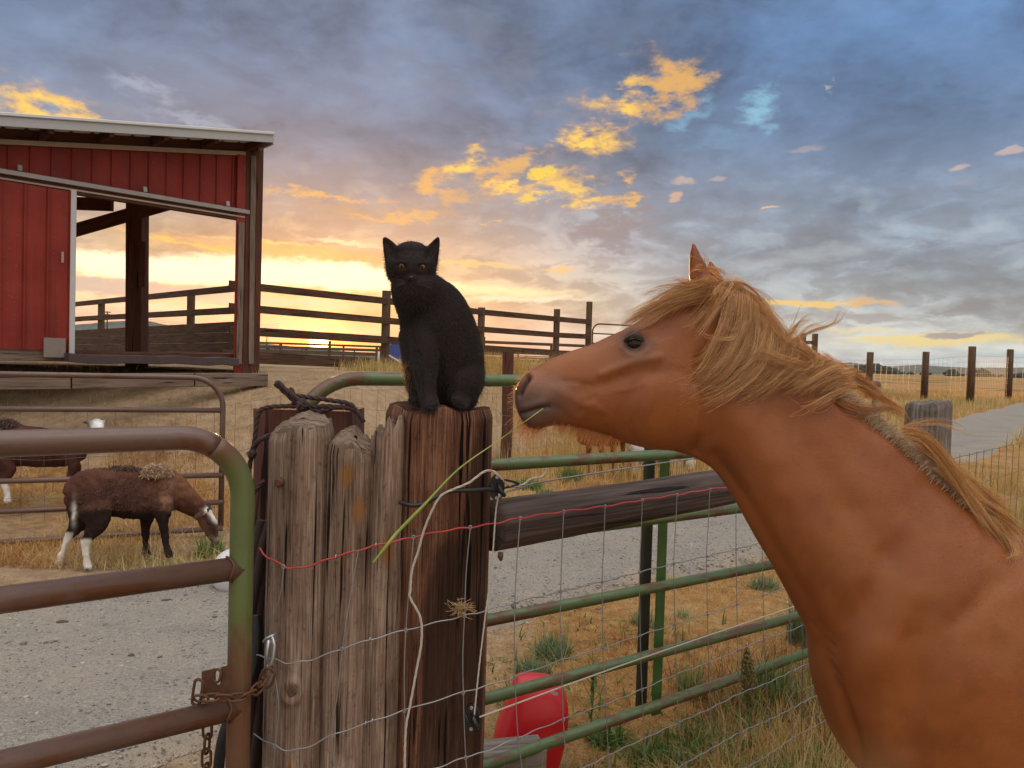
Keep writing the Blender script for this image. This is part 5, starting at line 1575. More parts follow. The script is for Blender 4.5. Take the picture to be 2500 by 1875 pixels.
def ties():
    # rusty chain round the end tube to the grey post
    d = 1.63
    T = chain('chain', 'rusty chain wrapped round the gate tube and latch plate and hooked to the grey post', [P(478, 1706, 1.63), P(520, 1703, 1.62), P(560, 1704, 1.625), P(600, 1698, 1.64), P(628, 1682, 1.67), P(645, 1660, 1.70), P(655, 1640, 1.72)], 0.026, 0.019, 0.0028, M_rust)
    mb = MB(); mb.tube(link_pts(P(482, 1690, 1.635), (0.12, 0, 1), (0, 1, 0.1), 0.056, 0.018), 0.0032, 8, closed=True); mb.build('end_link', M_rust, T)
    mb = MB(); mb.tube(link_pts(P(652, 1655, 1.715), (0.3, 0, 1), (0, 1, 0.1), 0.045, 0.030), 0.0032, 8, closed=True); mb.build('link', M_rust, T)
    mb = MB(); mb.tube(link_pts(P(530, 1650, 1.648), (0.2, 0, 1), (0.3, 1, 0), 0.028, 0.016), 0.0028, 8, closed=True); mb.build('link', M_rust, T)
    chain('chain', 'short rusty chain end hanging straight down under the lowest rail of the gate', [P(506, 1762, 1.70), P(506, 1800, 1.70), P(504, 1850, 1.70), P(503, 1930, 1.70)], 0.0325, 0.021, 0.0032, M_rust, (0.15, 1, 0))
    S = thing('snap_hook', 'grey steel snap hook joining the chain to a wire eye on the grey post', 'hook', P(656, 1620, 1.735))
    mb = MB(); mb.tube([P(664, 1552, 1.735), P(670, 1575, 1.73), P(667, 1605, 1.727), P(660, 1628, 1.725), P(652, 1636, 1.725), P(650, 1618, 1.725), P(653, 1585, 1.727), P(656, 1562, 1.73)], 0.0042, 10, closed=False); mb.build('body', M_steel, S)
    mb = MB(); mb.tube([P(654, 1570, 1.728), P(651, 1600, 1.724), P(650, 1622, 1.724)], 0.0034, 8); mb.build('gate_arm', M_wire, S)
    mb = MB(); mb.tube([P(x, y, dd) for x, y, dd in ((682, 1546, 1.765), (668, 1550, 1.738), (650, 1558, 1.732), (643, 1566, 1.735), (650, 1572, 1.74), (668, 1566, 1.745), (682, 1560, 1.765))], 0.0026, 8); mb.build('wire_eye', M_steel, S)
    # black hose and dark strap in the gap between gate and post
    rope('hose', 'black rubber hose looping down beside the gate end tube', 'hose', [P(530, 1990, 1.80), P(536, 1850, 1.80), P(556, 1765, 1.81), P(595, 1690, 1.83), P(620, 1620, 1.85), P(628, 1560, 1.86), P(626, 1500, 1.87)], 0.013, M_black_rubber)
    rope('strap', 'dark twisted strap hanging in the gap behind the grey post', 'strap', [P(646, 1270, 1.93), P(636, 1330, 1.92), P(630, 1400, 1.92), P(624, 1480, 1.92), P(622, 1560, 1.93), P(624, 1700, 1.95), P(622, 1900, 1.98)], 0.019, M_dark_rope, twist=6)
    # braided rope over the hinge timber
    zz = lambda x, y, d=2.08: P(580 + x / 2.766, 850 + y / 2.766, d)
    R = thing('rope', 'dark braided rope knotted over the red timber with a frayed end sticking up', 'rope', zz(430, 390))
    def strand(c, r=0.0062, nm='strand', n=80, tw=4.5):
        c = curve_pts(c, n); mb = MB()
        T = np.gradient(c, axis=0); T /= np.linalg.norm(T, axis=1)[:, None]
        U = np.cross(T, [0.2, 0.9, 0.4]); U /= np.linalg.norm(U, axis=1)[:, None]; W = np.cross(T, U)
        s = np.concatenate([[0], np.cumsum(np.linalg.norm(np.diff(c, axis=0), axis=1))])
        for k in range(3):
            ph = s / (r * tw / 3) + k * 2 * math.pi / 3
            mb.tube(c + (U * np.cos(ph)[:, None] + W * np.sin(ph)[:, None]) * r * 0.5, r * 0.62, 7)
        return mb.build(nm, M_braid, R)
    strand([zz(258, 232), zz(320, 290), zz(380, 345), zz(430, 380)], 0.0085, 'frayed_end')
    strand([zz(275, 228, 2.07), zz(330, 282, 2.07), zz(395, 335, 2.07), zz(440, 375, 2.07)], 0.006, 'frayed_end')
    strand([zz(360, 400), zz(385, 350), zz(370, 290), zz(350, 275)], 0.006)
    strand([zz(400, 320), zz(470, 330), zz(560, 342), zz(650, 356), zz(720, 366), zz(770, 385), zz(800, 420)])
    strand([zz(430, 395), zz(330, 392), zz(220, 397), zz(165, 412), zz(140, 450), zz(122, 560), zz(112, 640), zz(95, 715), zz(82, 800), zz(76, 880), zz(84, 950), zz(104, 980), zz(140, 940), zz(180, 895)])
    strand([zz(215, 590, 1.96), zz(170, 610, 2.02), zz(130, 640, 2.06), zz(105, 690, 2.07)])
    strand([zz(470, 400), zz(560, 425), zz(640, 405), zz(720, 398), zz(790, 420), zz(835, 470), zz(850, 500)])
    strand([zz(440, 385), zz(520, 395), zz(600, 392), zz(690, 400), zz(780, 408)])
    for (x, y, q) in ((440, 385, 0.017), (95, 718, 0.0125)):
        bm = bmesh.new(); bmesh.ops.create_uvsphere(bm, u_segments=14, v_segments=9, radius=q)
        for v in bm.verts:
            v.co *= 1 + 0.18 * math.sin(v.co.x * 600 + v.co.z * 400)
        bmesh.ops.translate(bm, verts=bm.verts, vec=zz(x, y, 2.06)); me = bpy.data.meshes.new('knot'); bm.to_mesh(me); bm.free(); link_mesh('knot', me, M_braid, R)
    # white cord draped over the thick post, electric tape wires, black cable, insulators
    df = lambda x: dfence(x) - 0.010
    cord = [(1333, 1152), (1320, 1165), (1295, 1170), (1277, 1183), (1251, 1188), (1237, 1181), (1215, 1159), (1203, 1150), (1186, 1150), (1172, 1158), (1144, 1179), (1101, 1197), (1075, 1212), (1054, 1248), (1035, 1295), (1021, 1345), (1006, 1392), (1002, 1440), (1001, 1458), (1026, 1508), (1029, 1565), (1017, 1635), (1001, 1723), (991, 1777), (988, 1872), (988, 1930)]
    rope('cord', 'off-white cord draped from the insulator down the front of the thick post', 'cord', [P(x, y, df(x) - (0.004 if x < 1200 else 0.0)) for x, y in cord], 0.0027, M_white_rope, 260, twist=4)
    rope('cord', 'thin white cord tied tight between the upper and the lower insulator', 'cord', [P(1219, 1206, df(1219)), P(1211, 1245, df(1211) - .004), P(1201, 1375, df(1201) - .006), P(1184, 1510, df(1184) - .006), P(1169, 1635, df(1169) - .006), P(1157, 1755, df(1160) - .006)], 0.0019, M_white_rope, 120, twist=4)
    rope('electric_wire', 'pale electric fence wire slanting right from the lower insulator past the red tub', 'wire', [P(1158, 1756, df(1160)), P(1167, 1752, df(1167)), P(1550, 1613, df(1550)), P(1932, 1483, df(1932)), P(2100, 1425, df(2100))], 0.0021, M_white_rope, 120)
    rope('electric_wire', 'electric fence wire running from the white cord knot under the horse jaw', 'wire', [P(1219, 1213, df(1219)), P(1237, 1201, df(1237)), P(1269, 1192, df(1269)), P(1309, 1179, df(1309)), P(1500, 1148, df(1500)), P(1692, 1119, df(1692)), P(1830, 1098, df(1830))], 0.0022, M_wire, 120)
    rope('cable', 'black insulated cable stapled across the thick post under the grass stalk', 'cable', [P(976, 1226, df(976)), P(1000, 1233, df(1000)), P(1030, 1231, df(1030)), P(1062, 1215, df(1062)), P(1101, 1199, df(1101)), P(1150, 1197, df(1150)), P(1196, 1195, df(1196)), P(1208, 1198, df(1208))], 0.0052, M_black_rubber)
    rope('cable', 'short black cable end sticking out right of the upper insulator', 'cable', [P(1215, 1172, df(1215)), P(1240, 1173, df(1240)), P(1265, 1182, df(1265)), P(1228, 1192, df(1228))], 0.003, M_black_rubber)
    for x, y, lab in ((1213, 1190, 'black plastic insulator at the upper right edge of the thick post'), (1151, 1752, 'black plastic insulator low on the thick post')):
        d = dfence(x) - 0.004
        I = thing('insulator', lab, 'insulator', P(x, y, d), 'fence insulators')
        c = P(x, y, d)
        mb = MB(); out = [c + Vector((0.019 * math.cos(t) * (1 if abs(math.sin(t)) < 0.8 else 0.8), 0.006, 0.034 * math.sin(t))) for t in np.linspace(0, 6.283, 19)[:-1]]
        mb.poly([p for p in out], 0.010, (0, -1, 0)); mb.build('back_plate', M_black_plastic, I)
        for s in (1, -1):
            mb = MB(); q = c + Vector((0, 0, 0.025 * s)); mb.tube([q + Vector((0, -0.002, 0)), q + Vector((0, -0.0065, 0))], [0.0048, 0.004], 12); mb.build('nail_head', M_steel, I)
        mb = MB(); mb.tube([c + Vector((0.002, -0.002, 0.008)), c + Vector((0.006, -0.016, 0.004)), c + Vector((0.014, -0.022, -0.010)), c + Vector((0.018, -0.014, -0.016))], 0.0055, 10); mb.build('hook', M_black_plastic, I)
        mb = MB(); mb.tube([c + Vector((-0.014, -0.006, 0.010)), c + Vector((-0.006, -0.010, -0.008)), c + Vector((0.010, -0.010, -0.012))], 0.0018, 6); mb.build('wire_loop', M_black_rubber, I)
    # straw caught on the post
    st = []
    q = P(1128, 1483, dfence(1128) - 0.012)
    for i in range(90):
        a = random.uniform(0, 6.28); l = random.uniform(0.008, 0.03)
        b = q + Vector((random.gauss(0, 0.013), random.gauss(0, 0.005), random.gauss(0, 0.008)))
        st.append(np.array([b, b + Vector((math.cos(a) * l * .5, -0.003, math.sin(a) * l * .4)), b + Vector((math.cos(a) * l, -0.001, math.sin(a) * l * .7))]))
    h = hair('straw_wisp', st, 0.0007, 0.0004, M_straw_bit)
    tag(h, 'wisp of dry straw caught on the wire at the front of the thick post', 'straw')

M_dark_rope = flat_mat('dark_strap', (0.035, 0.018, 0.015), 0.85, 0, 0.4, 60)
M_braid = flat_mat('dark_braid', (0.045, 0.022, 0.020), 0.8, 0, 0.6, 220)
M_black_plastic = flat_mat('black_plastic', (0.010, 0.010, 0.011), 0.35, 0, 0.1, 30)
M_straw_bit = flat_mat('dry_straw', (0.38, 0.25, 0.12), 0.8, 0, 0.3, 90)

# ------------------------------------------------------------------ plastic tub, white drum, plank
def plastics():
    # tapered red tub, mouth down, leaning
    base = P(1300, 1888, 3.1); d = 3.1
    T = thing('feed_tub', 'red plastic feed tub lying in the weeds under the green gate', 'tub', base)
    left = [(1216, 1900), (1208, 1812), (1230, 1755), (1250, 1700), (1262, 1672)]
    n = 36
    rows = [(0.00, 1198, 1366, 1892, 0.115), (0.2, 1203, 1378, 1850, 0.118), (0.35, 1208, 1386, 1812, 0.116), (0.5, 1224, 1391, 1770, 0.108), (0.62, 1238, 1389, 1735, 0.098), (0.74, 1247, 1379, 1710, 0.085), (0.85, 1254, 1366, 1692, 0.065), (0.92, 1258, 1352, 1682, 0.048), (0.97, 1264, 1336, 1674, 0.028), (1.0, 1276, 1320, 1670, 0.010)]
    rr = interp_rows(rows, 40)
    dd = 3.0
    rings, uvs = [], []
    for (t, x0, x1, y, ry) in rr:
        a, b = P(x0, y, dd), P(x1, y, dd)
        c = (a + b) / 2; rx = (b - a).length / 2
        ring = []
        for k in range(n):
            th = 2 * math.pi * k / n
            ca, sa = math.cos(th), math.sin(th)
            e = 0.50
            ring.append(c + Vector((rx * math.copysign(abs(ca) ** e, ca), ry * math.copysign(abs(sa) ** e, sa) + 0.10, 0)))
        rings.append(ring); uvs.append([(0, 0)] * n)
    mb = MB(); mb.grid(rings, uvs); mb.build('shell', M_red_plastic, T)
    s = MB(); q = [P(x, y, dd - 0.016) for x, y in ((1344, 1686), (1362, 1691), (1363, 1697), (1352, 1698), (1345, 1692))]
    s.poly(q, 0.0008, (0, -1, 0.5)); s.build('sticker', M_white_metal, T)
    p0, d0 = on_ground(1180, 1870); p1, _ = on_ground(1330, 1872)
    mb = MB(); a = P(1170, 1866, 2.80); b = P(1322, 1850, 2.86)
    mb.beam((a.x, a.y, 0.045), (b.x, b.y, 0.045), 0.12, 0.09, ch=0.006); tag(mb.build('plank', M_fence_grey, at=a), 'grey weathered plank on the ground at the foot of the thick post', 'plank')
    # white drum
    c, d = on_ground(578, 1434)
    T = thing('white_drum', 'white rounded plastic drum half hidden behind the gate end tube', 'drum', c)
    pr = [(0.0, 0.15), (0.03, 0.175), (0.12, 0.20), (0.19, 0.185), (0.25, 0.14), (0.285, 0.08), (0.295, 0.0)]
    pr = curve_pts([(r * 0.8, 0, z * 0.85) for z, r in pr], 24)
    mb = MB(); rings, uvs = [], []
    for q in pr:
        rings.append([c + Vector((max(q[0], 0.001) * math.cos(t), max(q[0], 0.001) * math.sin(t), q[2])) for t in np.linspace(0, 6.283, 33)[:-1]]); uvs.append([(0, 0)] * 32)
    mb.grid(rings, uvs); mb.build('body', M_drum, T)
    mb = MB(); mb.tube([c + Vector((0.03, 0, 0.245)), c + Vector((0.03, 0, 0.265))], 0.03, 16); mb.build('cap', M_drum, T)

def clods():
    for x, y, r, lab in ((406, 1473, 0.030, 'dark dried clod lying on the gravel between the two gate rails'), (150, 1523, 0.022, 'small dark stone on the gravel under the second gate rail'), (436, 1640, 0.016, 'pale pebble on the gravel left of the latch plate'), (1210, 1395, 0.02, 'dark stone on the drive beside the thick post')):
        p, d = on_ground(x, y)
        bm = bmesh.new(); bmesh.ops.create_icosphere(bm, subdivisions=3, radius=1)
        for v in bm.verts:
            n_ = mnoise.fractal(v.co * 1.4 + Vector((x, y, 0)), 1.0, 2.0, 4)
            v.co *= 1 + 0.35 * n_
            v.co = Vector((v.co.x * 1.35, v.co.y, v.co.z * 0.55)) * r
        bmesh.ops.translate(bm, verts=bm.verts, vec=p + Vector((0, 0, r * 0.3)))
        me = bpy.data.meshes.new('stone'); bm.to_mesh(me); bm.free()
        for q in me.polygons: q.use_smooth = True
        tag(link_mesh('stone', me, M_stone_pale if 'pale' in lab else M_stone, None, None, p), lab, 'stone')
M_stone = flat_mat('dark_clod', (0.075, 0.058, 0.045), 0.9, 0, 0.5, 60)
M_stone_pale = flat_mat('pale_stone', (0.45, 0.42, 0.38), 0.8, 0, 0.3, 60)

M_red_plastic = flat_mat('red_plastic', (0.58, 0.012, 0.018), 0.38, 0, 0.06, 6)
M_drum = flat_mat('white_drum_plastic', (0.62, 0.60, 0.60), 0.5, 0, 0.05, 6)

front_gate(); rear_gate(); green_gate(); posts(); near_wires(); ties(); plastics(); clods()

# ------------------------------------------------------------------ animal bodies
from mathutils.bvhtree import BVHTree
VIEW_R, VIEW_U, VIEW_F = np.array(_R), np.array(_U), np.array(_F)

def blob_chain(rows, dfun, n=36, steps=10, caps=(True, True), exp=1.0):
    """rounded limb or trunk: rows of (x, y, depth offset, half width px, half depth m) measured on the photo"""
    rows = np.array(rows, dtype=float)
    R = curve_rows(rows, (len(rows) - 1) * steps + 1)
    C = np.array([tuple(P(r[0], r[1], dfun(r[0]) + r[2])) for r in R])
    T = np.gradient(C, axis=0); 
    T -= np.outer(T @ VIEW_F, VIEW_F) * 0.85
    T /= np.linalg.norm(T, axis=1)[:, None]
    Nn = np.cross(T, VIEW_F); Nn /= np.linalg.norm(Nn, axis=1)[:, None]
    D = np.cross(Nn, T)
    hw = np.array([r[3] * (dfun(r[0]) + r[2]) / FPX for r in R]); hd = R[:, 4]
    rings = []
    th = np.linspace(0, 2 * np.pi, n, endpoint=False)
    def ring(c, i, k):
        return c + Nn[i] * (np.cos(th) * hw[i] * k)[:, None] + D[i] * (np.sin(th) * hd[i] * k)[:, None]
    if caps[0]:
        for a in (80, 55, 30, 12):
            q = math.radians(a); rings.append(ring(C[0] - T[0] * min(hw[0], hd[0]) * math.sin(q) * 0.9, 0, math.cos(q)))
    for i in range(len(R)):
        rings.append(ring(C[i], i, 1.0))
    if caps[1]:
        for a in (12, 30, 55, 80):
            q = math.radians(a); rings.append(ring(C[-1] + T[-1] * min(hw[-1], hd[-1]) * math.sin(q) * 0.9, -1, math.cos(q)))
    return rings

def rings_mesh(rings, V, F):
    b = len(V); n = len(rings[0])
    for r in rings:
        V.extend(map(tuple, r))
    for i in range(len(rings) - 1):
        for j in range(n):
            F.append((b + i * n + j, b + i * n + (j + 1) % n, b + (i + 1) * n + (j + 1) % n, b + (i + 1) * n + j))
    F.append(tuple(b + j for j in reversed(range(n))))
    F.append(tuple(b + (len(rings) - 1) * n + j for j in range(n)))

def merge_body(name, chains, voxel, smooth=4):
    """all rings grown together into one skin"""
    V, F = [], []
    for r in chains:
        rings_mesh(r, V, F)
    me = bpy.data.meshes.new(name); me.from_pydata(V, [], F); me.update()
    bm = bmesh.new(); bm.from_mesh(me); bmesh.ops.recalc_face_normals(bm, faces=bm.faces); bm.to_mesh(me); bm.free()
    o = bpy.data.objects.new('tmp', me); COL.objects.link(o)
    md = o.modifiers.new('r', 'REMESH'); md.mode = 'VOXEL'; md.voxel_size = voxel; md.adaptivity = 0
    dg = bpy.context.evaluated_depsgraph_get()
    out = bpy.data.meshes.new_from_object(o.evaluated_get(dg))
    bpy.data.objects.remove(o); bpy.data.meshes.remove(me)
    nv = len(out.vertices)
    co = np.empty(nv * 3, dtype=np.float32); out.vertices.foreach_get('co', co); co = co.reshape(-1, 3).astype(float)
    co = relax(out, co, smooth)
    out.vertices.foreach_set('co', co.astype(np.float32).ravel())
    out.polygons.foreach_set('use_smooth', np.ones(len(out.polygons), dtype=bool))
    out.name = name; out.update()
    return out, co

def relax(me, co, it, lam=0.6):
    e = np.empty(len(me.edges) * 2, dtype=np.int32); me.edges.foreach_get('vertices', e); e = e.reshape(-1, 2)
    n = len(co)
    deg = np.bincount(e[:, 0], minlength=n) + np.bincount(e[:, 1], minlength=n)
    deg = np.maximum(deg, 1)
    for _ in range(it):
        s = np.zeros_like(co)
        for k in range(3):
            s[:, k] = np.bincount(e[:, 0], weights=co[e[:, 1], k], minlength=n) + np.bincount(e[:, 1], weights=co[e[:, 0], k], minlength=n)
        co = co + lam * (s / deg[:, None] - co)
    return co

def normals_of(me):
    n = np.empty(len(me.vertices) * 3, dtype=np.float32)
    me.vertices.foreach_get('normal', n)
    return n.reshape(-1, 3).astype(float)

def to_photo(co):
    v = co - np.array(CAM)
    d = v @ VIEW_F
    return 1250 + FPX * (v @ VIEW_R) / d, 937.5 - FPX * (v @ VIEW_U) / d

def coat_attr(me, rgb):
    a = me.color_attributes.new('coat', 'FLOAT_COLOR', 'POINT')
    a.data.foreach_set('color', np.concatenate([rgb, np.ones((len(rgb), 1))], 1).astype(np.float32).ravel())

def coat_mat(name, rough=0.6, sheen=0.3, grain=120.0, gd=0.002, var=0.25, streak=(1, 1, 1), spec=0.12):
    def fn(g, b):
        at = g.n('ShaderNodeAttribute'); at.attribute_name = 'coat'
        f = g.noise(objvec(g, streak), grain, 4, 0.65)
        f2 = g.noise(objvec(g), 7.0, 4, 0.55)
        k = g.m('ADD', g.m('MULTIPLY', f, 0.5), g.m('MULTIPLY', f2, 0.5))
        mul = g.mapr(k, 0.3, 0.7, 1 - var, 1 + var, smooth=False)
        col = g.vm('SCALE', at.outputs['Color'], scale=mul)
        g.put(b.inputs['Base Color'], col)
        b.inputs['Roughness'].default_value = rough
        b.inputs['Specular IOR Level'].default_value = spec
        b.inputs['Sheen Weight'].default_value = sheen
        b.inputs['Sheen Roughness'].default_value = 0.4
        g.put(b.inputs['Sheen Tint'], col)
        g.put(b.inputs['Normal'], g.bump(f, 0.35, gd))
    return material(name, fn)

def hair_mat(name, stops, rough=0.4, trans=0.35):
    mt = bpy.data.materials.new(name); mt.use_nodes = True
    t = mt.node_tree; t.nodes.clear(); g = G(t)
    out = g.n('ShaderNodeOutputMaterial')
    a1 = g.n('ShaderNodeAttribute'); a1.attribute_name = 'tone'
    col = g.ramp(a1.outputs['Fac'], stops)
    d = g.n('ShaderNodeBsdfDiffuse'); g.put(d.inputs[0], col)
    tr = g.n('ShaderNodeBsdfTranslucent'); g.put(tr.inputs[0], col)
    gl = g.n('ShaderNodeBsdfHair', component='Reflection'); g.put(gl.inputs[0], g.mix(0.5, col, (0.6, 0.55, 0.5))); gl.inputs['RoughnessU'].default_value = rough; gl.inputs['RoughnessV'].default_value = 0.6
    m1 = g.n('ShaderNodeMixShader'); m1.inputs[0].default_value = trans; g.L.new(d.outputs[0], m1.inputs[1]); g.L.new(tr.outputs[0], m1.inputs[2])
    m2 = g.n('ShaderNodeMixShader'); m2.inputs[0].default_value = 0.18; g.L.new(m1.outputs[0], m2.inputs[1]); g.L.new(gl.outputs[0], m2.inputs[2])
    g.L.new(m2.outputs[0], out.inputs[0])
    return mt

def surface_hairs(co, nr, tri_idx, count, length, lie, spread, k=4, mask=None):
    """short coat hairs rooted on a mesh; lie: direction field (n,3)"""
    a, b, c = co[tri_idx[:, 0]], co[tri_idx[:, 1]], co[tri_idx[:, 2]]
    ar = np.linalg.norm(np.cross(b - a, c - a), axis=1)
    if mask is not None:
        ar = ar * mask[tri_idx].mean(1)
    pick = RNG.choice(len(ar), count, p=ar / ar.sum())
    u, v = RNG.random(count), RNG.random(count)
    s = u + v > 1; u[s] = 1 - u[s]; v[s] = 1 - v[s]
    w = 1 - u - v
    t = tri_idx[pick]
    p = co[t[:, 0]] * w[:, None] + co[t[:, 1]] * u[:, None] + co[t[:, 2]] * v[:, None]
    n = nr[t[:, 0]] * w[:, None] + nr[t[:, 1]] * u[:, None] + nr[t[:, 2]] * v[:, None]
    d = lie[t[:, 0]]
    L = length * RNG.uniform(0.6, 1.25, count)[:, None]
    out = []
    jit = RNG.normal(0, spread, (count, 3))
    for q in np.linspace(0, 1, k):
        out.append(p + (n * (q * 0.55 - q * q * 0.15) + (d + jit) * q ** 1.3 * 0.75) * L)
    return [x for x in np.stack(out, 1)]

def tris_of(me):
    me.calc_loop_triangles()
    t = np.empty(len(me.loop_triangles) * 3, dtype=np.int32); me.loop_triangles.foreach_get('vertices', t)
    return t.reshape(-1, 3)

def gauss2(x, y, cx, cy, sx, sy, ang=0.0):
    c, s = math.cos(math.radians(ang)), math.sin(math.radians(ang))
    u = (x - cx) * c - (y - cy) * s; v = (x - cx) * s + (y - cy) * c
    return np.exp(-(u / sx) ** 2 - (v / sy) ** 2)

def seg_d(x, y, pts):
    """distance in photo measure to a polyline"""
    best = np.full(len(x), 1e9)
    for (x0, y0), (x1, y1) in zip(pts[:-1], pts[1:]):
        dx, dy = x1 - x0, y1 - y0
        t = np.clip(((x - x0) * dx + (y - y0) * dy) / (dx * dx + dy * dy), 0, 1)
        best = np.minimum(best, np.hypot(x - x0 - t * dx, y - y0 - t * dy))
    return best

# ------------------------------------------------------------------ the horse
def dh(x):
    return float(np.interp(x, [1250, 1550, 1750, 2000, 2300, 2600, 3400], [1.745, 1.775, 1.80, 1.80, 1.79, 1.80, 1.86]))

HORSE = [  # top x,y   bottom x,y   half width  squareness  low-bias
    (1257, 957, 1258, 992, .010, 1.0, 0.0),
    (1262, 942, 1262, 1004, .026, 1.0, 0.05),
    (1272, 927, 1269, 1018, .037, 0.9, 0.05),
    (1290, 908, 1284, 1040, .043, 0.9, 0.02),
    (1315, 891, 1310, 1048, .045, 0.9, -0.05),
    (1350, 874, 1343, 1040, .045, 0.9, -0.08),
    (1395, 856, 1385, 1040, .046, 0.9, -0.10),
    (1440, 842, 1435, 1050, .052, 0.9, -0.10),
    (1485, 821, 1485, 1064, .060, 0.9, -0.06),
    (1525, 803, 1535, 1084, .069, 0.88, -0.02),
    (1570, 776, 1590, 1096, .074, 0.88, 0.0),
    (1625, 738, 1645, 1101, .073, 0.9, 0.0),
    (1690, 706, 1692, 1118, .068, 0.95, 0.0),
    (1753, 700, 1732, 1140, .063, 1.0, -0.10),
    (1822, 728, 1763, 1176, .064, 1.0, -0.15),
    (1890, 786, 1800, 1234, .070, 1.0, -0.18),
    (1955, 852, 1843, 1311, .080, 1.0, -0.20),
    (2022, 923, 1888, 1386, .092, 1.0, -0.22),
    (2105, 997, 1932, 1468, .108, 1.0, -0.22),
    (2200, 1077, 1975, 1555, .128, 1.0, -0.22),
    (2300, 1168, 1996, 1680, .150, 0.95, -0.18),
    (2400, 1252, 2040, 1800, .172, 0.95, -0.15),
    (2500, 1318, 2120, 1900, .188, 0.9, -0.10),
    (2620, 1352, 2260, 1985, .198, 0.9, -0.08),
    (2780, 1368, 2560, 2040, .210, 0.9, -0.05),
    (2980, 1380, 2880, 2040, .220, 0.9, 0.0),
    (3180, 1365, 3150, 1985, .215, 0.9, 0.05),
    (3330, 1370, 3330, 1900, .190, 0.95, 0.05),
    (3440, 1420, 3420, 1800, .140, 1.0, 0.0),
    (3490, 1500, 3470, 1700, .070, 1.0, 0.0),
]
def horse_rings():
    R = curve_rows(np.array(HORSE, dtype=float), 300)
    n = 96
    th = np.linspace(0, 2 * np.pi, n, endpoint=False)
    rings = []
    for r in R:
        tx, ty, bx, by, hw, ex, kb = r
        hw = max(hw, 0.004)
        T = np.array(P(tx, ty, dh(tx))); B = np.array(P(bx, by, dh(bx)))
        C = (T + B) / 2; H = (T - B) / 2
        s = np.sin(th); c = np.cos(th)
        v = np.sign(s) * np.abs(s) ** ex
        w = np.sign(c) * np.abs(c) ** ex * hw * (1 + kb * s)
        rings.append(C + np.outer(v, H) + np.outer(w, -VIEW_F))
    return rings

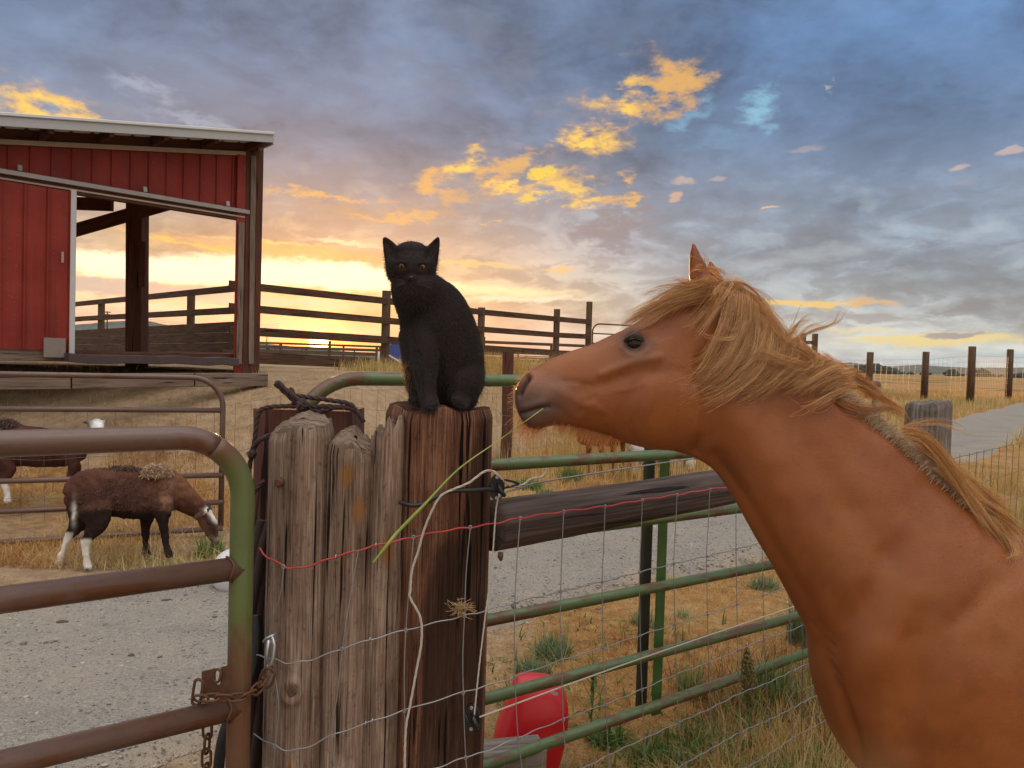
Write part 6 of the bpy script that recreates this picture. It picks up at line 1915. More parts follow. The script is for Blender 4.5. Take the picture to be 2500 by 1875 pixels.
def build_horse():
    T = thing('horse', 'chestnut horse with a windblown flaxen mane stretching its muzzle towards the cat', 'horse', (0.95, 1.79, 0))
    ch = [horse_rings()]
    # ears: near one, far one
    for dy, rows in ((-0.050, [(1722, 716, 0, 34, .026), (1713, 692, 0, 30, .024), (1705, 662, 0, 24, .020), (1698, 632, 0, 16, .014), (1694, 606, 0, 9, .009), (1692, 594, 0, 5, .005)]),
                     (0.050, [(1758, 715, 0, 26, .022), (1748, 690, 0, 20, .020), (1740, 664, 0, 14, .015), (1735, 645, 0, 8, .009), (1733, 638, 0, 4, .005)])):
        ch.append(blob_chain([(a, b, dy, e, f) for a, b, c, e, f in rows], dh, n=20))
    # legs down to the ground
    def leg(px, dy, rows):
        d = dh(px) + dy; base = P(px, 1800, d)
        rings = []
        R2 = curve_rows(np.array(rows, dtype=float), 60)
        th = np.linspace(0, 2 * np.pi, 24, endpoint=False)
        for (dx, z, rx, ry) in R2:
            rings.append(np.array([base.x + dx, base.y, 0]) + np.stack([np.cos(th) * rx, np.sin(th) * ry, np.full(24, z)], -1))
        ch.append(rings)
    fore = [(0.03, 0.80, .10, .07), (0.01, 0.62, .075, .06), (0.0, 0.46, .048, .044), (0.0, 0.35, .042, .042), (0.005, 0.30, .036, .036), (0.01, 0.20, .026, .026), (0.0, 0.125, .034, .033), (-0.02, 0.075, .030, .030), (-0.035, 0.04, .042, .042), (-0.04, 0.0, .050, .048)]
    hind = [(0.0, 0.85, .14, .09), (-0.02, 0.65, .11, .075), (0.02, 0.50, .062, .05), (0.09, 0.40, .046, .036), (0.085, 0.33, .036, .032), (0.06, 0.20, .027, .027), (0.05, 0.125, .034, .033), (0.03, 0.075, .030, .030), (0.015, 0.04, .042, .042), (0.01, 0.0, .050, .048)]
    leg(2290, -0.095, fore); leg(2330, 0.095, fore); leg(3330, -0.11, hind); leg(3390, 0.11, hind)
    me, co = merge_body('horse', ch, 0.0042, 7)
    nr = normals_of(me)
    x, y = to_photo(co)
    side = -(nr @ VIEW_F)                                  # 1 where the skin faces sideways
    # both flanks carry the same relief: measure on the animal's own middle plane
    dm = np.interp(x, [1250, 1550, 1750, 2000, 2300, 2600, 3400], [1.745, 1.775, 1.80, 1.80, 1.79, 1.80, 1.86])
    v = co - np.array(CAM)
    xm = 1250 + FPX * (v @ VIEW_R) / dm; ym = 937.5 - FPX * (v @ VIEW_U) / dm
    A = np.clip(np.abs(side) * 1.4, 0, 1)
    X, Y = x, y
    G2 = lambda *a: gauss2(X, Y, *a)
    ln = lambda pts, s: np.exp(-(seg_d(X, Y, pts) / s) ** 2)
    near = sstep(0.0, 0.25, side) + 0 * X
    farm = sstep(0.0, 0.25, -side)
    m = np.zeros(len(co))
    # skull
    m += 0.0085 * G2(1556, 812, 34, 13, 10) - 0.0085 * G2(1549, 838, 21, 17, 0) + 0.0030 * ln([(1520, 850), (1535, 866), (1560, 868), (1580, 856)], 7)
    m -= 0.0075 * G2(1618, 802, 34, 22, 25)
    m += 0.0050 * ln([(1610, 872), (1545, 884), (1470, 915)], 11) - 0.0050 * ln([(1590, 905), (1510, 925), (1430, 952)], 18)
    dist = np.hypot((X - 1640) / 1.05, Y - 1012)
    m += 0.0080 * (1 - sstep(52, 122, dist)) - 0.0018 * np.exp(-((dist - 106) / 12) ** 2)
    m -= 0.0110 * ln([(1716, 880), (1728, 970), (1722, 1060), (1700, 1105)], 20)
    m += 0.0050 * G2(1705, 790, 40, 45, 0)
    # muzzle: nostril, mouth, chin, cheek of the lip
    m += 0.0050 * G2(1300, 940, 26, 34, 25) + 0.0035 * G2(1345, 965, 34, 24, 0)
    m += 0.0050 * ln([(1296, 914), (1276, 928), (1262, 958)], 8) 
    m -= 0.0160 * ln([(1290, 924), (1276, 944), (1268, 962)], 6.5)
    mouth = ln([(1258, 1008), (1280, 1007), (1302, 1001), (1320, 995), (1340, 993)], 4.2)
    m -= 0.0085 * mouth
    m += 0.0030 * ln([(1272, 997), (1300, 990), (1325, 983)], 8) + 0.0035 * G2(1303, 1027, 28, 14, 0)
    m -= 0.0025 * ln([(1345, 990), (1370, 1002), (1382, 1020)], 10)
    m -= 0.0022 * ln([(1440, 940), (1405, 932), (1375, 930)], 6) + 0.0018 * ln([(1452, 968), (1425, 985), (1415, 1005)], 7)
    m += 0.0022 * ln([(1350, 945), (1420, 985), (1460, 1000)], 12)
    # neck and shoulder muscle
    m -= 0.0110 * ln([(1745, 1120), (1830, 1250), (1900, 1370), (1965, 1480), (2010, 1570)], 26) * (X > 1700)
    m += 0.0080 * ln([(1760, 980), (1870, 1140), (1980, 1300), (2060, 1420)], 48)
    m -= 0.0070 * ln([(1850, 950), (1960, 1080), (2080, 1240), (2160, 1330)], 42)
    m += 0.0060 * ln([(1960, 920), (2080, 1030), (2220, 1160)], 30)
    m += 0.0160 * G2(2110, 1600, 85, 80, 0) + 0.0100 * G2(2280, 1430, 130, 90, 40)
    m -= 0.0100 * ln([(2170, 1370), (2110, 1480), (2040, 1560)], 40)
    m -= 0.0150 * ln([(1996, 1575), (2030, 1640), (2060, 1720), (2090, 1810), (2100, 1880)], 15)
    m += 0.0090 * G2(2150, 1780, 60, 90, 0) + 0.0080 * G2(2330, 1650, 90, 120, 0)
    m -= 0.0080 * ln([(2230, 1560), (2240, 1680), (2220, 1820)], 34)
    m -= 0.0060 * ln([(2440, 1420), (2330, 1520)], 30)
    for (a, b) in (((2000, 1558), (2035, 1580)), ((2006, 1585), (2038, 1606)), ((1976, 1520), (1996, 1548)), ((2030, 1630), (2055, 1650))):
        m -= 0.0045 * ln([a, b], 4.5)
    m += (fbm(X * 0.012 + 3, Y * 0.012 + 7, 2) - 0.5) * 0.006
    m += 0.0016 * (ln([(1600, 885), (1572, 935), (1548, 985), (1530, 1030)], 4.5) + ln([(1572, 935), (1545, 950), (1500, 955)], 4) + ln([(1480, 1010), (1450, 985), (1420, 990)], 4))
    co2 = co + nr * (m * A)[:, None]
    # ear hollow on the turned-away side and a thin edge
    co2 = relax(me, co2, 2, 0.4)
    me.vertices.foreach_set('co', co2.astype(np.float32).ravel()); me.update()
    # coat
    base = np.array([0.236, 0.071, 0.0190]); rgb = np.tile(base, (len(co), 1))
    def lay(k, c):
        nonlocal rgb
        rgb = rgb * (1 - k[:, None]) + np.array(c) * k[:, None]
    pat = sstep(0.42, 0.66, fbm(X * 0.011 + 2, Y * 0.011 + 4, 3))
    lay(pat * 0.35, (0.27, 0.096, 0.027))
    lay(sstep(0.50, 0.72, fbm(X * 0.016 + 22, Y * 0.016 + 14, 3)) * 0.3, (0.17, 0.046, 0.014))
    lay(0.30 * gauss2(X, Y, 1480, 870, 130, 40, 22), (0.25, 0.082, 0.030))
    mz = sstep(1.0, 0.25, np.hypot((X - 1285) / 165, (Y - 1000) / 72)); lay(mz * 0.88, (0.085, 0.055, 0.050))
    lay(sstep(0.25, 0.9, gauss2(X, Y, 1330, 950, 90, 48, 0)) * 0.45, (0.17, 0.105, 0.085))
    lay(np.clip(mouth * 1.3, 0, 1) * 0.8, (0.03, 0.020, 0.018))
    lay(np.exp(-(seg_d(X, Y, [(1290, 924), (1276, 944), (1268, 962)]) / 7) ** 2), (0.02, 0.012, 0.011))
    ey = np.exp(-(np.hypot((X - 1551) / 36, (Y - 841) / 26)) ** 2); lay(np.clip(ey * 1.15, 0, 1) * 0.9, (0.055, 0.035, 0.032))
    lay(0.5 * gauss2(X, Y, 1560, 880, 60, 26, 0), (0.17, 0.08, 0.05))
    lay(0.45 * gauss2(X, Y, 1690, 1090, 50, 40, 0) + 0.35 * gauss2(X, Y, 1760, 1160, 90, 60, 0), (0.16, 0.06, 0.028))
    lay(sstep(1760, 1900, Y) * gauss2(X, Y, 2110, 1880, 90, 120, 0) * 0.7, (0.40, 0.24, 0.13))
    z = co[:, 2]; lay(sstep(0.09, 0.03, z), (0.05, 0.04, 0.035))
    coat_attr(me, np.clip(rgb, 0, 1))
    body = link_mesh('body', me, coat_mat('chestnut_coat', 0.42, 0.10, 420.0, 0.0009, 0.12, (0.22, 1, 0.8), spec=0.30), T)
    co = co2; nr = normals_of(me)
    tri = tris_of(me)
    bvh = BVHTree.FromPolygons([tuple(q) for q in co], [tuple(q) for q in tri])
    def skin(px, py, lift=0.0, dflt=None):
        r = ray(px, py); h = bvh.ray_cast(CAM, r.normalized())
        if h[0] is not None and (h[0] - CAM).dot(_F) < 2.3:
            return h[0] - r.normalized() * lift, True
        return P(px, py, dflt if dflt else dh(px)), False
    # eye
    ec, _ = skin(1549, 840)
    ec = ec + _F * 0.0095
    bm = bmesh.new(); bmesh.ops.create_uvsphere(bm, u_segments=32, v_segments=20, radius=0.0190)
    bmesh.ops.scale(bm, verts=bm.verts, vec=(1.08, 1.0, 0.92)); bmesh.ops.translate(bm, verts=bm.verts, vec=ec)
    em = bpy.data.meshes.new('eye'); bm.to_mesh(em); bm.free()
    for p in em.polygons: p.use_smooth = True
    def eyefn(g, b):
        b.inputs['Base Color'].default_value = (0.016, 0.008, 0.005, 1); b.inputs['Roughness'].default_value = 0.12
        b.inputs['Specular IOR Level'].default_value = 0.28
    link_mesh('eye', em, material('horse_eye', eyefn), T)
    lm = flat_mat('dark_lid_skin', (0.045, 0.028, 0.026), 0.55, 0, 0.3, 90)
    def lid(pts, r0, nm):
        c = [P(px, py, (ec - CAM).dot(_F) - dz) for px, py, dz in pts]
        n = 40; cc = curve_pts(c, n); rr = [r0 * (0.25 + 0.75 * math.sin(math.pi * i / (n - 1)) ** 0.6) for i in range(n)]
        mb = MB(); mb.tube(cc, rr, 10); mb.build(nm, lm, T)
    lid([(1524, 838, 0.006), (1529, 826, 0.014), (1541, 817, 0.0185), (1556, 818, 0.0185), (1568, 828, 0.015), (1577, 845, 0.007)], 0.0048, 'eyelid')
    lid([(1524, 838, 0.006), (1531, 849, 0.013), (1544, 858, 0.0165), (1559, 859, 0.016), (1570, 854, 0.012), (1577, 846, 0.007)], 0.0036, 'eyelid')
    lash = []
    for i in range(46):
        t = i / 45; px = 1529 + 40 * t; py = 821 - 5 * math.sin(math.pi * t) + 8 * max(0, t - 0.6)
        a = P(px, py, (ec - CAM).dot(_F) - 0.019); 
        lash.append(np.array([a, a + Vector((-0.004, -0.006, -0.001)), a + Vector((-0.009 + 0.004 * t, -0.010, -0.006 - 0.004 * random.random()))]))
    hair('eyelashes', lash, 0.00035, 0.00012, MH_dark, T)
    # ------------ mane and forelock
    Z = lambda a, b: (1200 + a / 2.765, 580 + b / 2.765)
    D_ = lambda a, b: (1900 + a / 3.017, 750 + b / 3.017)
    GU = []    # (points, strands, root jitter, tip jitter, lift, wave)
    def gu(conv, pts, n, rj=9, tj=16, lift=(0.004, 0.018), wv=1.0):
        GU.append(([conv(*q) for q in pts], n, rj, tj, lift, wv))
    # forelock
    gu(Z, [(1430, 325), (1300, 368), (1150, 430), (1000, 520), (900, 585), (838, 625)], 320, 11, 12)
    gu(Z, [(1400, 345), (1250, 395), (1100, 465), (960, 548), (880, 598), (842, 620)], 320, 10, 12)
    gu(Z, [(1420, 360), (1300, 400), (1180, 470), (1090, 540), (1010, 585), (950, 612)], 240, 10, 14)
    gu(Z, [(1460, 345), (1340, 400), (1230, 470), (1150, 520)], 200, 10, 16)
    gu(Z, [(1440, 325), (1320, 335), (1190, 335), (1100, 352), (1025, 385), (978, 440)], 46, 8, 10, (0.004, 0.03), 1.5)
    gu(Z, [(1390, 315), (1300, 302), (1230, 288)], 70, 8, 12, (0.004, 0.03), 1.5)
    gu(Z, [(1400, 330), (1270, 335), (1170, 335)], 60, 8, 14, (0.004, 0.03), 1.5)
    gu(Z, [(1560, 262), (1480, 222), (1400, 222), (1355, 255), (1335, 300)], 40, 6, 10, (0.03, 0.03), 1.2)
    gu(Z, [(1540, 300), (1450, 285), (1390, 290), (1345, 330)], 50, 6, 10, (0.03, 0.03), 1.2)
    gu(Z, [(1455, 195), (1440, 150), (1420, 120), (1405, 110)], 24, 4, 6, (0.0, 0.01), 1.0)
    gu(Z, [(1545, 330), (1500, 380), (1470, 430), (1420, 500), (1360, 570)], 240, 12, 20)
    # mane falling forward over the cheek
    gu(Z, [(1590, 345), (1530, 440), (1450, 560), (1380, 650), (1325, 695)], 240, 12, 18)
    gu(Z, [(1640, 375), (1600, 520), (1540, 680), (1460, 820), (1380, 900), (1312, 950)], 260, 12, 16)
    gu(Z, [(1700, 400), (1670, 560), (1595, 740), (1500, 870), (1400, 960), (1255, 1035)], 260, 12, 14)
    gu(Z, [(1750, 430), (1735, 600), (1675, 770), (1575, 910), (1450, 1005), (1300, 1085)], 280, 12, 14)
    gu(Z, [(1800, 470), (1805, 630), (1755, 800), (1650, 935), (1510, 1045), (1375, 1100)], 280, 12, 15)
    gu(Z, [(1850, 520), (1875, 690), (1815, 860), (1700, 985), (1560, 1075), (1375, 1145)], 300, 12, 15)
    gu(Z, [(1900, 570), (1945, 710), (1895, 870), (1780, 1000), (1640, 1085), (1500, 1125)], 280, 12, 16)
    gu(Z, [(1950, 620), (2025, 730), (1985, 860), (1880, 970), (1760, 1055), (1600, 1112)], 280, 12, 16)
    gu(Z, [(2000, 680), (2080, 770), (2055, 870), (1960, 955), (1850, 1020), (1745, 1072)], 260, 12, 16)
    gu(Z, [(2050, 720), (2145, 800), (2110, 890), (2000, 925), (1850, 940), (1700, 930)], 240, 12, 18)
    gu(Z, [(2080, 740), (2190, 830), (2130, 880), (1980, 850), (1800, 800), (1640, 780), (1500, 762)], 110, 10, 16, (0.006, 0.03), 1.5)
    gu(Z, [(1700, 600), (1600, 660), (1500, 640), (1430, 610)], 50, 10, 16, (0.006, 0.03), 1.5)
    gu(Z, [(1760, 560), (1690, 640), (1640, 760), (1560, 850)], 160, 14, 18)
    gu(Z, [(1880, 600), (1800, 700), (1740, 820), (1640, 900), (1500, 960), (1330, 1000)], 160, 14, 18)
    gu(Z, [(1980, 760), (1900, 880), (1780, 980), (1700, 1040)], 160, 14, 18)
    gu(Z, [(1560, 335), (1650, 345), (1760, 415), (1870, 530), (1970, 650), (2040, 730)], 260, 9, 10, (0.006, 0.02), 0.8)
    gu(Z, [(1550, 320), (1640, 325), (1750, 400), (1850, 500), (1950, 620)], 160, 7, 9, (0.0, 0.0), 0.8)
    gu(Z, [(1640, 292), (1740, 335), (1830, 440), (1930, 570), (2020, 660)], 50, 4, 6, (0, 0), 1.0)
    gu(Z, [(1630, 310), (1700, 330), (1790, 380), (1880, 470), (1960, 560)], 40, 5, 8, (0, 0), 1.0)
    gu(Z, [(1750, 440), (1850, 560), (1960, 700), (2050, 770)], 200, 14, 16, (0.008, 0.02), 0.8)
    gu(Z, [(1700, 470), (1790, 520), (1880, 620), (1900, 720)], 160, 14, 16, (0.008, 0.02), 0.8)
    # flying wisps
    gu(D_, [(80, 220), (130, 150), (190, 105), (240, 85), (275, 52)], 90, 6, 6, (0, 0), 1.0)
    gu(D_, [(110, 240), (200, 150), (270, 118), (320, 125), (345, 95), (358, 55)], 60, 6, 5, (0, 0), 1.0)
    gu(D_, [(130, 280), (230, 200), (340, 155), (430, 112), (460, 55), (490, 15), (545, -2)], 110, 7, 5, (0, 0), 1.0)
    gu(D_, [(60, 200), (110, 160), (150, 100), (175, 50)], 14, 5, 8, (0, 0), 1.0)
    # middle mane over the neck
    gu(D_, [(250, 360), (170, 400), (80, 440), (0, 500), (-60, 540)], 220, 10, 14)
    gu(D_, [(330, 400), (230, 410), (120, 440), (40, 490), (-40, 560)], 220, 10, 14)
    gu(D_, [(400, 430), (300, 470), (190, 535), (90, 595), (0, 628)], 220, 9, 9)
    gu(D_, [(470, 470), (360, 500), (260, 560), (170, 620), (100, 645)], 220, 9, 10)
    gu(D_, [(520, 500), (420, 520), (320, 580), (240, 650)], 200, 9, 12)
    gu(D_, [(545, 540), (440, 610), (330, 690), (220, 765), (112, 838)], 90, 6, 5, (0.004, 0.02), 0.7)
    gu(D_, [(500, 610), (380, 655), (260, 710), (105, 760)], 70, 6, 6, (0.004, 0.02), 0.7)
    gu(D_, [(300, 370), (420, 440), (520, 510), (600, 560), (680, 620)], 240, 10, 12, (0.006, 0.02), 0.8)
    gu(D_, [(420, 450), (540, 500), (640, 560), (740, 640), (815, 705)], 220, 9, 9, (0.006, 0.015), 0.8)
    gu(D_, [(520, 560), (620, 600), (700, 650), (780, 720)], 180, 9, 12, (0.006, 0.015), 0.8)
    gu(D_, [(430, 668), (520, 722), (640, 748), (790, 735), (880, 762), (922, 825), (902, 910)], 120, 5, 5, (0.006, 0.03), 0.6)
    gu(D_, [(640, 600), (740, 660), (830, 720), (900, 770), (940, 830)], 160, 8, 9, (0.004, 0.02), 0.6)
    # lower mane
    gu(D_, [(920, 900), (1000, 862), (1120, 850), (1250, 880), (1380, 930), (1460, 975)], 60, 6, 14, (0.0, 0.0), 0.9)
    gu(D_, [(900, 880), (990, 870), (1100, 870), (1210, 900), (1280, 960)], 50, 6, 12, (0.0, 0.0), 0.9)
    gu(D_, [(940, 920), (1060, 945), (1170, 1060), (1280, 1220), (1400, 1400), (1560, 1650)], 320, 8, 12, (0.004, 0.02), 0.6)
    gu(D_, [(960, 930), (1100, 990), (1230, 1130), (1380, 1270), (1560, 1400), (1830, 1560)], 340, 8, 14, (0.004, 0.02), 0.6)
    gu(D_, [(1050, 1010), (1180, 1120), (1310, 1280), (1450, 1440), (1640, 1620)], 300, 10, 14, (0.004, 0.02), 0.6)
    gu(D_, [(1180, 1170), (1300, 1300), (1430, 1470), (1570, 1660), (1700, 1830)], 260, 10, 16, (0.004, 0.02), 0.6)
    gu(D_, [(1280, 1240), (1430, 1330), (1620, 1450), (1850, 1560)], 260, 12, 18, (0.004, 0.02), 0.6)
    gu(D_, [(1360, 1330), (1500, 1460), (1640, 1620), (1760, 1800), (1760, 1860)], 240, 12, 14, (0.004, 0.02), 0.6)
    gu(D_, [(1500, 1450), (1650, 1560), (1800, 1700), (1900, 1800)], 260, 14, 20, (0.004, 0.02), 0.6)
    gu(D_, [(1600, 1560), (1700, 1700), (1740, 1830), (1640, 1880)], 140, 12, 12, (0.004, 0.02), 0.6)
    st, tones = [], []
    for pts, n, rj, tj, lift, wv in GU:
        c = []
        for i, (px, py) in enumerate(pts):
            t = i / (len(pts) - 1)
            p, hit = skin(px, py, lift[0] + (lift[1] - lift[0]) * math.sin(math.pi * min(1, t * 1.1)) )
            c.append([p, hit])
        # where the lock hangs off the outline keep the last touched depth
        dep = [(q[0] - CAM).dot(_F) if q[1] else None for q in c]
        last = next((q for q in dep if q is not None), dh(pts[0][0]) - 0.02)
        for i in range(len(c)):
            if dep[i] is None:
                dep[i] = last
                c[i][0] = P(pts[i][0], pts[i][1], last)
            last = dep[i]
        g0 = curve_pts([q[0] for q in c], 22)
        k = 22; t = np.linspace(0, 1, k)[:, None]
        px2m = 1.75 / FPX
        # a lock is made of smaller tresses
        if n >= 240: n = int(n * 0.62)
        if lift[1] == 0: n = max(12, int(n * 0.45)); tj = tj * 1.8
        nt = max(3, n // 11)
        for j in range(nt):
            off0 = (VIEW_R * RNG.normal(0, rj) + VIEW_U * RNG.normal(0, rj)) * px2m * 0.9
            off1 = (VIEW_R * RNG.normal(0, tj) + VIEW_U * RNG.normal(0, tj)) * px2m * 0.9
            dd = -VIEW_F * RNG.uniform(0, 0.014)
            amp = RNG.uniform(0.001, 0.0045) * wv; ph = RNG.uniform(0, 6.28); fr = RNG.uniform(1.0, 2.6)
            wave = (VIEW_U * np.sin(ph + t * 6.28 * fr) + VIEW_R * np.cos(ph + t * 5 * fr)) * amp * t
            ln_ = RNG.uniform(0.82, 1.0); tn = RNG.random()
            core = g0 + off0 * (1 - t) + off1 * t + wave + dd * np.sin(np.pi * t * 0.9 + 0.1)
            for _ in range(max(6, int(0.85 * n / nt))):
                w = (0.0040 if lift[1] > 0 else 0.0020) * (1 - 0.62 * t ** 1.4)
                o = (VIEW_R * RNG.normal() + VIEW_U * RNG.normal() + VIEW_F * RNG.normal(0, 0.5))
                q = core + o * w + np.array(RNG.normal(0, 0.0016, 3)) * t + VIEW_U * (0.0009 * np.sin(RNG.uniform(0, 6.28) + t * RNG.uniform(6, 16)))
                tt = np.linspace(0, ln_ * RNG.uniform(0.62, 1.0), k)
                st.append(np.stack([np.interp(tt, t[:, 0], q[:, i]) for i in range(3)], 1)); tones.append(min(1, max(0, 0.15 + 0.62 * tn + RNG.normal(0, 0.13))))
    # loose single hairs
    for _ in range(50):
        pts, n, rj, tj, lift, wv = GU[RNG.integers(0, len(GU))]
        a = pts[0]; b = pts[-1]
        j = RNG.normal(0, 20, (3, 2))
        m_ = pts[len(pts) // 2]
        q = [skin(a[0], a[1], 0.006), skin(m_[0] + j[1][0], m_[1] + j[1][1], 0.03), skin(b[0] + j[2][0], b[1] + j[2][1], 0.03)]
        last = (q[0][0] - CAM).dot(_F) if q[0][1] else dh(a[0]) - 0.03
        cc = [q[0][0] if q[0][1] else P(a[0], a[1], last)] + [w[0] if w[1] else P(*to_px(w[0]), last) for w in q[1:]]
        st.append(curve_pts(cc, 22)); tones.append(0.6)
    hair('mane', st, 0.00027, 0.00010, MH_mane, T, tones)
    # pale clipped roots along the crest
    st = []
    cr = curve_pts([(D_(*q) + (0,)) for q in [(480, 640), (560, 700), (660, 790), (760, 880), (900, 990), (1040, 1115), (1200, 1262), (1340, 1382), (1450, 1480)]], 900)
    for q in cr:
        for _ in range(2):
            dx, dy = RNG.normal(0, 6), RNG.normal(0, 6)
            p, hit = skin(q[0] + dx - 5, q[1] + dy + 6, 0.001)
            if not hit: continue
            L = RNG.uniform(0.012, 0.030); a = RNG.normal(0.9, 0.25)
            u = VIEW_R * math.cos(a) + VIEW_U * math.sin(a)
            p = np.array(p)
            st.append(np.stack([p, p + u * L * 0.45 - VIEW_F * 0.003, p + u * L * 0.8 - VIEW_F * 0.002 - VIEW_U * 0.002, p + u * L + VIEW_R * 0.006 - VIEW_U * 0.007]))
    hair('roached_mane', st, 0.00045, 0.00022, MH_pale, T)['label'] = 'short pale bristles along the crest'
    # beard under lip and jaw, whiskers
    st = []
    def beard(pts, n, L0, L1, a0, jit):
        c = curve_pts([(p[0], p[1], 0) for p in pts], n)
        for i, q in enumerate(c):
            p, hit = skin(q[0] + RNG.normal(0, 2), q[1] - RNG.uniform(1, 9), -0.002)
            if not hit: continue
            p = np.array(p) + VIEW_F * RNG.uniform(0.0, 0.05)
            L = RNG.uniform(L0, L1); a = math.radians(a0) + RNG.normal(0, jit)
            u = VIEW_R * math.cos(a) + VIEW_U * math.sin(a)
            st.append(np.stack([p, p + u * L * 0.4, p + u * L * 0.75 - VIEW_U * L * 0.05, p + u * L - VIEW_U * L * 0.16 - VIEW_R * L * 0.05]))
    beard([(1264, 1012), (1285, 1038), (1312, 1046), (1340, 1040)], 190, 0.014, 0.050, -122, 0.25)
    beard([(1358, 1030), (1400, 1042), (1450, 1054), (1500, 1070)], 330, 0.012, 0.040, -118, 0.28)
    beard([(1420, 1046), (1470, 1060), (1520, 1082)], 160, 0.020, 0.048, -112, 0.25)
    c = curve_pts([(1292, 902, 0), (1262, 942, 0), (1254, 972, 0), (1262, 1004, 0)], 90)
    for q in c:
        p, hit = skin(q[0] + 5, q[1] + 3, -0.002)
        if hit:
            p = np.array(p) + VIEW_F * RNG.uniform(0, 0.03); a = math.pi + RNG.normal(0.1, 0.4); L = RNG.uniform(0.008, 0.024); u = VIEW_R * math.cos(a) + VIEW_U * math.sin(a)
            st.append(np.stack([p, p + u * L * 0.5, p + u * L * 0.8 - VIEW_U * L * 0.05, p + u * L - VIEW_U * L * 0.15]))
    hair('whiskers', st, 0.00040, 0.00016, MH_beard, T)
    # tail
    tl = []
    rt = np.array(P(3478, 1470, 1.86))
    for _ in range(900):
        o = RNG.normal(0, 0.022, 3); e = RNG.normal(0, 0.05, 3)
        tl.append(curve_pts([rt + o, rt + o + [0.10, 0, -0.02], rt + o * 1.4 + [0.17, 0, -0.22] + e * 0.4, rt + o * 1.6 + [0.15, 0, -0.50] + e * 0.8, rt + o * 1.2 + [0.13, 0, -0.74 - 0.1 * RNG.random()] + e], 14))
    hair('tail', tl, 0.0009, 0.0004, MH_mane, T)
    # short coat so that the outline is not glassy
    lie = np.tile(VIEW_R * 0.8 - VIEW_U * 0.35, (len(co), 1))
    mk = (x < 2560).astype(float) * (1 - np.clip(ey * 1.5, 0, 1))
    st = surface_hairs(co, nr * 0.40, tri, 60000, 0.0042, lie, 0.10, 3, mk)
    hair('coat_hair', st, 0.00016, 0.00008, MH_coat, T)
    # the stalk in its mouth
    m0, _ = skin(1326, 997, 0.001)
    pth = [m0, P(1296, 1019, (m0 - CAM).dot(_F) - 0.004), P(1215, 1077, 1.733), P(1120, 1145, 1.722), P(1040, 1228, 1.715), P(970, 1300, 1.712), P(938, 1340, 1.712), P(911, 1374, 1.712)]
    c = curve_pts(pth, 90); n = len(c)
    rr = [0.0011 + 0.0026 * sstep(0.25, 0.75, i / n) * (1 - 0.45 * sstep(0.85, 1, i / n)) for i in range(n)]
    mb = MB(); mb.tube(c, rr, 8)
    tag(mb.build('grass_stalk', M_stalk, at=m0), 'long green and yellow grass stalk held in the horse mouth', 'grass stalk')

def to_px(p):
    v = Vector(p) - CAM; d = v.dot(_F)
    return 1250 + FPX * v.dot(_R) / d, 937.5 - FPX * v.dot(_U) / d

def stalk_fn(g, b):
    f = g.noise(uvvec(g, 5, 400), 1.0, 3, 0.5)
    u = g.n('ShaderNodeTexCoord'); 
    f2 = g.noise(uvvec(g, 7, 1), 1.0, 3, 0.5)
    col = g.mix(f, (0.16, 0.24, 0.035), (0.33, 0.40, 0.10))
    g.put(b.inputs['Base Color'], g.mix(g.mapr(f2, 0.48, 0.62), col, (0.52, 0.46, 0.16)))
    b.inputs['Roughness'].default_value = 0.5
M_stalk = material('green_stalk', stalk_fn)
MH_mane = hair_mat('flaxen_mane', [(0.0, (0.24, 0.090, 0.028)), (0.35, (0.50, 0.240, 0.078)), (0.7, (0.72, 0.42, 0.165)), (1.0, (0.86, 0.60, 0.31))], 0.35, 0.30)
MH_pale = hair_mat('pale_bristle', [(0.0, (0.28, 0.15, 0.07)), (0.5, (0.50, 0.34, 0.20)), (1.0, (0.68, 0.56, 0.42))], 0.5, 0.3)
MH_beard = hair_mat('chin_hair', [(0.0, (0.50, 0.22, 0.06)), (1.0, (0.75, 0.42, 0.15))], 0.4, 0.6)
MH_coat = hair_mat('chestnut_hair', [(0.0, (0.235, 0.070, 0.018)), (0.5, (0.25, 0.078, 0.021)), (1.0, (0.27, 0.088, 0.024))], 0.5, 0.55)
MH_dark = hair_mat('dark_hair', [(0.0, (0.02, 0.012, 0.01)), (1.0, (0.05, 0.03, 0.02))], 0.4, 0.2)
MH_cat = hair_mat('black_cat_fur', [(0.0, (0.006, 0.003, 0.003)), (0.7, (0.014, 0.007, 0.006)), (1.0, (0.030, 0.014, 0.010))], 0.35, 0.25)
MH_wool = hair_mat('brown_wool', [(0.0, (0.20, 0.105, 0.06)), (0.6, (0.44, 0.27, 0.16)), (1.0, (0.60, 0.42, 0.28))], 0.6, 0.3)
MH_wool_dark = hair_mat('dark_wool', [(0.0, (0.05, 0.02, 0.014)), (1.0, (0.14, 0.065, 0.04))], 0.6, 0.3)
build_horse()

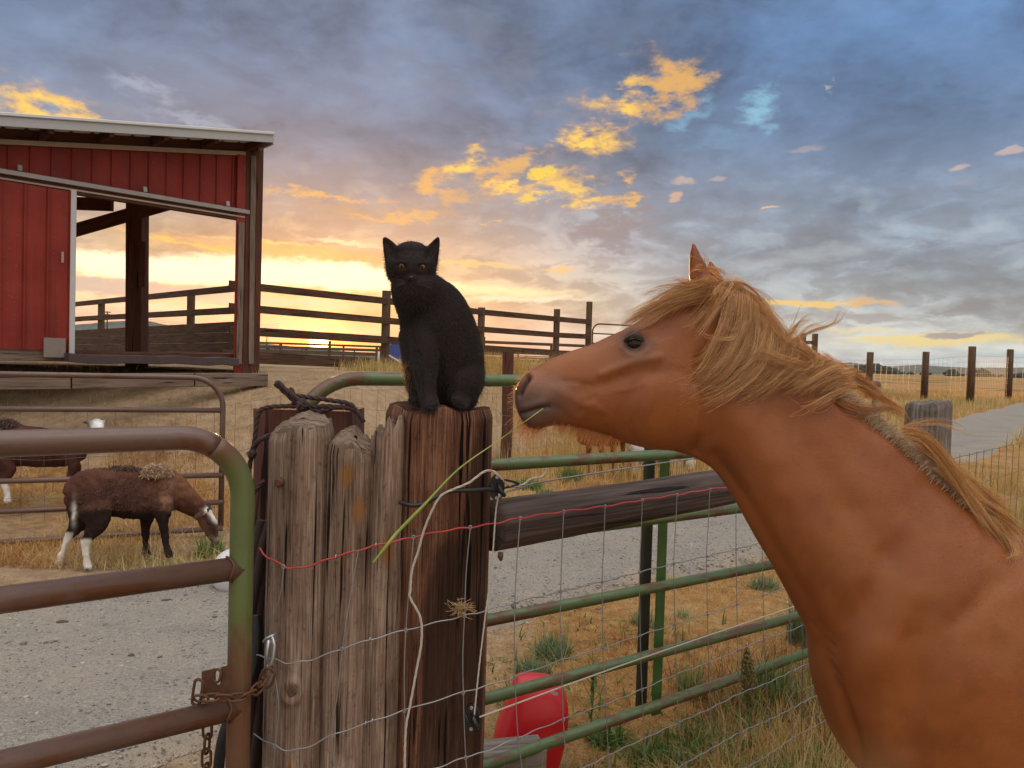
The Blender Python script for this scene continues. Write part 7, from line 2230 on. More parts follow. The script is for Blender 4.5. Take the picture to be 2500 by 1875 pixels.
# ------------------------------------------------------------------ the cat
def build_cat():
    dc = lambda x: 1.93
    T = thing('cat', 'black cat with amber eyes sitting upright on the thick brown post', 'cat', (CAT_POST.x, CAT_POST.y, 1.38))
    ch = [
        blob_chain([(1096, 978, .035, 62, .060), (1092, 940, .035, 86, .088), (1090, 890, .028, 90, .094), (1083, 842, .018, 89, .090), (1068, 797, .006, 89, .082), (1052, 757, -.004, 84, .072), (1029, 724, -.026, 70, .068), (1013, 698, -.036, 60, .062), (1006, 676, -.036, 52, .050)], dc, steps=8),
        # head
        blob_chain([(1004, 619, -.038, 45, .034), (1004, 640, -.042, 59, .046), (1004, 664, -.046, 61, .048), (1004, 688, -.048, 51, .042), (1003, 704, -.050, 32, .030)], dc),
        blob_chain([(1004, 670, -.078, 16, .014), (1004, 683, -.085, 23, .015), (1003, 692, -.080, 19, .013)], dc),
        # fore legs and paws
        blob_chain([(1040, 800, -.030, 46, .045), (1038, 860, -.062, 37, .036), (1038, 915, -.082, 27, .026), (1043, 960, -.098, 21, .020), (1049, 984, -.112, 21, .019), (1052, 992, -.126, 21, .014)], dc),
        blob_chain([(1006, 820, -.020, 32, .040), (1008, 880, -.046, 24, .028), (1012, 930, -.056, 18, .020), (1015, 965, -.062, 16, .017), (1014, 976, -.082, 18, .013)], dc),
        # haunches, hind paws, fluff at the thigh
        blob_chain([(1122, 880, .010, 42, .050), (1130, 925, .000, 50, .064), (1126, 962, -.012, 40, .055)], dc),
        blob_chain([(1126, 974, -.060, 22, .016), (1120, 980, -.095, 20, .012)], dc),
        blob_chain([(1030, 880, .030, 34, .055), (1028, 925, .030, 36, .060), (1040, 960, .020, 36, .050)], dc),
        # tail lying round the back of the post top
        blob_chain([(1128, 960, .085, 16, .016), (1150, 978, .105, 14, .013), (1110, 985, .122, 13, .012), (1040, 986, .118, 11, .011), (1015, 984, .100, 8, .008)], dc),
        # ears
        blob_chain([(968, 640, -.032, 29, .016), (960, 622, -.032, 24, .011), (951, 604, -.032, 18, .007), (943, 589, -.032, 11, .005), (938, 580, -.032, 5, .003)], dc),
        blob_chain([(1042, 640, -.032, 28, .016), (1051, 621, -.032, 22, .011), (1060, 603, -.032, 15, .007), (1067, 588, -.032, 9, .005), (1070, 580, -.032, 4, .003)], dc),
    ]
    me, co = merge_body('cat', ch, 0.0026, 4)
    nr = normals_of(me); x, y = to_photo(co)
    front = sstep(0.1, 0.6, -(nr @ VIEW_F))
    m = -0.0045 * gauss2(x, y, 981, 650, 10, 7) - 0.0045 * gauss2(x, y, 1031, 652, 10, 7) + 0.002 * gauss2(x, y, 981, 641, 12, 4) + 0.002 * gauss2(x, y, 1031, 643, 12, 4)
    m += 0.003 * gauss2(x, y, 1005, 662, 9, 18) - 0.0012 * np.exp(-(seg_d(x, y, [(1004, 678), (1004, 692)]) / 2.5) ** 2)
    m -= 0.0055 * (np.exp(-(seg_d(x, y, [(962, 626), (946, 592)]) / 9) ** 2) + np.exp(-(seg_d(x, y, [(1046, 626), (1063, 592)]) / 8) ** 2))
    m -= 0.006 * np.exp(-(seg_d(x, y, [(1022, 860), (1025, 950)]) / 6) ** 2) + 0.005 * np.exp(-(seg_d(x, y, [(1076, 880), (1086, 965)]) / 8) ** 2)
    co = co + nr * (m * front)[:, None]
    me.vertices.foreach_set('co', co.astype(np.float32).ravel()); me.update(); nr = normals_of(me)
    rgb = np.tile(np.array([0.014, 0.0068, 0.0058]), (len(co), 1))
    coat_attr(me, rgb)
    link_mesh('body', me, coat_mat('black_cat_coat', 0.55, 0.4, 300.0, 0.0012, 0.35), T)
    tri = tris_of(me)
    bvh = BVHTree.FromPolygons([tuple(q) for q in co], [tuple(q) for q in tri])
    def skin(px, py):
        r = ray(px, py).normalized(); h = bvh.ray_cast(CAM, r); return h[0]
    def eyefn(g, b):
        tc = g.n('ShaderNodeTexCoord')
        sp = g.n('ShaderNodeSeparateXYZ'); g.put(sp.inputs[0], tc.outputs['Generated'])
        u = g.m('ABSOLUTE', g.m('SUBTRACT', sp.outputs[0], 0.5)); w = g.m('ABSOLUTE', g.m('SUBTRACT', sp.outputs[2], 0.5))
        q = g.m('ADD', g.m('POWER', g.m('DIVIDE', u, 0.13), 2.0), g.m('POWER', g.m('DIVIDE', w, 0.32), 2.0))
        r = g.m('SQRT', g.m('ADD', g.m('MULTIPLY', u, u), g.m('MULTIPLY', w, w)))
        iris = g.ramp(r, [(0.10, (0.09, 0.042, 0.009)), (0.30, (0.12, 0.055, 0.012)), (0.42, (0.03, 0.012, 0.004))])
        g.put(b.inputs['Base Color'], g.mix(g.mapr(q, 0.8, 1.1), (0.003, 0.003, 0.003), iris))
        b.inputs['Roughness'].default_value = 0.25; b.inputs['Specular IOR Level'].default_value = 0.25
    em = material('cat_eye', eyefn)
    for px, py in ((981, 650.5), (1031, 652.5)):
        c = skin(px, py) + _F * 0.0036
        bm = bmesh.new(); bmesh.ops.create_uvsphere(bm, u_segments=24, v_segments=14, radius=0.0088)
        bmesh.ops.translate(bm, verts=bm.verts, vec=c)
        e = bpy.data.meshes.new('eye'); bm.to_mesh(e); bm.free()
        for p in e.polygons: p.use_smooth = True
        link_mesh('eye', e, em, T)
    c = skin(1004, 677); bm = bmesh.new(); bmesh.ops.create_uvsphere(bm, u_segments=14, v_segments=9, radius=0.0048)
    bmesh.ops.scale(bm, verts=bm.verts, vec=(1.2, 0.8, 0.75)); bmesh.ops.translate(bm, verts=bm.verts, vec=c + _F * 0.001)
    e = bpy.data.meshes.new('nose'); bm.to_mesh(e); bm.free(); link_mesh('nose', e, flat_mat('cat_nose', (0.025, 0.014, 0.013), 0.4, 0, 0.2, 200), T)
    lie = np.tile(-VIEW_U * 0.75 + VIEW_R * 0.15, (len(co), 1))
    hd = sstep(705, 660, y)[:, None]
    lie = lie * (1 - hd) + np.stack([(x - 1004) / 90, np.zeros_like(x), (650 - y) / 120], -1) * hd
    ears = (y < 612).astype(float)
    eye_k = np.maximum(gauss2(x, y, 981, 648, 17, 14), gauss2(x, y, 1031, 650, 17, 14)) * front
    mk = (1 - 0.75 * ears) * (1 - sstep(0.2, 0.45, eye_k)) * (1 - 0.6 * sstep(720, 690, y))
    
    st = surface_hairs(co, nr, tri, 60000, 0.0065, lie, 0.15, 4, mk)
    # longer fringe on the thigh and back
    mk2 = ((x < 1030) & (y > 870) & (y < 950)).astype(float) + 0.5 * ((x > 1120) & (y > 740))
    st += surface_hairs(co, nr, tri, 5000, 0.013, lie, 0.3, 4, mk2 + 1e-6)
    hair('fur', st, 0.00022, 0.00008, MH_cat, T)
    fl = surface_hairs(co, nr, tri, 600, 0.015, lie, 0.45, 4, ((x < 1004) & (y > 880) & (y < 950)).astype(float) + 1e-9)  # orange hairs on black fur: low sun's glow put into their colour
    hair('thigh_glow_hairs', fl, 0.00020, 0.00008, MH_beard, T)
    wh = []
    for s in (-1, 1):
        for k in range(6):
            a = np.array(skin(1004 + s * 14, 686 + k * 1.5)); L = RNG.uniform(0.035, 0.055)
            u = VIEW_R * s * 0.95 - VIEW_U * (0.05 + 0.09 * k - 0.15) - VIEW_F * 0.15
            wh.append(np.stack([a, a + u * L * 0.5 + VIEW_U * 0.002, a + u * L - VIEW_U * 0.003]))
    hair('whiskers', wh, 0.00022, 0.00008, hair_mat('cat_whisker', [(0, (0.06, 0.05, 0.045)), (1, (0.12, 0.10, 0.09))]), T)
build_cat()

# ------------------------------------------------------------------ sheep and goats
def flock():
    def animal(name, label, cat, chains, dfun, colour, voxel, base, group=None, smooth=4):
        T = thing(name, label, cat, base, group)
        me, co = merge_body(name, [blob_chain(c, dfun, n=24, steps=7) for c in chains], voxel, smooth)
        nr = normals_of(me); x, y = to_photo(co)
        lump = (fbm(x * 0.09, y * 0.09, 3) - 0.5) * 0.018
        co = co + nr * lump[:, None]
        me.vertices.foreach_set('co', co.astype(np.float32).ravel()); me.update()
        coat_attr(me, np.clip(colour(x, y, -(nr @ VIEW_F)), 0, 1))
        link_mesh('body', me, coat_mat('sheep_coat', 0.85, 0.25, 60.0, 0.006, 0.35, (1, 1, 0.5)), T)
        return T, me, co, nr, x, y
    def mixer(n, c):
        rgb = np.tile(np.array(c, dtype=float), (n, 1))
        def lay(k, c):
            nonlocal rgb
            k = np.clip(k, 0, 1)[:, None]; rgb = rgb * (1 - k) + np.array(c) * k
            return rgb
        return lay
    # ---- grazing sheep
    ds = lambda x: 5.30 + (x - 180) * 0.00115
    chains = [
        [(194, 1222, 0, 36, .09), (206, 1206, 0, 52, .13), (240, 1198, 0, 56, .155), (295, 1203, 0, 60, .165), (350, 1207, 0, 62, .16), (392, 1202, 0, 57, .135), (418, 1194, 0, 43, .10)],
        [(395, 1190, 0, 52, .11), (430, 1205, 0, 42, .085), (462, 1228, 0, 30, .065), (490, 1250, 0, 22, .052), (505, 1262, 0, 18, .045)],
        [(494, 1250, 0, 17, .046), (506, 1272, 0, 21, .048), (515, 1294, 0, 18, .038), (522, 1312, 0, 13, .030), (526, 1324, 0, 10, .026)],
        [(232, 1245, -.10, 44, .07), (238, 1275, -.12, 30, .055), (222, 1303, -.12, 16, .036), (209, 1325, -.12, 12, .028), (210, 1350, -.12, 8.5, .022), (212, 1372, -.12, 9, .024), (215, 1388, -.13, 11, .032)],
        [(200, 1245, .10, 38, .07), (190, 1280, .12, 22, .045), (172, 1304, .12, 13, .030), (160, 1330, .12, 9, .022), (150, 1358, .12, 8.5, .022), (144, 1376, .11, 10, .030)],
        [(394, 1230, -.09, 30, .06), (398, 1270, -.10, 16, .036), (401, 1298, -.10, 11, .028), (405, 1325, -.10, 8.5, .022), (408, 1343, -.10, 9.5, .026), (412, 1354, -.11, 11, .032)],
        [(362, 1240, .09, 28, .06), (357, 1275, .09, 14, .034), (356, 1300, .09, 10.5, .027), (356, 1325, .09, 8.5, .022), (356, 1341, .09, 9.5, .026), (358, 1352, .08, 11, .032)],
        [(186, 1222, -.02, 9, .026), (183, 1240, -.03, 8, .024), (181, 1262, -.03, 6, .018), (180, 1272, -.03, 4, .012)],
        [(502, 1252, -.055, 7, .016), (494, 1257, -.085, 6.5, .012), (484, 1260, -.115, 4, .008)],
        [(508, 1248, .05, 6, .014), (506, 1242, .08, 5, .010), (505, 1237, .10, 3, .007)],
    ]
    def colour(x, y, side):
        lay = mixer(len(x), (0.070, 0.027, 0.018))
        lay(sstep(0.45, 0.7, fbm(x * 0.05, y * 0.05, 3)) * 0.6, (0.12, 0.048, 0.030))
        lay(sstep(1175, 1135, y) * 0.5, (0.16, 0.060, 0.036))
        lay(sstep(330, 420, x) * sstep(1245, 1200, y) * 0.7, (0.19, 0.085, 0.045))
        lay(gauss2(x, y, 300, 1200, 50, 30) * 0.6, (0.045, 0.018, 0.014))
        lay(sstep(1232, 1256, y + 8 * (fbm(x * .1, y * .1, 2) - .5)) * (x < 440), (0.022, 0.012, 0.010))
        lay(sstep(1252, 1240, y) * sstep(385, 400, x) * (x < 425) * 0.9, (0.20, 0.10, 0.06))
        lay((x < 225) * sstep(1312, 1322, y), (0.62, 0.56, 0.50))
        lay((x < 178) * sstep(1296, 1304, y), (0.62, 0.56, 0.50))
        lay(gauss2(x, y, 181, 1252, 6, 26) * 1.2, (0.66, 0.62, 0.58))
        lay((x > 485) * (y > 1240), (0.16, 0.075, 0.048))
        lay(np.exp(-(seg_d(x, y, [(508, 1244), (522, 1258), (526, 1272)]) / 7) ** 2) * 1.3, (0.66, 0.63, 0.60))
        lay(np.exp(-(seg_d(x, y, [(500, 1262), (515, 1280), (520, 1296)]) / 6) ** 2) * 0.8, (0.05, 0.025, 0.02))
        lay(gauss2(x, y, 528, 1313, 9, 7), (0.55, 0.50, 0.47))
        lay(np.exp(-(seg_d(x, y, [(516, 1284), (526, 1308)]) / 11) ** 2), (0.06, 0.03, 0.024))
        return lay(gauss2(x, y, 213, 1391, 10, 5), (0.04, 0.03, 0.025))
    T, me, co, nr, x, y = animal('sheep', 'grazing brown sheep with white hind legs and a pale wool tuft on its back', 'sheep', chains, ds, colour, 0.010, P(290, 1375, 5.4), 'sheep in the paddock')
    def wool(px0, px1, py, r, n, mat, nm, dfun, L=0.05):
        st = []
        for _ in range(n):
            px = RNG.uniform(px0, px1); t = (px - px0) / (px1 - px0)
            h = math.sqrt(max(0.02, 1 - (2 * t - 1) ** 2))
            a = RNG.uniform(0, 6.28); rr = r * h * math.sqrt(RNG.random())
            b = np.array(P(px, py, dfun(px))) + VIEW_U * (rr * abs(math.sin(a)) * 1.2 - 0.01) - VIEW_F * rr * math.cos(a)
            u = RNG.normal(0, 1, 3); u[2] = u[2] * 0.5 + 0.2; u /= np.linalg.norm(u); w = RNG.normal(0, 1, 3)
            l = L * RNG.uniform(0.4, 1.0)
            st.append(np.stack([b, b + u * l * 0.35 + w * l * 0.1, b + u * l * 0.6 - w * l * 0.08, b + u * l * 0.8 + np.array([0, 0, -l * 0.25])]))
        return hair(nm, st, 0.0026, 0.0016, mat, T)
    for nm_, rows in (('ear', [(499, 1255, -.052, 7, .010), (490, 1258, -.080, 8, .008), (480, 1262, -.105, 6, .006), (474, 1264, -.118, 2.5, .004)]), ('ear', [(512, 1247, .045, 7, .010), (510, 1240, .075, 7, .008), (507, 1234, .100, 4, .005)]), ('horn', [(505, 1250, -.030, 4, .010), (509, 1243, -.036, 3, .008), (515, 1242, -.040, 2, .005)])):
        Vv, Ff = [], []; rings_mesh(blob_chain(rows, ds, n=12, steps=5), Vv, Ff)
        e = np_mesh(nm_, Vv, [np.array([f for f in Ff if len(f) == 4])]); link_mesh(nm_, e, M_sheep_dark, T)
    for px, py, dz in ((509, 1277, -.052),):
        mb = MB(); q = P(px, py, ds(px) + dz); mb.tube([q, q - _F * 0.006, q - _F * 0.009], [0.011, 0.009, 0.002], 12); mb.build('eye', M_sheep_eye, T)
    wool(346, 420, 1160, 0.080, 3600, MH_wool, 'wool_tuft', lambda q: ds(q) - 0.05, 0.034)
    wool(250, 352, 1150, 0.035, 900, MH_wool_dark, 'wool_tuft', lambda q: ds(q) - 0.03, 0.045)
    lie = np.tile(-VIEW_U * 0.7 - VIEW_R * 0.3, (len(co), 1))
    st = surface_hairs(co, nr, tris_of(me), 16000, 0.012, lie, 0.4, 3, ((y < 1245) & (x > 190) & (x < 430)).astype(float))
    hair('fleece', st, 0.0010, 0.0004, MH_fleece, T)
    # ---- sheep standing behind the front gate rail
    d2 = lambda x: 6.95 + (x - 100) * 0.0006
    ch2 = [
        [(-70, 1092, 0, 42, .13), (-30, 1084, 0, 50, .17), (30, 1087, 0, 51, .18), (95, 1092, 0, 49, .175), (150, 1094, 0, 46, .15), (185, 1090, 0, 40, .12)],
        [(170, 1085, 0, 40, .11), (205, 1072, 0, 30, .08), (228, 1056, -.02, 20, .06), (236, 1042, -.05, 15, .05)],
        [(237, 1032, -.06, 12, .045), (238, 1045, -.09, 16, .05), (239, 1062, -.14, 13, .04), (240, 1076, -.17, 10, .032)],
        [(226, 1034, -.06, 6, .014), (212, 1032, -.06, 6, .012), (199, 1030, -.06, 3, .008)],
        [(248, 1034, -.06, 6, .014), (255, 1030, -.06, 5.5, .012), (261, 1025, -.06, 3, .008)],
        [(180, 1110, -.08, 24, .05), (178, 1140, -.09, 13, .032), (172, 1160, -.09, 9, .026), (168, 1185, -.09, 7, .02), (166, 1212, -.09, 8, .026)],
        [(165, 1112, .08, 22, .05), (188, 1142, .09, 11, .032), (184, 1165, .09, 8, .024), (182, 1205, .09, 8, .026)],
        [(-20, 1110, -.1, 32, .07), (20, 1145, -.12, 20, .045), (8, 1170, -.12, 11, .028), (16, 1195, -.12, 8, .022), (20, 1224, -.12, 9, .028)],
        [(-40, 1112, .1, 30, .07), (-30, 1145, .12, 18, .045), (-38, 1170, .12, 10, .028), (-34, 1195, .12, 8, .022), (-32, 1218, .12, 9, .028)],
    ]
    def col2(x, y, side):
        lay = mixer(len(x), (0.060, 0.024, 0.018))
        lay(sstep(0.45, 0.7, fbm(x * 0.06, y * 0.06, 3)) * 0.5, (0.095, 0.036, 0.026))
        lay((x < 40) * sstep(1172, 1184, y), (0.62, 0.58, 0.55))
        return lay(gauss2(x, y, 238, 1040, 17, 17) * 1.5 * (y > 1022), (0.68, 0.66, 0.64))
    T, me, co, nr, x, y = animal('sheep', 'dark brown sheep with a white face standing behind the upper rail of the near gate', 'sheep', ch2, d2, col2, 0.011, P(80, 1226, 6.95), 'sheep in the paddock')
    wool(-20, 46, 1044, 0.07, 1600, MH_wool_dark, 'wool_tuft', lambda q: d2(q) - 0.04, 0.06)
    # ---- goats under the horse's jaw
    pg, dg = on_ground(1482, 1166)
    dd = lambda x: dg
    ch3 = [[(1428, 1062, 0, 26, .13), (1450, 1060, 0, 29, .15), (1490, 1060, 0, 28, .15), (1528, 1058, 0, 24, .12)],
           [(1520, 1050, 0, 18, .09), (1545, 1035, 0, 12, .06), (1556, 1022, 0, 9, .05)], [(1552, 1018, 0, 9, .05), (1566, 1026, 0, 8, .045), (1576, 1032, 0, 6, .035)],
           [(1466, 1080, -.08, 9, .04), (1470, 1110, -.08, 6, .03), (1467, 1135, -.08, 4.2, .022), (1464, 1156, -.08, 4.5, .024), (1462, 1163, -.09, 6, .034)],
           [(1500, 1080, -.02, 9, .04), (1496, 1110, -.02, 6, .03), (1496, 1135, -.02, 4.2, .022), (1495, 1156, -.02, 4.5, .024), (1495, 1165, -.03, 6.5, .034)],
           [(1520, 1078, .08, 8, .04), (1521, 1120, .08, 4.5, .024), (1520, 1160, .08, 5, .03)], [(1438, 1080, .08, 10, .04), (1436, 1120, .08, 4.5, .024), (1437, 1158, .08, 5, .03)]]
    def col3(x, y, side):
        lay = mixer(len(x), (0.20, 0.075, 0.035))
        return lay(sstep(1090, 1140, y) * 0.6, (0.12, 0.045, 0.025))
    animal('goat', 'brown goat whose thin dark legs show below the horse jaw', 'goat', ch3, dd, col3, 0.011, P(1482, 1166, dg), 'goats beyond the green gate')
    for lab, x0, fl, yo, dq in (('white and brown spotted goat left of the green gate upright, head low', 1585, 1, 0, 0.2), ('white and brown spotted goat right of the green gate upright', 1648, -1, -10, 0.7)):
        q = lambda a: x0 + fl * a
        d4 = lambda x, dq=dq: dg + dq
        c4_ = [[(q(50), 1100 + yo, 0, 22, .12), (q(25), 1097 + yo, 0, 28, .15), (q(-10), 1098 + yo, 0, 28, .15), (q(-32), 1102 + yo, 0, 22, .12)],
               [(q(-25), 1102 + yo, -.02, 18, .09), (q(-38), 1115 + yo, -.06, 14, .07), (q(-40), 1128 + yo, -.10, 12, .06)],
               [(q(-38), 1126 + yo, -.10, 12, .055), (q(-38), 1142 + yo, -.12, 12, .05), (q(-36), 1156 + yo, -.13, 8, .04)],
               [(q(-28), 1120 + yo, .05, 9, .04), (q(-26), 1148 + yo, .05, 5, .026), (q(-26), 1168 + yo, .05, 6, .032)], [(q(-12), 1120 + yo, -.05, 9, .04), (q(-10), 1148 + yo, -.05, 5, .026), (q(-11), 1170 + yo, -.05, 6, .032)],
               [(q(40), 1118 + yo, -.06, 12, .05), (q(44), 1148 + yo, -.06, 5, .028), (q(42), 1169 + yo, -.06, 6, .032)], [(q(30), 1118 + yo, .06, 10, .04), (q(32), 1146 + yo, .06, 5, .026), (q(31), 1168 + yo, .06, 6, .032)]]
        def col4(x, y, side, s=x0):
            lay = mixer(len(x), (0.58, 0.54, 0.50))
            return lay(sstep(0.46, 0.54, fbm(x * 0.045 + s, y * 0.045, 2)), (0.30, 0.12, 0.05))
        animal('goat', lab, 'goat', c4_, d4, col4, 0.011, P(x0, 1168, dg + dq), 'goats beyond the green gate')
M_sheep_dark = flat_mat('dark_ear', (0.055, 0.028, 0.022), 0.8, 0, 0.3, 60)
M_sheep_eye = flat_mat('dark_eye', (0.012, 0.009, 0.008), 0.2, 0, 0.1, 60)
MH_fleece = hair_mat('fleece_hair', [(0.0, (0.05, 0.02, 0.014)), (0.6, (0.13, 0.05, 0.03)), (1.0, (0.22, 0.10, 0.06))], 0.6, 0.25)
flock()

# ------------------------------------------------------------------ grasses and weeds
def blade_mat(name, stops, trans=0.35):
    mt = bpy.data.materials.new(name); mt.use_nodes = True
    t = mt.node_tree; t.nodes.clear(); g = G(t)
    out = g.n('ShaderNodeOutputMaterial')
    a = g.n('ShaderNodeAttribute'); a.attribute_name = 'tone'
    col = g.ramp(a.outputs['Fac'], stops)
    d = g.n('ShaderNodeBsdfDiffuse'); g.put(d.inputs[0], col)
    tr = g.n('ShaderNodeBsdfTranslucent'); g.put(tr.inputs[0], col)
    m1 = g.n('ShaderNodeMixShader'); m1.inputs[0].default_value = trans
    g.L.new(d.outputs[0], m1.inputs[1]); g.L.new(tr.outputs[0], m1.inputs[2]); g.L.new(m1.outputs[0], out.inputs[0])
    return mt

def blades(base, h, lean, width, tone, curl=0.5, seg=3, droop=0.0):
    """base (n,3); ribbons that taper to a point -> V, F, tone"""
    n = len(base)
    a = RNG.uniform(0, 2 * np.pi, n)
    dirv = np.stack([np.cos(a), np.sin(a), np.zeros(n)], 1)
    side = np.stack([-np.sin(a + RNG.normal(0, 0.6, n)), np.cos(a), np.zeros(n)], 1)
    L = lean * np.abs(RNG.normal(0.7, 0.45, n))
    ts = np.linspace(0, 1, seg + 1)
    V = []
    for i, t in enumerate(ts):
        c = base + dirv * (h * L * t ** (1 + curl))[:, None] + np.array([0, 0, 1.0]) * (h * (t - droop * t * t * L - 0.22 * L * L * t * t))[:, None]
        w = (width * (1 - t) ** 0.8 * (0.75 + 0.25 * math.sin(math.pi * min(1, t + 0.3))))[:, None]
        if i < seg:
            V += [c - side * w, c + side * w]
        else:
            V += [c]
    k = 2 * seg + 1
    Vv = np.stack(V, 1).reshape(-1, 3)
    o = (np.arange(n) * k)[:, None]
    q = np.concatenate([o + np.array([[2 * i, 2 * i + 1, 2 * i + 3, 2 * i + 2]]) for i in range(seg - 1)]) if seg > 1 else np.zeros((0, 4), int)
    tr = o + np.array([[2 * seg - 2, 2 * seg - 1, 2 * seg]])
    return Vv, q, tr, np.repeat(tone, k)

def grass_object(name, base, h, lean, width, tone, mat, kind='stuff', curl=0.5, parent=None, seg=3, droop=0.0):
    V, q, t, tn = blades(base, h, lean, width, tone, curl, seg, droop)
    me = np_mesh(name, V, [q, t])
    me.attributes.new('tone', 'FLOAT', 'POINT').data.foreach_set('value', tn.astype(np.float32))
    return link_mesh(name, me, mat, parent, kind)

ROAD_A = np.array(curve_pts([(p[0], p[1], 0) for p in NEAR_EDGE], 300))[:, :2]
ROAD_B = np.array(curve_pts([(p[0], p[1], 0) for p in FAR_EDGE], 300))[:, :2]
def on_road(p, margin=0.0):
    poly = np.concatenate([ROAD_A, ROAD_B[::-1]])
    x, y = p[:, 0], p[:, 1]
    ins = np.zeros(len(p), bool)
    x0, y0 = poly[:, 0], poly[:, 1]; x1, y1 = np.roll(x0, -1), np.roll(y0, -1)
    for a, b, c, d in zip(x0, y0, x1, y1):
        cond = ((b > y) != (d > y))
        if d != b:
            ins ^= cond & (x < (c - a) * (y - b) / (d - b) + a)
    return ins

def scatter(n, x0, x1, y0, y1, dens=None, frame=True):
    """points over a ground rectangle, thinned by a density function, inside the seen wedge"""
    m = n * 8
    p = np.stack([RNG.uniform(x0, x1, m), RNG.uniform(y0, y1, m)], 1)
    ok = np.ones(m, bool)
    if frame:
        ok &= np.abs(p[:, 0]) < 0.74 * p[:, 1] + 0.5
    if dens is not None:
        ok &= RNG.random(m) < dens(p[:, 0], p[:, 1])
    p = p[ok]
    p = p[~on_road(p)]
    return p[:n]

def B3(p, dz=-0.012):
    return np.stack([p[:, 0], p[:, 1], gz(p[:, 0], p[:, 1]) - 0.018 + dz + (fbm(p[:, 0] * 5, p[:, 1] * 5, 3) - 0.5) * 0.035], 1)

MB_dry = blade_mat('dry_grass', [(0.0, (0.30, 0.125, 0.042)), (0.3, (0.48, 0.245, 0.085)), (0.6, (0.60, 0.39, 0.17)), (0.9, (0.68, 0.52, 0.28)), (1.0, (0.40, 0.38, 0.14))])
MB_gold = blade_mat('golden_grass', [(0.0, (0.36, 0.18, 0.055)), (0.4, (0.56, 0.36, 0.13)), (0.75, (0.66, 0.50, 0.24)), (0.92, (0.36, 0.34, 0.11)), (1.0, (0.20, 0.25, 0.08))])
MB_green = blade_mat('weed_green', [(0.0, (0.075, 0.135, 0.036)), (0.5, (0.15, 0.23, 0.072)), (0.85, (0.24, 0.31, 0.115)), (1.0, (0.44, 0.42, 0.16))])
MB_silver = blade_mat('weed_grey_green', [(0.0, (0.12, 0.17, 0.085)), (0.6, (0.22, 0.28, 0.145)), (1.0, (0.33, 0.37, 0.19))])
MB_red = blade_mat('red_dry_grass', [(0.0, (0.16, 0.045, 0.02)), (0.5, (0.30, 0.105, 0.04)), (1.0, (0.45, 0.23, 0.09))])

def clumpy(s, thr, sd=0.0):
    return lambda x, y: sstep(thr - 0.12, thr + 0.12, fbm(x * s + sd, y * s + sd * 1.7, 3))

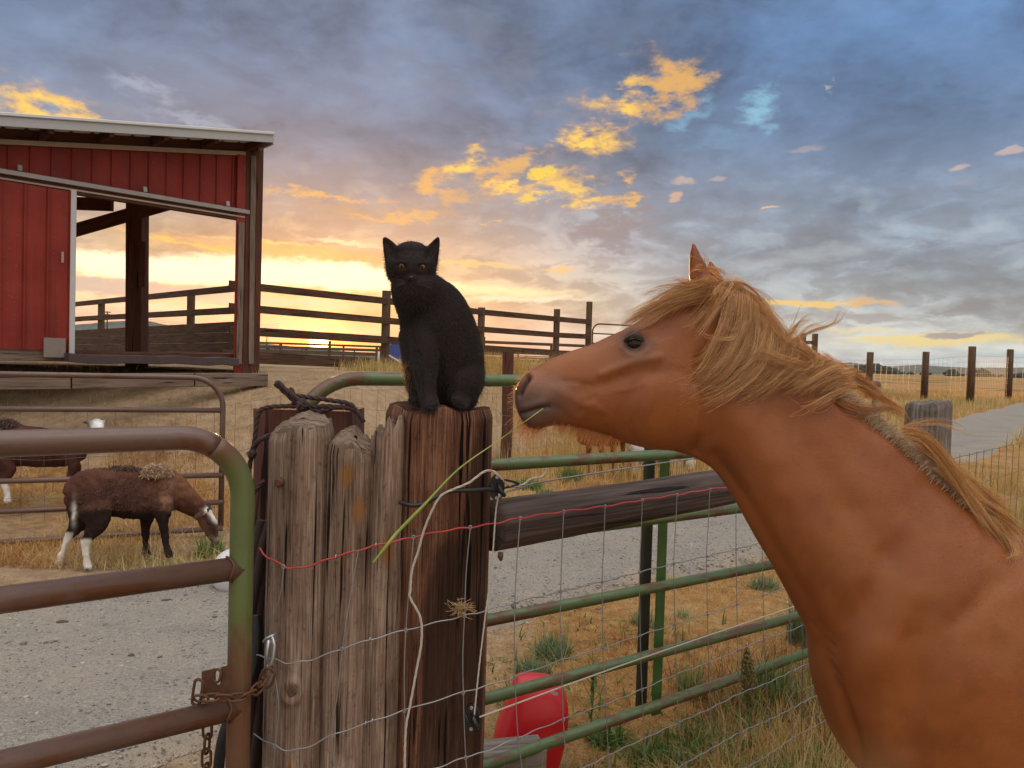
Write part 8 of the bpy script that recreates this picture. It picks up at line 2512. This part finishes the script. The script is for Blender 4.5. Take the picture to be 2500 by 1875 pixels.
def build_grass():
    N = RNG.normal
    # foreground mat between fence and drive, and under the horse
    p = scatter(52000, -0.6, 3.6, 2.4, 6.2, lambda x, y: 0.35 + 0.65 * clumpy(2.2, 0.48)(x, y))
    n = len(p); hh = (0.018 + 0.05 * RNG.random(n) * (0.4 + fbm(p[:, 0] * 1.5, p[:, 1] * 1.5, 3))) * (1 + 0.8 * sstep(0.15, -0.15, p[:, 1] - 2.78 - 0.68 * p[:, 0]))
    grass_object('dry_grass', B3(p), hh, 1.9, 0.0022 * np.ones(n), np.clip(0.45 + 0.5 * (fbm(p[:, 0] * 1.2 + 7, p[:, 1] * 1.2, 3) - 0.5) * 2 + N(0, 0.18, n), 0, 0.97), MB_dry)
    # taller straw standing along the fence foot and the bottom right
    p = scatter(6500, -0.2, 3.2, 2.3, 4.6, lambda x, y: clumpy(1.6, 0.46, 4)(x, y) * (0.04 + 0.96 * sstep(0.25, -0.05, y - 2.78 - 0.68 * x)))
    n = len(p); hh = RNG.uniform(0.06, 0.26, n)
    grass_object('straw_grass', B3(p), hh, 0.75, 0.0020 * np.ones(n), np.clip(N(0.55, 0.24, n), 0, 1), MB_gold, curl=0.9)
    p = scatter(2600, 0.6, 2.6, 2.5, 4.2, clumpy(1.9, 0.55, 9))
    n = len(p)
    grass_object('red_straw', B3(p), RNG.uniform(0.06, 0.2, n), 1.1, 0.0024 * np.ones(n), RNG.random(n), MB_red, curl=0.9)
    # leafy green cover low by the fence
    p = scatter(16000, -0.1, 3.0, 2.4, 4.6, lambda x, y: clumpy(1.7, 0.44, 15)(x, y) * (0.03 + 0.97 * sstep(0.18, -0.12, y - 2.78 - 0.68 * x)))
    n = len(p)
    grass_object('green_cover', B3(p), RNG.uniform(0.04, 0.13, n), 1.4, RNG.uniform(0.003, 0.009, n), np.clip(N(0.45, 0.28, n), 0, 1), MB_green, curl=0.8, droop=0.4)
    # paddock: dry tufts on the slope and round the sheep
    p = scatter(30000, -6.5, 1.2, 5.2, 10.5, lambda x, y: clumpy(0.9, 0.50, 2)(x, y) * (1 - 0.95 * sstep(0.40, 0.75, _mound(x, y))) * (0.5 + 0.5 * clumpy(4, 0.5)(x, y)))
    n = len(p)
    grass_object('paddock_grass', B3(p), RNG.uniform(0.04, 0.17, n) * (0.6 + 0.8 * fbm(p[:, 0], p[:, 1], 2)), 1.2, 0.0035 * np.ones(n), np.clip(0.5 + (fbm(p[:, 0] * 0.8 + 3, p[:, 1] * 0.8, 3) - 0.5) * 1.6 + N(0, 0.15, n), 0, 1), MB_dry)
    # tall golden stand behind the dark post
    p = scatter(26000, -1.2, 7.0, 9.6, 19.0, lambda x, y: (0.25 + 0.75 * clumpy(0.5, 0.45, 6)(x, y)))
    n = len(p)
    grass_object('golden_grass', B3(p), RNG.uniform(0.18, 0.55, n) * (0.5 + fbm(p[:, 0] * 0.6, p[:, 1] * 0.6, 2)), 0.5, 0.005 * np.ones(n), np.clip(0.5 + (fbm(p[:, 0] * 0.5, p[:, 1] * 0.5, 3) - 0.5) * 1.5 + N(0, 0.2, n), 0, 1), MB_gold)
    # along the corral foot
    p = scatter(7000, -3.2, 2.6, 13.6, 18.5, clumpy(0.8, 0.47, 31))
    n = len(p)
    grass_object('corral_weeds', B3(p), RNG.uniform(0.08, 0.34, n), 0.6, 0.006 * np.ones(n), np.clip(N(0.65, 0.25, n), 0, 1), MB_gold)
    # field right of the drive
    p = scatter(24000, 5, 42, 16, 62, lambda x, y: 0.3 + 0.7 * clumpy(0.16, 0.48, 12)(x, y))
    n = len(p)
    grass_object('field_grass', B3(p), RNG.uniform(0.12, 0.5, n), 0.6, 0.016 * np.ones(n), np.clip(0.55 + (fbm(p[:, 0] * 0.11, p[:, 1] * 0.11, 3) - 0.5) * 2 + N(0, 0.2, n), 0, 1), MB_gold)
    # weeds by the fence at the far right
    p = scatter(9000, 1.8, 5.6, 3.6, 9.5, lambda x, y: clumpy(0.9, 0.46, 21)(x, y) * sstep(0.44, 0.5, x / y))
    n = len(p)
    grass_object('fence_weeds', B3(p), RNG.uniform(0.10, 0.5, n), 0.6, 0.0034 * np.ones(n), np.clip(N(0.68, 0.25, n), 0, 1), MB_gold, curl=0.9)
    # chaff lying on the sand and the drive edge
    p = scatter(9000, -6, 4.5, 3.2, 10, None)
    n = len(p)
    grass_object('straw_litter', B3(p, -0.002), np.full(n, 0.02), 3.4, 0.0016 * np.ones(n), RNG.uniform(0.4, 0.9, n), MB_dry, seg=2)

def weed(x, y, r, h, label, n=90, mat=None, wide=0.006, lean=0.9, green=0.4, group='green weeds by the gates'):
    b, d = on_ground(x, y)
    T = thing('weed', label, 'weed', b, group)
    a = RNG.uniform(0, 6.28, n); rr = r * np.sqrt(RNG.random(n)) * 0.75
    base = np.stack([b.x + rr * np.cos(a), b.y + rr * np.sin(a), np.full(n, b.z - 0.03)], 1)
    hh = h * RNG.uniform(0.5, 1.15, n)
    grass_object('leaves', base, hh, lean, wide * RNG.uniform(0.6, 1.2, n), np.clip(RNG.normal(green, 0.25, n), 0, 1), mat or MB_silver, kind=None, curl=0.7, parent=T, droop=0.3)
    return T

def stalk_plant(name, x, y, h, label, cat, seed=False, n_br=7):
    b, d = on_ground(x, y)
    T = thing(name, label, cat, b)
    top = b + Vector((random.uniform(-.03, .03), 0.02, h))
    mb = MB(); c = curve_pts([b - Vector((0, 0, 0.03)), b.lerp(top, 0.5) + Vector((0.012, 0, 0)), top], 16); mb.tube(c, [0.004 - 0.0025 * i / 15 for i in range(16)], 7); mb.build('stem', M_stem_red if seed else M_stem, T)
    br = MB()
    tips = []
    for i in range(n_br):
        t = 0.25 + 0.65 * i / n_br
        q = b.lerp(top, t); a = i * 2.4; L = h * (0.34 - 0.18 * t)
        e = q + Vector((math.cos(a) * L * .6, math.sin(a) * L * .6, L * 0.9)); tips.append((q, e))
        br.tube(curve_pts([q, q.lerp(e, .5) + Vector((math.cos(a), math.sin(a), 0)) * L * .12, e], 8), [0.0022 - 0.0014 * k / 7 for k in range(8)], 5)
    br.build('branches', M_stem_red if seed else M_stem, T)
    if seed:
        bm = bmesh.new(); bmesh.ops.create_icosphere(bm, subdivisions=1, radius=1)
        bv = np.array([v.co[:] for v in bm.verts]); bf = np.array([[v.index for v in f.verts] for f in bm.faces]); bm.free()
        Vs, Fs, k = [], [], 0
        for i in range(520):
            t = random.uniform(0.45, 1.0)
            a = random.uniform(0, 6.28); rr = 0.030 * math.sin(math.pi * (t - 0.4) / 0.62) * random.random() ** 0.4
            c = b.lerp(top, t) + Vector((math.cos(a) * rr, math.sin(a) * rr, random.uniform(-.01, .01)))
            Vs.append(bv * np.array([0.0036, 0.0036, 0.005]) * random.uniform(0.7, 1.2) + np.array(c)); Fs.append(bf + k); k += len(bv)
        link_mesh('seed_head', np_mesh('seed_head', np.concatenate(Vs), np.concatenate(Fs)), M_seed, T)
    m = 26
    tt = RNG.uniform(0.02, 0.7, m)
    base = np.array([tuple(b.lerp(top, float(t))) for t in tt])
    grass_object('leaves', base, RNG.uniform(0.05, 0.13, m), 1.5, RNG.uniform(0.004, 0.010, m), np.clip(RNG.normal(0.45, 0.2, m), 0, 1), MB_green, kind=None, parent=T, droop=0.4)

M_stem = flat_mat('weed_stem', (0.14, 0.17, 0.07), 0.7, 0, 0.2, 30)
M_stem_red = flat_mat('dock_stem', (0.17, 0.09, 0.045), 0.7, 0, 0.2, 30)
M_seed = flat_mat('dock_seed', (0.16, 0.12, 0.035), 0.8, 0, 0.4, 90)
build_grass()
weed(1345, 1590, 0.13, 0.15, 'large grey-green grassy weed at the gravel edge, upper one of a pair', 260, wide=0.0045)
weed(1300, 1635, 0.11, 0.12, 'large grey-green grassy weed below its neighbour near the red tub', 220, wide=0.0045)
weed(1572, 1520, 0.10, 0.13, 'bushy green weed just left of the dark gate strap', 150, wide=0.004)
weed(1865, 1432, 0.12, 0.15, 'green weed beside the horse chest under the middle gate rail', 190, wide=0.0045)
weed(1815, 1372, 0.10, 0.08, 'small low weed on the gravel left of the horse chest', 90, wide=0.0045, green=0.7)
weed(1665, 1500, 0.06, 0.09, 'small yellowish weed right of the green gate upright', 70, wide=0.004, green=0.9)
weed(1385, 1310, 0.06, 0.07, 'tiny weed alone on the gravel under the brace rail', 60, wide=0.005)
weed(1292, 1190, 0.22, 0.20, 'spreading green weed behind the white cord end', 190, MB_green, wide=0.009)
weed(1392, 1178, 0.20, 0.34, 'taller tufted green weed between cord end and the goat legs', 210, MB_green, wide=0.006, lean=0.5)
weed(1330, 1205, 0.14, 0.13, 'low dark weed right under the white cord end', 150, MB_green, wide=0.010)
weed(515, 1352, 0.16, 0.20, 'pale green leafy weed being eaten by the grazing sheep', 120, MB_green, wide=0.012, lean=0.7, green=0.85)
weed(290, 1305, 0.14, 0.10, 'low green weed behind the legs of the grazing sheep', 90, MB_green, wide=0.008)
weed(1960, 1560, 0.12, 0.36, 'tall fine grey-green weed touching the horse chest', 240, MB_silver, wide=0.0035, lean=0.5)
weed(1880, 1720, 0.12, 0.28, 'green leafy weed low beside the horse chest', 220, MB_green, wide=0.007, lean=0.7)
weed(1690, 1690, 0.09, 0.20, 'yellow-green tuft behind the brown seed head', 160, MB_green, wide=0.004, lean=0.6, green=0.8)
weed(1480, 1800, 0.10, 0.13, 'broad-leaved green weed right of the red tub', 120, MB_green, wide=0.011, lean=1.1)
weed(1600, 1850, 0.12, 0.12, 'broad-leaved green weed at the bottom edge in front of the gate', 130, MB_green, wide=0.012, lean=1.1)
stalk_plant('dock_plant', 1832, 1835, 0.42, 'brown dock plant with a thick knobbly seed head by the lowest rail', 'plant', True)
stalk_plant('mustard_plant', 1442, 1760, 0.33, 'thin branching green stalk standing between the red tub and the gate upright', 'plant', False, 10)
stalk_plant('mustard_plant', 1228, 1820, 0.30, 'thin branching green stalk left of the red tub at the post foot', 'plant', False, 8)

# ------------------------------------------------------------------ evening air
def haze():
    bm = bmesh.new(); bmesh.ops.create_cube(bm, size=1.0)
    bmesh.ops.scale(bm, verts=bm.verts, vec=(6900, 3700, 137.5))
    bmesh.ops.translate(bm, verts=bm.verts, vec=(0, 1600, 66.9))
    me = bpy.data.meshes.new('haze'); bm.to_mesh(me); bm.free()
    mt = bpy.data.materials.new('evening_air'); mt.use_nodes = True
    t = mt.node_tree; t.nodes.clear(); g = G(t)
    out = g.n('ShaderNodeOutputMaterial'); v = g.n('ShaderNodeVolumePrincipled')
    v.inputs['Color'].default_value = (0.62, 0.74, 0.95, 1); v.inputs['Density'].default_value = 0.7e-4; v.inputs['Anisotropy'].default_value = 0.0
    g.L.new(v.outputs[0], out.inputs['Volume'])
    me.materials.append(mt)
    o = bpy.data.objects.new('haze', me); COL.objects.link(o); o['kind'] = 'stuff'
haze()
